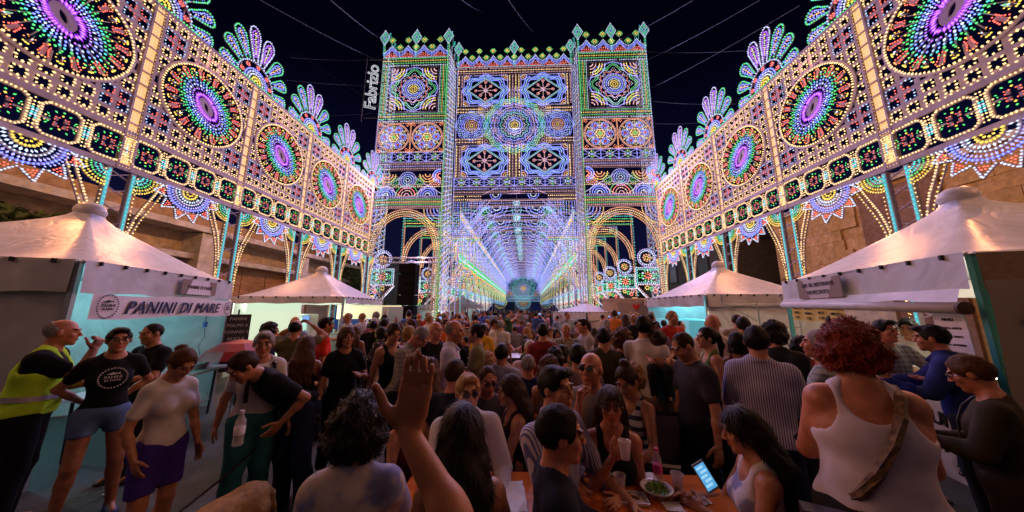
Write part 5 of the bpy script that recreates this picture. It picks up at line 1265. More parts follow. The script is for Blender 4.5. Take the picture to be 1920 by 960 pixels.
    # ---- bottom
    if bottom and bottom != 'none' and legs:
        F = Field(*cb); inf = .013
        F.ell(P+v3(0,.005,.01), (.143*g,.105*g,.11), 0, infl=inf)
        for s_ in (1,-1): F.ell(P+v3(s_*.075,.07,-.02), (.078*g,.07,.09), .04, infl=inf)
        if bottom in ('skirt',):
            z = {'stand':.55}.get(pose,.55); F.cone(P+v3(0,0,-.05), v3(0,.0,.58 if pose != 'sit' else .5)+ (v3(0,-.3,0) if pose == 'sit' else v3(0,0,0)), .15, .19, .05)
        fl = .012 if bottom == 'trousers' else .010
        for i in range(2): leg_(F, i, inf, 1.0 if bottom in ('trousers','jeans') else (.0 if pose != 'sit' else 0), .05, fl if bottom != 'jeans' else .0)
        F.cut(T(0,0,1.06), up_)
        if bottom in ('shorts','jeanshorts'):
            if pose != 'sit': F.cut((0,0,.60 if bottom == 'shorts' else .76), (0,0,-1))
            else: F.cut((0,-.30,0), (0,-1,0))
        if bottom == 'skirt' and pose != 'sit': F.cut((0,0,.52), (0,0,-1))
        F.folds(.0035, 30, rs); r_ = F.net()
        if r_: out.append(('shorts' if 'shorts' in bottom else 'skirt' if bottom == 'skirt' else 'trousers', np_mesh('trousers', *r_, [CL['plain']]), 'bottom'))
    # ---- top
    if top:
        F = Field(*cb); inf = {'tank':.009,'halter':.009}.get(top, .016 if not f else .013)+xinf; torso(F, inf)
        if top in ('shirt','jacket') : inf += .004
        for i in range(2):
            if top in ('tee',): arm(F, i, inf*1.2, .60, fore=False)
            elif top in ('shirt','jacket','rolled'): 
                arm(F, i, inf, 1, fore=True)
                dr = wr[i]-el[i]; dr /= np.linalg.norm(dr)
                if top == 'rolled': F.ell(wr[i]-dr*.02, (.13,.13,.13), 0, mode='s')
        for i in range(2):
            w_ = wr[i]+(wr[i]-el[i])/np.linalg.norm(wr[i]-el[i])*.10
            if top in ('shirt','jacket'): F.ell(w_, (.115,.115,.115), 0, mode='s')
            elif top == 'tee' :
                if np.linalg.norm(T(0,0,1.1)-wr[i]) > .01: F.cone(el[i]+(wr[i]-el[i])*.25, w_, .07, .07, 0, mode='s') if np.linalg.norm(T(0,-.02,1.15)-wr[i]) > .24 else None
        if top == 'dress': F.cone(T(0,0,1.0), v3(P[0],P[1]+(-.25 if pose == 'sit' else 0),.60 if pose != 'sit' else .52), .15, .23, .06)
        if top in ('shirt','rolled'):
            F.ell(T(0,-.085,1.49), (.035,.06,.075), .01, M=Rt, mode='s'); F.ell(T(0,.01,1.58), (.085,.09,.08), 0, M=Rt, mode='s')
            cp = [T(.074*math.sin(q), .014+.066*math.cos(q), 1.475+.018*math.cos(q)) for q in np.linspace(-2.45, 2.45, 12)]
            for a_, b_ in zip(cp, cp[1:]): F.cone(a_, b_, .015, .015, .004)
            for s_ in (1,-1): F.cone(T(s_*.045,-.045,1.475), T(s_*.055,-.095,1.435), .013, .008, .004)
        else: F.ell(T(0,-.05 if f else -.03,1.53), (.10 if f else .085,.11,.085 if f else .065), .01, M=Rt, mode='s')
        if top in ('tank','halter','dress'):
            for s_ in (1,-1): F.ell(T(s_*(sw+.022),.0,1.40), (.062,.16,.13 if top != 'halter' else .17), .01, M=Rt, mode='s')
            F.ell(T(0,-.10,1.47), (.085,.09,.12), .01, M=Rt, mode='s')
            F.ell(T(0,.12,1.47), (.095,.09,.13 if top != 'halter' else .22), .01, M=Rt, mode='s')
        F.folds(.0068 if top in ('shirt','tee','jacket','rolled') else .0025, 26, rs)
        hem = hem or {'tee':.93,'shirt':.90,'rolled':.90,'tank':.94,'halter':1.0,'jacket':.86,'dress':.55}.get(top,.93)
        if top != 'dress': F.cut(T(0,0,hem), -up_)
        elif pose != 'sit': F.cut((0,0,hem), (0,0,-1))
        V, Q = F.net(); out.append((dict(tee='t_shirt',shirt='shirt',rolled='shirt',tank='tank_top',halter='halter_top',jacket='jacket',dress='dress')[top], np_mesh('shirt', V, Q, [CL['plain']]), 'top'))
    # ---- hair
    if hair:
        mg = .34; hx = fn*1.35
        down = .42 if hair in ('long','longwave','pony') else .14
        la, ha = hc-v3(.2,.22,.2)-(0,0,down-.12), hc+v3(.2,.22,.24); F = Field(*[axis(la[a], ha[a], hx, hx, []) for a in range(3)])
        thick = {'buzz':.002,'short':.010,'curly':.026,'afro':.045,'bob':.02,'fringe':.004}.get(hair, .014)
        F.ell(Hd(0,.020,.028), (.077+thick*.8,.094+thick,.093+thick), 0, M=Rh)
        if hair == 'short' and seed%2: F.ell(Hd(0,-.06,.095), (.055,.045,.03), .02, M=Rh)
        fz = {'long':.085,'longwave':.09,'bob':.085}.get(hair, .10)
        dirn = Rh@v3(0,0,-1)
        if hair in ('long','longwave'):
            for s_, y_, r_ in ((1,.03,.042),(-1,.03,.042),(.5,.075,.052),(-.5,.075,.052),(0,.09,.05)):
                a_ = Hd(s_*.062,y_,-.01); b_ = nb+Rt@v3(s_*.085,.075+abs(y_)*.4,.0); c_ = nb+Rt@v3(s_*.10,.10,-.25); F.cone(a_, b_, r_, r_*.95, .03); F.cone(b_, c_, r_*.95, r_*.45, .03)
        if hair == 'bob':
            for s_, y_ in ((1,.02),(-1,.02),(.55,.07),(-.55,.07),(0,.085)): F.cone(Hd(s_*.066,y_,0), Hd(s_*.075,y_,-.085), .038, .034, .03)
        if hair in ('afro','curly'):
            for s_ in (1,-1): F.ell(Hd(s_*.05,.04,-.02), (.06+thick*.4,.08,.07+thick*.4), .03, M=Rh)
        if hair == 'bun': F.ell(Hd(0,.10,.085), (.045,.04,.042), .01, M=Rh)
        if hair == 'topbun': F.ell(Hd(0,.05,.14), (.042,.04,.038), .01, M=Rh)
        if hair == 'pony': a_ = Hd(0,.115,.05); b_ = Hd(0,.15,-.08); F.cone(a_, b_, .035, .034, .012); F.cone(b_, Hd(0,.13,-.24), .034, .012, .01)
        # the face stays free
        w_ = .066 if hair in ('long','longwave','bob') else .080
        zc, rz_ = (-.048,.118) if hair in ('long','longwave','bob','afro') else (-.030,.118)
        F.ell(Hd(0,-.105,zc), (w_,.088 if hair not in ('long','longwave','bob') else .08,rz_), .012, M=Rh, mode='s')
        if hair in ('short','buzz','fringe','pony','bun','topbun'):
            for s_ in (1,-1): F.ell(Hd(s_*.085,-.005,-.035), (.03,.035,.045), .01, M=Rh, mode='s'); 
            F.cut(Hd(0,.02,-.065), Rh@v3(0,-.5,-1)) if hair != 'pony' else F.ell(Hd(0,.02,-.12), (.1,.08,.06), .01, M=Rh, mode='s')
        if hair == 'fringe': F.cut(Hd(0,.02,.045), Rh@v3(0,-.9,1))
        am, fq = {'curly':(.0085,95),'afro':(.011,90),'longwave':(.006,60),'buzz':(.0008,90),'fringe':(.001,60)}.get(hair, (.0035,75)); F.noise(am, fq, rs)
        V, Q = F.net(); out.append(('hair', np_mesh('hair', V, Q, [M_hair]), 'hair'))
    if legs:
        for i in range(2): out.append(('shoe', MB().add(*shoe_shape(an[i])).me('shoe', [M_shoe], True), 'shoe'))
    if glasses:
        mb = MB()
        for s_ in (1,-1):
            pts = [Hd(s_*.031+.022*math.cos(q), -.100+abs(.022*math.cos(q))*.25, .010+.016*math.sin(q)) for q in [2*PI*k/14 for k in range(15)]]; mb.tube(pts, .0022, 4)
            if glasses == 'sun': mb.add([tuple(p) for p in pts[:14]], [tuple(range(14)) if s_ < 0 else tuple(range(13,-1,-1))], 1)
            mb.tube([Hd(s_*.053,-.095,.014), Hd(s_*.078,-.05,.014), Hd(s_*.082,.0,.012)], .0022, 4)
        mb.tube([Hd(-.01,-.103,.014), Hd(.01,-.103,.014)], .0022, 4)
        out.append(('glasses', mb.me('glasses', [M_frame, M_lens]), None))
    if bag:
        mb = MB(); w_ = {'leopard':.024}.get(bag, .012)
        for sgn in (1,):
            pts = []
            for q in np.linspace(0, 1, 15):
                a_ = PI*2*q; x_ = (.16*g+.012)*math.sin(a_); 
                pts.append(T(-.11+.20*(1-math.cos(a_))/2*1.25, (.128*g+.01)*math.sin(a_)*-1, 1.47-.50*(1-math.cos(a_))/2))
            mb.tube(pts, w_*.5 if bag != 'leopard' else .02, 6)
        mb.box(T(.15*g,.13*g+.05,.90), (.20,.08,.20), rot=None, m=1)
        out.append(('shoulder_bag', mb.me('bag', [mat('leopard_strap', (.16,.09,.04), .6, noise=.85, nscale=45) if bag == 'leopard' else mat('dark_leather', (.02,.012,.01), .5), mat('dark_leather', (.02,.012,.01), .5)]), None))
    info = dict(hair=hair, hd=(hc, Rh@v3(0,0,1), Rh@v3(0,1,0)), seed=seed, top=Hd(0,.01,.122), wr=wr, el=el, T=T, Hd=Hd, Rt=Rt, Rh=Rh, hc=hc, P=P, nb=nb, sh=sh)
    return out, info
def shoe_shape(a):
    vs = []; 
    for (y, w_, zt) in ((.07,.030,.075),(.03,.038,.09),(-.05,.040,.065),(-.13,.044,.045),(-.175,.030,.032)):
        for (x, z) in ((-1,0),(1,0),(1,.55),(0.6,1),(-.6,1),(-1,.55)): vs.append((a[0]+x*w_, a[1]+y, a[2]-.088+.004+zt*z))
    fs = [(i*6+k, i*6+(k+1)%6, (i+1)*6+(k+1)%6, (i+1)*6+k) for i in range(4) for k in range(6)]+[(5,4,3,2,1,0),(24,25,26,27,28,29)]
    return vs, fs
SK = dict(tan=(.44,.19,.10), fair=(.56,.28,.18), dark=(.27,.115,.06), red=(.50,.185,.10))
HC = dict(black=(.010,.007,.007), brown=(.035,.017,.010), chest=(.085,.034,.014), blond=(.32,.17,.06), grey=(.26,.24,.23), white=(.5,.48,.46), red=(.17,.022,.009))
def strands(me, style, hd, n, seed):
    """loose locks lying on the hair and standing off it"""
    nv = len(me.vertices); co = np.empty(nv*3); me.vertices.foreach_get('co', co); no = np.empty(nv*3); me.vertices.foreach_get('normal', no); co = co.reshape(-1,3); no = no.reshape(-1,3)
    q = np.random.RandomState(seed+5); i = q.randint(0, nv, n); p = co[i]; nr_ = no[i]; hc, up = hd[:2]
    curly = style in ('curly','afro'); ln = {'curly':.030,'afro':.034,'long':.07,'longwave':.06,'bob':.045}.get(style, .020)*(.6+.8*q.rand(n,1))
    flow = np.tile(-up, (n,1))
    if style in ('short','buzz','pony','bun','topbun'): flow = (p-hc)*0+np.array(hd[2])*1.0-up*.35
    flow = flow+q.randn(n,3)*(1.1 if curly else .22); t = flow-nr_*np.sum(flow*nr_,1,keepdims=True); t /= np.linalg.norm(t,axis=1,keepdims=True)+1e-6
    b = np.cross(t, nr_)*(.0022 if curly else .0015); lift = (.010 if curly else .003)*q.rand(n,1)
    p0 = p-nr_*.001; p1 = p+t*ln*.5+nr_*lift; p2 = p+t*ln+nr_*(lift*(1.3 if curly else .3)-.001)
    if curly: p2 = p2-t*ln*.35+np.cross(t,nr_)*ln*.35
    V = np.stack([p0-b,p0+b,p1+b,p1-b,p2+b*.2,p2-b*.2],1).reshape(-1,3); k = 6*np.arange(n)[:,None]; Q = np.concatenate([k+[0,1,2,3], k+[3,2,4,5]])
    return np_mesh('locks', V, Q, [M_hair])
def dress(out, root, cols, pat=None, locks=None):
    first = {}
    for n, me, k in out:
        o = link(n, me, root)
        if k: o.color = (*cols.get(k, (.1,.1,.1)), 1)
        if k == 'top' and pat:
            o.material_slots[0].link = 'OBJECT'; o.material_slots[0].material = CL[pat]
        if n == 'hair' and locks: lo_ = link('locks', strands(me, *locks), o); lo_['kind'] = 'stuff'; lo_.color = tuple(min(1, c_*1.5+.002) for c_ in o.color[:3])+(1,)
        first[n] = o
    return first
OCC = []
def put(root, info, px, py, s=None, depth=None, yaw=0, H=None, z0=0):
    """stand the figure so that the top of its head shows at pixel (px,py)"""
    d = depth or .235*F_PX/s
    if H: P = at(px, py, z=H)
    else: P = at(px, py, depth=d)
    k = P.z/info['top'][2]; t = info['top']; c, s_ = math.cos(yaw), math.sin(yaw)
    root.location = (P.x-k*(t[0]*c-t[1]*s_), P.y-k*(t[0]*s_+t[1]*c), z0); root.rotation_euler = (0,0,yaw); root.scale = (k,k,k); OCC.append((root.location.x, root.location.y)); return k
# ================================================================== the people in front, one by one
HEROES = {}
def wpt(root, p):
    k = root.scale[0]; c, s_ = math.cos(root.rotation_euler[2]), math.sin(root.rotation_euler[2]); p = [q*k for q in p]
    return Vector((root.location[0]+p[0]*c-p[1]*s_, root.location[1]+p[0]*s_+p[1]*c, root.location[2]+p[2]))
def person(label, px, py, s, yaw, skin='tan', hc='black', tc=(.02,.02,.022), bc=(.02,.02,.025), sc=(.02,.02,.02), pat=None, group=None, H=None, **k):
    root = empty('person'); k.setdefault('hero', s >= 38); k.setdefault('seed', len(HEROES))
    out, info = make_person(**k)
    s0 = s; s = s*((.90 if k.get('pose') == 'sit' else .86) if s >= 38 else .88)
    d_ray = at(px, py, depth=1.0)
    kk = put(root, info, px, py, s, yaw=R(yaw)-math.atan2(d_ray.x, d_ray.y)*.9, H=H)
    tag(root, label, 'person', group)
    parts = dress(out, root, dict(skin=SK[skin] if isinstance(skin, str) else skin, hair=HC[hc], top=tc, bottom=bc, shoe=sc), pat, (info['hair'], info['hd'], 3000 if s0 > 60 else 1200, info['seed']) if s0 >= 40 and info['hair'] else None)
    HEROES[label] = (root, info, parts)
    DBG.append('%-46s k=%.2f z=%.2f (%.1f,%.1f)' % (label[:46], kk, kk*info['top'][2], root.location.x, root.location.y))
    return root, info, parts
DBG = []
BLK = (.006,.006,.008); NAVY = (.012,.016,.06); WHT = (.62,.60,.58); GRY = (.25,.24,.24)
# -- left group by the bread stall
hv = dict(sex='m', hair='fringe', fat=.28, arms='down', lh=(.02,-.30,1.16), rh=(-.12,-.25,1.49), rp=(-.3,-.3,-1), hd=(None,(.1,-.15,1)), pn=(None,(.6,.6,0)), lcurl=1.5, rcurl=1.5, lean=.10, seed=1, hn=True)
r_, inf_, pt = person('stout balding man in a yellow high visibility vest raising his fist by the bread stall', 126, 599, 53, 84, 'red', 'grey', tc=BLK, bc=(.008,.008,.012), top='tee', **hv)
o2, _i = make_person(top='tank', bottom=None, xinf=.022, hero=True, hem=.93, **{k: v for k, v in hv.items() if k != 'hn'})
for n, me, k in o2:
    if n == 'tank_top': v_ = link('reflective_vest', me, r_); v_.color = (.50,.85,.04,1)
M_refl = mat('reflective_tape', (.55,.55,.60), .3, .4)
T_ = inf_['T']
mb = MB()
for z in (1.08,): 
    pts = [T_(.222*math.cos(q), .02+.185*math.sin(q), z) for q in np.linspace(0, 2*PI, 25)]
    mb.add([tuple(p+v3(0,0,d)) for p in pts for d in (-.022,.022)], [(2*i,2*i+2,2*i+3,2*i+1) for i in range(24)])
mb.build('reflective_band', M_refl, r_)
mb = MB(); w_ = inf_['wr'][0]; mb.tube([tuple(w_-(w_-inf_['el'][0])*.06+v3(0,0,0)), tuple(w_-(w_-inf_['el'][0])*.16)], .037, 10); mb.build('wristwatch', M_blackm, r_)
def chest_badge(par, info, r0=.088, x=0, z=1.28, y=-.150):
    p = info['T'](x, y, z); badge(par, p[0], p[1], p[2], r0, mat('white_print', (.6,.6,.6), .7))
r_, inf_, pt = person('thin woman in glasses, black printed tee and denim shorts, hands behind her back', 228, 615, 52, 12, 'tan', 'black', tc=BLK, bc=(.10,.17,.34), sc=(.03,.04,.22), sex='f', hair='short', glasses='y', bottom='jeanshorts', top='tee', lh=(.10,.16,1.02), rh=(-.10,.16,1.02), lp=(1,.3,0), rp=(-1,.3,0), pose='wide')
chest_badge(r_, inf_)
r_, inf_, pt = person('bearded man in a black printed tee working inside the bread stall', 286, 607, 43, -50, 'tan', 'black', tc=BLK, seed=3, hair='buzz', arms='hold', hp=.15)
chest_badge(r_, inf_, .08)
person('girl with tied back hair in a white tee and purple shorts looking down', 356, 660, 64, 40, 'tan', 'chest', tc=(.60,.56,.54), bc=(.05,.025,.25), sex='f', hair='bun', hp=.62, arms='down', bottom='shorts', top='tee', lh=(.21,-.10,.88), rh=(-.20,-.06,.90))
# bending man with the leash
person('man in a dark tee bending over the yellow dog with its leash', 440, 668, 62, -62, 'tan', 'brown', tc=BLK, bc=NAVY, hair='short', lean=.85, hp=-.15, rh=(-.22,-.30,.86), lh=(.16,-.20,1.10), pose='wide', rcurl=1.3, H=None)
r_, inf_, pt = person('woman with short grey hair, white v neck shirt and black backpack', 498, 622, 54, 14, 'tan', 'grey', tc=(.60,.57,.55), bc=(.03,.16,.18), sex='f', hair='short', arms='swing', top='tee', fat=.12, hy=-.2, hp=.1)
mb = MB()
for s_ in (1,-1): mb.tube([tuple(inf_['T'](s_*.10,-.13,1.12)), tuple(inf_['T'](s_*.105,-.135,1.28)), tuple(inf_['T'](s_*.10,-.07,1.44)), tuple(inf_['T'](s_*.09,.05,1.47)), tuple(inf_['T'](s_*.09,.14,1.36))], .018, 6)
mb.box(tuple(inf_['T'](0,.22,1.22)), (.28,.14,.36)); mb.build('backpack', M_blackm, r_)
rp_, ip_, _p = person('man in a dark cap lifting a phone overhead to take a picture', 556, 600, 36, 160, 'tan', 'black', tc=(.10,.08,.03), hair='fringe', hero=True, arms='down', lh=(.12,-.26,1.66), rh=(-.12,-.26,1.66), lp=(1,0,-.6), rp=(-1,0,-.6), seed=2)
person('dark haired man in profile in front of the lit menu banner', 508, 605, 34, 100, 'tan', 'black', tc=BLK, hair='curly')
person('woman with long straight brown hair and black top seen from behind', 576, 630, 46, 172, 'tan', 'chest', tc=BLK, bc=BLK, sex='f', hair='long', top='tank', arms='hold')
person('woman in an all black tee and trousers walking toward us with auburn hair', 652, 614, 44, 20, 'tan', 'chest', tc=BLK, bc=BLK, sc=(.4,.35,.3), sex='f', hair='bob', arms='one', top='tee', pose='walk', fat=.08)
person('bearded man in a bright red tee before the lit food stall', 613, 595, 32, 100, 'tan', 'black', tc=(.62,.03,.015), bc=(.02,.02,.05), seed=3, hair='short', hero=True)
person('woman with long wavy hair and violet top facing the food counter', 668, 612, 27, 165, 'tan', 'chest', tc=(.12,.06,.16), sex='f', hair='longwave', top='tank')
person('black shirted man standing left of the green shirted one', 701, 601, 24, 170, 'dark', 'black', tc=BLK)
person('man in a green tee near the pale blue menu board', 722, 597, 24, 150, 'tan', 'black', tc=(.04,.26,.03), hair='short')
person('woman in white floral blouse and pale trousers with dark hair', 714, 614, 27, -120, 'tan', 'black', tc=(.6,.52,.5), bc=(.50,.36,.30), pat='floral', sex='f', hair='bob', top='shirt', arms='hold')
person('slim young woman in a black halter dress walking past', 742, 608, 42, 30, 'tan', 'brown', tc=BLK, bc=BLK, sex='f', hair='pony', top='halter', hp=.35, arms='down', bottom='skirt', pose='walk')
person('old man with grey cropped hair in a checked shirt looking down', 803, 620, 44, 68, 'red', 'grey', tc=(.36,.33,.29), pat='check', hair='buzz', hp=.75, lean=.22, top='shirt', arms='hold', fat=.1)
person('bald man in black behind the lilac shirted one', 817, 603, 40, 40, 'red', 'brown', tc=BLK, hair=None, arms='hold')
person('tall balding man in a pale lilac shirt standing in profile', 855, 601, 46, 84, 'red', 'grey', tc=(.46,.46,.68), bc=(.02,.02,.06), hair='fringe', top='shirt', arms='down', hp=.15)
person('man with a small dark bun in an olive tee facing the lilac shirt', 893, 608, 40, -92, 'tan', 'black', tc=(.16,.15,.07), hair='bun', arms='hold', seed=3)
person('man in an orange tee further back', 836, 598, 24, 30, 'tan', 'brown', tc=(.72,.16,.02), hair='short')
person('person in a mustard yellow tee seen from behind with a thin strap', 905, 607, 26, 178, 'tan', 'black', tc=(.62,.34,.02), bag='thin', hair='short')
person('man in a white tee gesturing beside the yellow tee', 927, 598, 22, 90, 'tan', 'brown', tc=WHT, arms='one')
person('second man in a white tee left of the pale front doorway', 938, 601, 22, 170, 'tan', 'grey', tc=WHT)
person('bare armed woman in blue top behind the black halter dress', 768, 612, 34, 150, 'tan', 'blond', tc=(.03,.04,.35), sex='f', hair='bob', top='tank')
# -- seated in the middle
person('woman with long straight chestnut hair in a grey top sitting with her back to us', 807, 672, 50, 170, 'tan', 'chest', tc=(.28,.27,.30), sex='f', hair='long', pose='sit', top='tank', arms='table')
person('short haired man in a navy shirt sitting with his back to us', 855, 672, 56, 150, 'red', 'brown', tc=(.010,.012,.03), hair='buzz', pose='sit', top='shirt', arms='table')
person('blond man in dark glasses and a white shirt sitting facing us', 878, 702, 66, 12, 'fair', 'blond', tc=(.62,.58,.60), hair='short', glasses='sun', pose='sit', top='shirt', arms='table', seed=1)
person('man with receding dark hair and glasses leaning behind the blond man', 916, 688, 54, 18, 'red', 'brown', tc=(.07,.07,.09), hair='buzz', glasses='sun', pose='sit', hp=.25, arms='table', seed=3)
person('woman with very long dark hair sitting in profile beside the men', 955, 704, 58, -75, 'tan', 'brown', tc=(.02,.01,.015), sex='f', hair='long', pose='sit', top='tank', arms='table', hp=.12)
person('young woman in glasses glimpsed between the patterned blouse and the raised hand', 772, 728, 62, 38, 'tan', 'black', tc=(.10,.02,.02), sex='f', hair='long', glasses='y', pose='sit', top='tank', arms='table')
person('curly dark haired woman seen from behind in a pale blue patterned blouse', 676, 752, 100, 172, 'tan', 'black', tc=(.50,.42,.38), pat='lace', sex='f', hair='afro', pose='sit', top='tee', arms='table', fat=.22)
person('woman with a mane of dark hair and thin blue straps seen from behind', 868, 757, 104, 178, 'tan', 'black', tc=(.012,.014,.10), sex='f', hair='longwave', pose='sit', top='halter', arms='table')
person('dark haired young man in a blue and white striped shirt looking to the right', 1040, 688, 74, 52, 'tan', 'black', tc=(.50,.48,.58), pat='stripe', hair='short', pose='sit', top='rolled', arms='table', seed=1)
person('man in a dark navy jacket sitting close with his face in profile', 1052, 762, 100, 98, 'red', 'black', tc=(.008,.010,.028), bc=BLK, hair='short', pose='sit', top='jacket', arms='table', seed=2, hp=.1)
rc_, ic_, _p = person('woman in dark glasses lifting a plastic cup to her mouth', 1143, 725, 70, 2, 'red', 'brown', tc=(.010,.010,.012), sex='f', hair='longwave', glasses='y', pose='sit', top='tank', rh=(-.02,-.23,1.39), lh=(.02,-.27,1.18), rcurl=1.1, hd=(None,(.7,0,.55)), pn=(None,(.3,.8,.2)))
person('bald man in sunglasses resting his chin on his hand', 1108, 661, 58, -22, 'red', 'brown', tc=(.20,.18,.17), hair=None, glasses='sun', pose='sit', top='tee', arms='chin', hp=-.12, rcurl=1.3)
person('woman with pinned up hair in a black and white banded top looking down', 1168, 690, 56, -30, 'tan', 'brown', tc=(.5,.48,.48), pat='hstripe', sex='f', hair='topbun', pose='sit', top='tank', hp=.5, arms='table')
person('woman with fluffy blond hair half hidden behind the banded top', 1186, 683, 50, 160, 'fair', 'blond', tc=(.2,.12,.08), sex='f', hair='curly', pose='sit', arms='table')
person('curly chestnut haired person seen from behind with bare shoulders', 1030, 668, 46, 165, 'tan', 'chest', tc=(.12,.07,.05), sex='f', hair='curly', pose='sit', top='tank', arms='table')
person('grey haired man in a navy tee with his back to us at the long table', 990, 664, 42, 176, 'red', 'grey', tc=(.014,.016,.10), hair='buzz', pose='sit', fat=.2, arms='table')
person('white haired man in a pale pink shirt facing us at the far table', 994, 637, 34, 10, 'red', 'white', tc=(.60,.42,.42), hair='buzz', hero=True, pose='sit', top='shirt', arms='hold')
person('person in a pale grey tee with dark hair seen from behind at the table', 941, 644, 38, 165, 'tan', 'black', tc=(.42,.40,.46), hair='short', pose='sit', arms='table')
person('old woman with curly fair hair in a row of seated heads', 915, 660, 34, 150, 'fair', 'blond', tc=(.2,.1,.08), sex='f', hair='curly', pose='sit', arms='table', hero=True)
person('dark haired boy sitting behind the striped shirt man', 1083, 645, 44, 172, 'tan', 'black', tc=(.3,.2,.2), hair='short', pose='sit', arms='table')
person('dark head with short hair left of the boy', 1040, 652, 38, 175, 'tan', 'black', tc=(.10,.05,.05), hair='curly', pose='sit', arms='table')
person('woman in a salmon tee sitting sideways', 1055, 648, 34, 120, 'tan', 'black', tc=(.5,.16,.12), sex='f', hair='bob', pose='sit', arms='table')
person('man in a maroon tee with a white label on its back', 1018, 606, 36, 172, 'tan', 'black', tc=(.20,.02,.02), hair='short', hero=True)
person('old man with white hair in a checked shirt and shoulder strap', 1061, 606, 30, 8, 'red', 'white', tc=(.42,.38,.30), pat='check', hair='buzz', top='shirt', bag='thin', hero=True)
person('young man in a grey tee and jeans turned to the left', 1095, 598, 30, -70, 'tan', 'black', tc=(.38,.36,.38), bc=(.05,.08,.18), hair='short', hero=True, arms='hold')
person('broad man in an olive shirt seen from behind', 1131, 615, 44, 174, 'tan', 'black', tc=(.060,.055,.025), hair='short', arms='hold', fat=.15)
person('woman with a full head of auburn curls and red dress', 1167, 619, 42, 160, 'tan', 'chest', tc=(.30,.03,.02), sex='f', hair='afro', top='tank')
# -- right group
person('tall man in a white long sleeved top carrying a toddler', 1207, 592, 46, 150, 'tan', 'black', tc=(.60,.54,.52), hair='short', top='shirt', arms='hold')
person('toddler with dark hair held against the shoulder of the white top man', 1231, 602, 34, 10, 'tan', 'black', tc=(.3,.2,.3), hair='short', z0=0) if False else None
person('woman with tied hair in a teal tank top and patterned trousers', 1233, 620, 48, 155, 'tan', 'brown', tc=(.010,.11,.16), bc=(.15,.11,.06), sex='f', hair='bun', top='tank', arms='down', hy=.3)
person('young man in a dark grey tee with bowed head standing by the seated group', 1268, 627, 58, -60, 'tan', 'brown', tc=(.035,.032,.05), bc=BLK, hair='buzz', hp=.55, arms='down', seed=3)
person('bald man in a white tee with his back to us near the closed tent', 1334, 589, 40, 172, 'red', 'brown', tc=(.62,.52,.48), hair=None)
person('man with short dark hair and red shirt behind the striped back', 1392, 594, 36, 176, 'tan', 'black', tc=(.35,.05,.03), hair='short', hero=True)
person('smiling woman with a low ponytail in a green top in left profile', 1324, 614, 46, -70, 'tan', 'black', tc=(.10,.16,.05), sex='f', hair='pony', top='tank')
person('dark bobbed woman in red and black seen from behind', 1381, 624, 46, 178, 'tan', 'black', tc=(.10,.015,.015), sex='f', hair='bob', top='tank')
person('broad man in a blue and white striped shirt with his back to us', 1415, 612, 64, 176, 'tan', 'black', tc=(.50,.46,.56), bc=NAVY, pat='stripe', hair='short', top='shirt', arms='hold', fat=.12, seed=2)
person('dark curly haired man in a dark jacket right of the striped back', 1450, 604, 50, 150, 'tan', 'black', tc=(.012,.014,.016), hair='curly', top='jacket')
person('boy in a white tee seen from behind below the ponytail woman', 1362, 684, 40, 178, 'tan', 'brown', tc=(.60,.52,.50), hair='short', seed=2)
person('woman with dark curly hair right of the striped back', 1503, 632, 46, 140, 'dark', 'black', tc=(.25,.03,.02), sex='f', hair='curly')
person('grey haired man in a pale plaid shirt seen in left profile', 1532, 618, 62, -100, 'red', 'grey', tc=(.40,.42,.36), bc=(.2,.17,.1), pat='check', hair='buzz', top='tee', arms='hold', fat=.15)
person('red haired woman in a white tank top with a leopard bag strap, back to us', 1585, 606, 104, 192, 'red', 'red', tc=(.60,.52,.60), sex='f', hair='curly', top='tank', fat=.38, bag='leopard', lh=(.06,-.26,1.24), rh=(-.06,-.28,1.20), hy=-.25)
rw_, iw_, _p = person('young woman with long dark hair and a white lace top looking at her phone', 1376, 765, 84, -78, 'tan', 'black', tc=(.60,.55,.56), pat='lace', sex='f', hair='long', pose='sit', top='tank', arms='hold', hp=.30, lh=(.08,-.30,1.20), rh=(-.05,-.34,1.20))
person('man in a flat dark cap behind the price papers', 1560, 590, 34, 165, 'tan', 'black', tc=BLK, hair='buzz')
rm_, im_, _p = person('young man with short dark hair taking food over the glass counter', 1655, 600, 46, 40, 'red', 'black', tc=(.42,.42,.42), pat='check', hair='short', seed=1, lh=(.16,-.42,1.26), rh=(-.1,-.30,1.2))
person('vendor in a white printed tee with a quiff behind the glass counter', 1698, 598, 40, -20, 'tan', 'black', tc=(.62,.60,.58), hair='short', seed=1, arms='hold', hp=.3)
person('man in a blue shirt leaning to the counter to pay', 1738, 610, 54, -95, 'red', 'black', tc=(.02,.03,.16), hair='short', top='shirt', rh=(-.16,-.42,1.22), lh=(.1,-.36,1.15), lean=.12, fat=.1)
person('older woman with short auburn hair, glasses and a dark olive jacket in left profile', 1792, 668, 78, -98, 'red', 'chest', tc=(.035,.028,.015), bc=(.03,.02,.02), sex='f', hair='short', glasses='y', top='jacket', arms='hold', hp=.42, fat=.15, bag='thin')
person('person in a bright blue tee between the red hair and the counter', 1650, 668, 52, 170, 'tan', 'black', tc=(.02,.04,.32), hair='short')
# toddler on the shoulder
t_, i_, p_ = person('toddler with dark hair held at the shoulder of the white top man', 1232, 603, 36, 0, 'tan', 'black', tc=(.2,.15,.25), hair='short', arms='table', hero=True, pose='sit')
rt_ = HEROES['tall man in a white long sleeved top carrying a toddler'][0]
k_ = .56; P_ = at(1228, 603, y=rt_.location.y-.02); t_.scale = (k_,)*3; t_.location = (P_.x, P_.y, P_.z-k_*i_['top'][2])
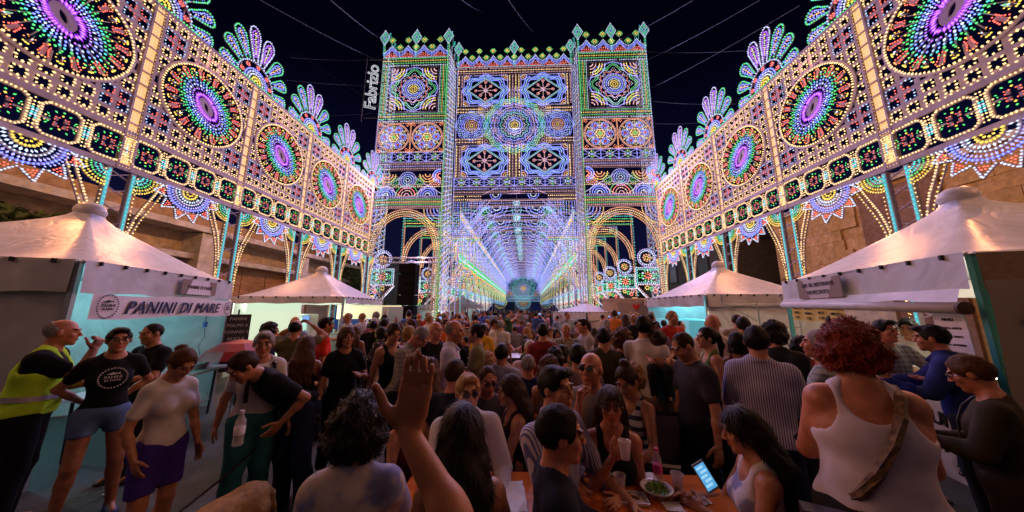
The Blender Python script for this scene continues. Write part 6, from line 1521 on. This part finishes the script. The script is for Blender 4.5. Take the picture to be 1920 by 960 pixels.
# the raised arm at the bottom of the picture
kk = 1.1; loc = Vector((.083, .55, .10)); yaw_ = PI
wr_t = at(752, 792, depth=.68); q = (wr_t-loc)/kk
root = empty('person'); out, info = make_person(sex='f', hair='short', pose='sit', top='tee', fat=0, hero=True, side=-.45, lwa=(-q.x, -q.y, q.z), rh=(-.2,-.2,.9), lp=(.3,-.2,-1), curl=.25, lcurl=[.10,.05,.08,.14], pn=((0,1,.1),None), hd=((.30,.0,.95),None), low=1, spread=.02)
root.location = loc; root.rotation_euler = (0,0,yaw_); root.scale = (kk,)*3
tag(root, 'short person at the bottom edge raising a bare arm and open hand', 'person'); dress(out, root, dict(skin=(.36,.14,.07), hair=HC['black'], top=(.02,.02,.1), bottom=BLK, shoe=BLK)); HEROES['arm'] = (root, info, None)
# ---- things in hands
M_scr = mat('phone_screen', (.1,.3,.5), .2, emit=(.10,.40,.75), es=.9); M_ph = mat('phone_shell', (.35,.30,.30), .3, .5); M_scr2 = mat('phone_screen_blue', (.1,.2,.5), .2, emit=(.2,.4,.9), es=1.0)
ph = MB().box((0,0,0), (.070,.008,.140)).build('phone', M_ph); MB().box((0,-.0052,0), (.062,.002,.118)).build('screen', M_scr, ph)
for j in range(5): MB().box((.004 if j%2 else -.006,-.007,.045-.021*j), (.040,.001,.011)).build('message', mat('message_bubble', (.3,.6,.7), .4, emit=(.35,.70,.95), es=.9), ph)
ph.scale = (.82,)*3; ph.location = at(1322, 893, depth=1.34); ph.rotation_euler = (R(-18), R(-24), R(8)); tag(ph, 'phone with a glowing blue chat screen held by the long haired woman', 'phone')
ph2 = MB().box((0,0,0), (.145,.010,.072)).build('phone', M_ph); MB().box((0,-.006,0), (.13,.002,.062)).build('screen', M_scr2, ph2); a = (Vector(wpt(rp_, ip_['wr'][0]))+Vector(wpt(rp_, ip_['wr'][1])))/2; ph2.location = a+Vector((0,.03,.11)); ph2.rotation_euler = (0,0,R(-15)); tag(ph2, 'phone with a small bright screen held up over the crowd by the capped man', 'phone')
M_cup = mat('clear_plastic_cup', (.85,.80,.80), .15, alpha=.45, spec=.6); M_drink = mat('red_drink', (.45,.05,.01), .2, alpha=.9); M_pink = mat('pink_label', (.75,.05,.25), .5); M_salad = mat('salad_leaf', (.20,.36,.04), .5, noise=.4, nscale=30); M_plate = mat('white_plastic', (.70,.66,.66), .35)
def cup(loc, label, fill=0, r=.036, h=.095, sc=1):
    t = MB().lathe([(r*.68,0),(r*.72,.003),(r*.82,h*.45),(r*.84,h*.47),(r*1.0,h),(r*1.06,h+.002),(r*1.06,h+.006),(r*.97,h+.004),(r*.80,h*.46),(r*.66,.004),(.001,.004)], n=18).build('plastic_cup', M_cup, smooth=True); t.location = loc; t.scale = (sc,)*3
    if fill: MB().lathe([(.001,.005),(r*.64,.005),(r*.64+(r*.3)*fill,h*fill),(.001,h*fill+.001)], n=16).build('drink', M_drink, t, smooth=True)
    tag(t, label, 'cup'); return t
w_ = wpt(rc_, ic_['wr'][1]); cup(w_+Vector((.06,-.06,.02)), 'clear plastic cup lifted by the woman in dark glasses', .0)
def bottle(loc, label, mcol, sc=1, lab=M_pink):
    t = MB().lathe([(.001,0),(.030,0),(.033,.006),(.032,.06),(.033,.065),(.033,.15),(.030,.175),(.014,.205),(.012,.215),(.012,.222)], n=18).build('water_bottle', mcol, smooth=True); t.location = loc; t.scale = (sc,)*3
    MB().lathe([(.0338,.075),(.0338,.130)], n=18).build('bottle_label', lab, t, smooth=True); MB().lathe([(.014,.222),(.014,.240),(.001,.240)], n=12).build('cap', lab, t)
    tag(t, label, 'bottle'); return t
M_bot = mat('clear_bottle', (.8,.75,.8), .05, alpha=.35, spec=.9)
# ---- tables
M_tab = mat('orange_table', (.72,.19,.035), .16, noise=.25, nscale=2.5, spec=.6, stretch=(.4,6,1))
def table(x0, x1, y0, y1, label, z=.75, benches=True, m_=None):
    t = tag(empty('long_table', ((x0+x1)/2, (y0+y1)/2, 0)), label, 'table', 'long beer tables in the middle of the street'); w_, d_ = x1-x0, y1-y0
    MB().box((0,0,z-.014), (w_,d_,.028)).build('tabletop', m_ or M_tab, t)
    for sx_ in (-1,1):
        for sy in (-1,1): MB().tube([(sx_*(w_/2-.12), sy*(d_/2-.1), 0), (sx_*(w_/2-.2), sy*(d_/2-.1), z-.03)], .016, 6).build('leg', M_blackm, t)
    for sx_ in (-1, 1): MB().box((0, sx_*(d_/2-.03), z-.045), (w_-.1, .025, .035)).build('apron', M_blackm, t)
    return t
a = at(940, 884, z=.75); tb1 = table(-.75, 1.22, 1.30, a.y, 'orange red table in the bottom foreground covered with cups and food')
M_plain2 = mat('pale_table', (.50,.46,.50), .3, noise=.1)
table(-.2, 1.1, 3.35, 4.0, 'second orange table behind the woman with the cup'); table(-1.0, .8, 5.2, 5.9, 'pale covered table between the grey haired man and the white haired one', m_=M_plain2)
table(-1.3, 1.0, 7.2, 7.9, 'third pale table among the seated crowd', m_=M_plain2)
def on(px, py, z=.752): return at(px, py, z=z)
cup(on(1163, 925), 'tall empty clear cup standing in front of the stacked boxes', 0, sc=1.02); cup(on(1272, 922), 'clear cup half full of red drink on the right of the table', .48, sc=1.0); cup(on(1090, 900), 'small cup of dark drink beside the navy jacket', .4, sc=.72)
bottle(on(1235, 906), 'small clear water bottle with a pink label on the orange table', M_bot, .86)
bottle(at(735, 862, depth=1.5), 'clear bottle with a pink cap beside the raised arm', M_bot, .8); bo = bpy.data.objects['water_bottle.001']; bo.location.z = .752
r3 = random.Random(4)
bw = MB().lathe([(.001,.004),(.045,.004),(.052,.012),(.080,.040),(.092,.046),(.094,.043),(.082,.036),(.055,.006),(.045,0),(.001,0)], n=28).build('plastic_bowl', M_plate, smooth=True); bw.location = on(1232, 928); tag(bw, 'shallow white plastic bowl heaped with green salad', 'bowl')
sb = MB()
for k in range(90):
    a = r3.uniform(0, 2*PI); q = .07*math.sqrt(r3.random()); c = Vector((q*math.cos(a), q*math.sin(a), .02+.055*(1-q/.075)*r3.random())); u = Vector((r3.gauss(0,1),r3.gauss(0,1),r3.gauss(0,.6))).normalized()*.017; v = u.orthogonal().normalized()*.010
    sb.add([c-u, c+v+Vector((0,0,.006)), c+u, c-v], [(0,1,2,3)])
so_ = sb.build('salad', M_salad); so_.location = bw.location; tag(so_, 'heap of shredded green salad in the white bowl', 'salad', kind='stuff')
def crumple(loc, sx_, sy, h, label, seed, m_=M_paper, rz=0):
    q = random.Random(seed); t = MB().grid(lambda u, v: ((u-.5)*sx_+q.uniform(-.006,.006), (v-.5)*sy+q.uniform(-.006,.006), .003+h*q.random()*(1-abs(2*u-1)**3)*(1-abs(2*v-1)**3)), 9, 7).build('paper_napkin', m_, smooth=False, loc=loc, rz=rz); tag(t, label, 'napkin', ); return t
crumple(on(1310, 940), .13, .07, .035, 'crumpled white paper napkin at the right edge of the table', 1, rz=.2); crumple(on(1262, 950), .10, .09, .004, 'flat white napkin in front of the red drink', 2, rz=-.1)
crumple(on(1215, 893), .10, .08, .003, 'flat pale paper under the water bottle', 3); crumple(on(1150, 938), .06, .03, .03, 'twisted white napkin beside the paper tray', 5)
crumple(on(960, 930), .16, .3, .002, 'pale paper sheet left of the navy jacket', 6, rz=.1)
tr = MB().box((0,0,.004), (.20,.12,.004)).box((0,.058,.010), (.20,.006,.014)).box((0,-.058,.010), (.20,.006,.014)).box((.098,0,.010), (.006,.11,.014)).box((-.098,0,.010), (.006,.11,.014)).build('paper_tray', M_plate); tr.location = on(1180, 937); tr.rotation_euler = (0,0,-.08); tag(tr, 'square white tray with brown scraps of food', 'tray')
mb = MB()
for k in range(14): mb.box((r3.uniform(-.05,.05), r3.uniform(-.02,.02), .012+.004*r3.random()), (.022,.012,.010), rot=Matrix.Rotation(r3.uniform(0,3), 3, 'Z'))
sc_ = mb.build('food_scraps', mat('brown_food', (.22,.09,.03), .6)); sc_.location = tr.location; sc_.rotation_euler = tr.rotation_euler; tag(sc_, 'brown food scraps lying in the square white tray', 'food', kind='stuff')
bx = MB().box((0,0,.025), (.10,.075,.05), taper=1.15).build('plastic_tub', M_cup); bx.location = on(1150, 912); tag(bx, 'clear plastic tub behind the empty cup', 'tub')
dish = MB().lathe([(.001,.003),(.05,.003),(.075,.018),(.078,.016),(.05,0),(.001,0)], n=20).build('dish', M_plate, smooth=True); dish.location = on(1190, 895); tag(dish, 'round white dish with a folded flatbread behind the tub', 'dish')
fb_ = MB().add([(-.06,-.03,.01),(.06,-.03,.015),(0,.04,.06),(-.03,.05,.012),(.05,.04,.012)], [(0,1,2),(1,4,2),(4,3,2),(3,0,2)]).build('flatbread', mat('bread', (.50,.34,.18), .7, noise=.3)); fb_.location = dish.location; tag(fb_, 'folded flatbread on the round white dish', 'bread')
bd = MB().lathe([(.001,.0),(.022,.004),(.028,.02),(.02,.038),(.001,.044)], n=9).build('bread_roll', MATS['bread'], smooth=False); bd.location = on(1130, 912); bd.scale = (1.1,.9,1); tag(bd, 'torn bread roll left of the plastic tub', 'bread')
pr = MB().lathe([(.001,.0),(.07,.002),(.071,.012),(.001,.014)], n=16).build('pastry', MATS['bread']); 
pr.location = on(1093, 768, .752); tag(pr, 'round pastry box lid on the second orange table', 'box')
# ---- the dog
def dog():
    t = empty('dog'); X = [axis(a, b, .010, .010, []) for a, b in ((-.62,.75),(-.28,.28),(-.02,.80))]; F = Field(*X)
    F.ell((.22,0,.44), (.19,.125,.155), 0); F.ell((-.12,0,.46), (.24,.105,.12), .06); F.ell((-.32,0,.45), (.14,.11,.13), .06)
    F.cone((.30,0,.50), (.45,0,.62), .095, .07, .04); F.ell((.50,0,.66), (.085,.068,.07), .03); F.cone((.54,0,.645), (.66,0,.625), .045, .032, .03); F.ell((.68,0,.635), (.018,.02,.016), .01)
    for y in (.062,-.062): F.ell((.47,y,.665), (.03,.014,.05), .012)
    for y in (.075,-.075):
        F.cone((.26,y,.38), (.25,y,.20), .052, .032, .03); F.cone((.25,y,.20), (.26,y,.03), .030, .026, .01); F.ell((.285,y,.022), (.045,.032,.022), .01)
        F.cone((-.34,y,.40), (-.25,y,.26), .075, .045, .04); F.cone((-.25,y,.26), (-.40,y,.17), .042, .026, .015); F.cone((-.40,y,.17), (-.38,y,.03), .025, .024, .01); F.ell((-.355,y,.022), (.045,.03,.022), .01)
    pts = [(-.43,0,.50),(-.50,0,.42),(-.53,0,.32),(-.56,0,.24)]
    for a_, b_, r1, r2 in zip(pts, pts[1:], (.035,.028,.022), (.028,.022,.012)): F.cone(a_, b_, r1, r2, .015)
    F.noise(.0015, 70); V, Q = F.net()
    link('body', np_mesh('dog_body', V, Q, [mat('yellow_fur', (.46,.25,.08), .75, noise=.35, nscale=26, bump=.5)]), t)
    MB().tube([(.36+.0*q, .085*math.cos(q), .545+.085*math.sin(q)) for q in np.linspace(0, 2*PI, 17)], .010, 6).build('collar', M_blackm, t)
    return t
dg = dog(); p = at(365, 945, depth=1.85); dg.location = (p.x, p.y, 0); dg.rotation_euler = (0,0,R(262)); dg.scale = (1.05,)*3; tag(dg, 'yellow short haired dog standing below the bending man', 'dog')
bm_ = HEROES['man in a dark tee bending over the yellow dog with its leash']; hnd = wpt(bm_[0], bm_[1]['wr'][1]); col_ = Vector((dg.location.x, dg.location.y, 0))+Matrix.Rotation(R(262),3,'Z')@(Vector((.36,0,.62))*1.05)
tag(MB().tube([hnd+Vector((0,0,-.09)), hnd.lerp(col_, .35)+Vector((0,0,-.12)), hnd.lerp(col_, .7)+Vector((0,0,-.1)), col_], .009, 5).build('leash', M_strap), 'dark leash running from the bending man to the dog', 'leash')
# ---- stall table with boxes of bread
q = Vector((cl_.x, cl_.y, 0))-nl*(Wt/2+.02); q += Vector((dv.x,dv.y,0))*0
e1 = (LT_B-LT_A).normalized(); e1.z = 0; sp_ = Vector((LT_A.x, LT_A.y, 0)).lerp(Vector((LT_B.x, LT_B.y, 0)), .52)
st = tag(empty('stall_table', sp_, ang), 'white folding table of the bread stall with black legs', 'table')
MB().box((0,0,.78), (2.3,.62,.035)).build('tabletop', M_plate, st)
for sx_ in (-.9,.9): MB().tube([(sx_,-.25,.76),(sx_*.95,-.25,.0)], .018).build('leg', M_blackm, st); MB().tube([(sx_,.25,.76),(sx_*.95,.25,.0)], .018).build('leg', M_blackm, st)
MB().tube([(-.88,-.25,.25),(.88,-.25,.25)], .014).build('stretcher', M_blackm, st)
M_wrap = mat('printed_paper', (.45,.42,.35), .7, noise=.7, nscale=18)
for k, (u, v, a_, lb) in enumerate(((-.25,-.05,.1,'printed paper basket nearest the woman in glasses'),(.15,.02,-.1,'printed paper basket in the middle of the stall table'),(.75,-.05,.2,'printed paper basket behind the girl'),(1.0,.05,.0,'printed paper basket at the far end of the stall table'))):
    b_ = MB().box((0,0,.05), (.30,.20,.10), taper=1.1).build('bread_basket', M_wrap); p = sp_+Matrix.Rotation(ang,3,'Z')@Vector((u,v,.798)); b_.location = p; b_.rotation_euler = (0,0,ang+a_); tag(b_, lb, 'basket')
for k, (u, lb) in enumerate(((.45,'water bottle standing on the stall table left of the girl'),(.95,'water bottle standing at the far end of the stall table'))):
    p = sp_+Matrix.Rotation(ang,3,'Z')@Vector((u,.15,.798)); bottle(p, lb, M_bot, .95, mat('white_label', (.6,.6,.65), .5))
M_red = mat('red_umbrella', (.40,.02,.02), .5, noise=.15)
um = empty('parasol', (*at(448, 660, y=5.6)[:2], 0)); tag(um, 'small red market umbrella low behind the short haired woman', 'umbrella')
MB().lathe([(.55,.98),(.45,1.12),(.28,1.24),(.01,1.30)], n=10).build('canopy', M_red, um); MB().tube([(0,0,0),(0,0,1.28)], .015).build('pole', M_pole, um)
bt_ = bottle(at(445, 835, depth=2.2), 'clear bottle hanging from the hand of the bending man', M_bot, 1.0, mat('white_label', (.6,.6,.65), .5))
# folding chair back draped with a jacket
ch = empty('folding_chair', (*at(1240, 800, depth=2.9)[:2], 0), R(165)); tag(ch, 'pale folding chair with a dark rimmed back between the table and the standing man', 'chair')
MB().box((0,0,.45), (.42,.42,.03)).build('seat', M_plate, ch); MB().grid(lambda u, v: ((u-.5)*.42, .20+.07*v+.03*math.sin(u*PI), .50+.42*v), 8, 6).build('backrest', mat('beige_plastic', (.42,.36,.30), .5, noise=.1), ch, smooth=True)
MB().tube([(-.21,.27,.90),(-.1,.30,.94),(.1,.30,.94),(.21,.27,.90)], .016).build('back_rim', M_blackm, ch)
for sx_ in (-.19,.19):
    for sy in (-.19,.19): MB().tube([(sx_,sy,.45),(sx_*1.1,sy*1.15,0)], .013).build('leg', M_pole, ch)
# ================================================================== the crowd behind: copies of a few figures, each its own person
TPL = []
for i, kw in enumerate([dict(sex='m', hair='short', arms='down'), dict(sex='m', hair='buzz', arms='hold', top='shirt'), dict(sex='f', hair='long', arms='hold', top='tank'), dict(sex='f', hair='bob', arms='down', top='dress', bottom=None), dict(sex='m', hair='curly', arms='one', fat=.15), dict(sex='f', hair='pony', arms='one', top='tee', bottom='shorts'), dict(sex='m', hair=None, arms='cross', fat=.25, top='shirt'), dict(sex='f', hair='curly', arms='down', top='tee', fat=.2), dict(sex='m', hair='short', arms='phone'), dict(sex='f', hair='longwave', arms='one', top='shirt'),
    dict(sex='m', hair='fringe', arms='hold', pose='walk'), dict(sex='f', hair='bun', arms='hold', top='tank', pose='walk'),
    dict(sex='m', hair='short', arms='table', pose='sit'), dict(sex='f', hair='long', arms='table', pose='sit', top='tank'), dict(sex='m', hair='buzz', arms='table', pose='sit', fat=.2, top='shirt'), dict(sex='f', hair='curly', arms='hold', pose='sit'), dict(sex='m', hair='curly', arms='chin', pose='sit'), dict(sex='f', hair='bob', arms='table', pose='sit')]):
    TPL.append((make_person(seed=i, res=.021, **kw), kw))
rc = random.Random(21)
COLS = [('white',(.55,.52,.50)),('black',BLK),('grey',(.22,.22,.23)),('navy',NAVY),('red',(.40,.03,.02)),('blue',(.04,.08,.32)),('beige',(.38,.30,.2)),('light blue',(.28,.36,.52)),('dark green',(.03,.08,.03)),('pink',(.5,.22,.26)),('brown',(.12,.06,.03)),('striped white',(.5,.48,.5)),('orange',(.55,.16,.03)),('purple',(.12,.04,.16))]
HAIRW = dict(short='short',buzz='cropped',long='long',bob='bobbed',curly='curly',pony='tied back',longwave='long wavy',fringe='receding',bun='pinned up')
USED = set(); placed = []; groups = 'people of the festival crowd filling the street'
def clear(x, y, d):
    return all((x-a)**2+(y-b)**2 > d*d for a, b in OCC)
def band(n, ylo, yhi, xlo, xhi, sit, dmin, where):
    k = tries = 0
    while k < n and tries < n*40:
        tries += 1; y = ylo+(yhi-ylo)*rc.random()**1.0; x = rc.uniform(xlo, xhi)+.0105*y
        if not clear(x, y, dmin): continue
        k += 1; OCC.append((x, y))
        i = rc.randrange(12, 18) if sit else rc.randrange(0, 12); (out, info), kw = TPL[i]
        sc = rc.uniform(.90, 1.04)*(.97 if kw['sex'] == 'f' else 1.01); r_ = empty('person', (x, y, 0), R(rc.choice((180,180,150,200,120,-110,0,20,-30,60,90,240)))+rc.uniform(-.3,.3)); r_.scale = (sc,)*3
        cn, cc = rc.choice(COLS); hn = rc.choice(('black','black','brown','brown','chest','grey','blond','white' if kw['sex'] == 'm' else 'chest')); pat = rc.choice((None,None,None,None,'check','floral' if kw['sex'] == 'f' else 'stripe'))
        if kw['hair'] == 'fringe': hn = 'grey'
        dress(out, r_, dict(skin=SK[rc.choice(('tan','red','tan','dark','fair'))], hair=HC[hn], top=cc, bottom=rc.choice((BLK,NAVY,(.05,.08,.18),(.3,.25,.2),GRY)), shoe=rc.choice((BLK,WHT))), pat)
        hw_ = 'bald' if kw['hair'] is None else '%s %s hair' % (HAIRW[kw['hair']], {'chest':'chestnut'}.get(hn, hn))
        r3_ = (r_.location.x, r_.location.y)
        nb_ = min(HEROES.items(), key=lambda h: abs(math.atan2(h[1][0].location.x, max(.3, h[1][0].location.y))-math.atan2(x, y)) if h[1][2] else 9)
        lb_ = ('%s with %s in %s%s %s %s' % ('man' if kw['sex'] == 'm' else 'woman', hw_, (pat+' ' if pat else ''), cn, {'tee':'tee','shirt':'shirt','tank':'tank top','dress':'dress'}[kw.get('top','tee')], where))
        if lb_ in USED: lb_ = lb_.replace(' standing', (' looking left, standing' if rc.random() < .5 else ' turned away, standing')).replace(' seated', ' hunched, seated').replace('far down', 'half hidden far down')
        USED.add(lb_); tag(r_, lb_, 'person', groups)
        if kw['arms'] == 'phone':
            a_ = wpt(r_, (info['wr'][0]+info['wr'][1])/2); pq = ph2.copy(); C.objects.link(pq); pq.location = a_+Vector((0,0,.11)); pq.rotation_euler = (0,0,r_.rotation_euler[2]+PI); c_ = ph2.children[0].copy(); C.objects.link(c_); c_.parent = pq; c_.matrix_parent_inverse = ph2.children[0].matrix_parent_inverse
            tag(pq, ' '.join(('phone held by '+lb_).split()[:16]), 'phone', 'phones raised in the crowd')
band(26, 5.2, 9.5, -1.9, 2.1, True, .62, 'seated at the middle tables')
band(20, 9.5, 15, -2.2, 2.4, True, .66, 'seated far down the tables')
band(14, 5.6, 9.5, -4.6, -1.9, False, .6, 'standing by the left stalls')
band(13, 5.4, 9.5, 2.2, 3.9, False, .6, 'standing by the right tents')
band(34, 9.5, 15, -4.9, 5.0, False, .62, 'standing behind the tables')
band(50, 15, 24, -5.2, 5.6, False, .62, 'standing near the facade towers')
band(60, 24, 42, -4.0, 4.4, False, .7, 'far down under the arcade')
band(34, 42, 66, -3.8, 4.2, False, .9, 'very far down the street')
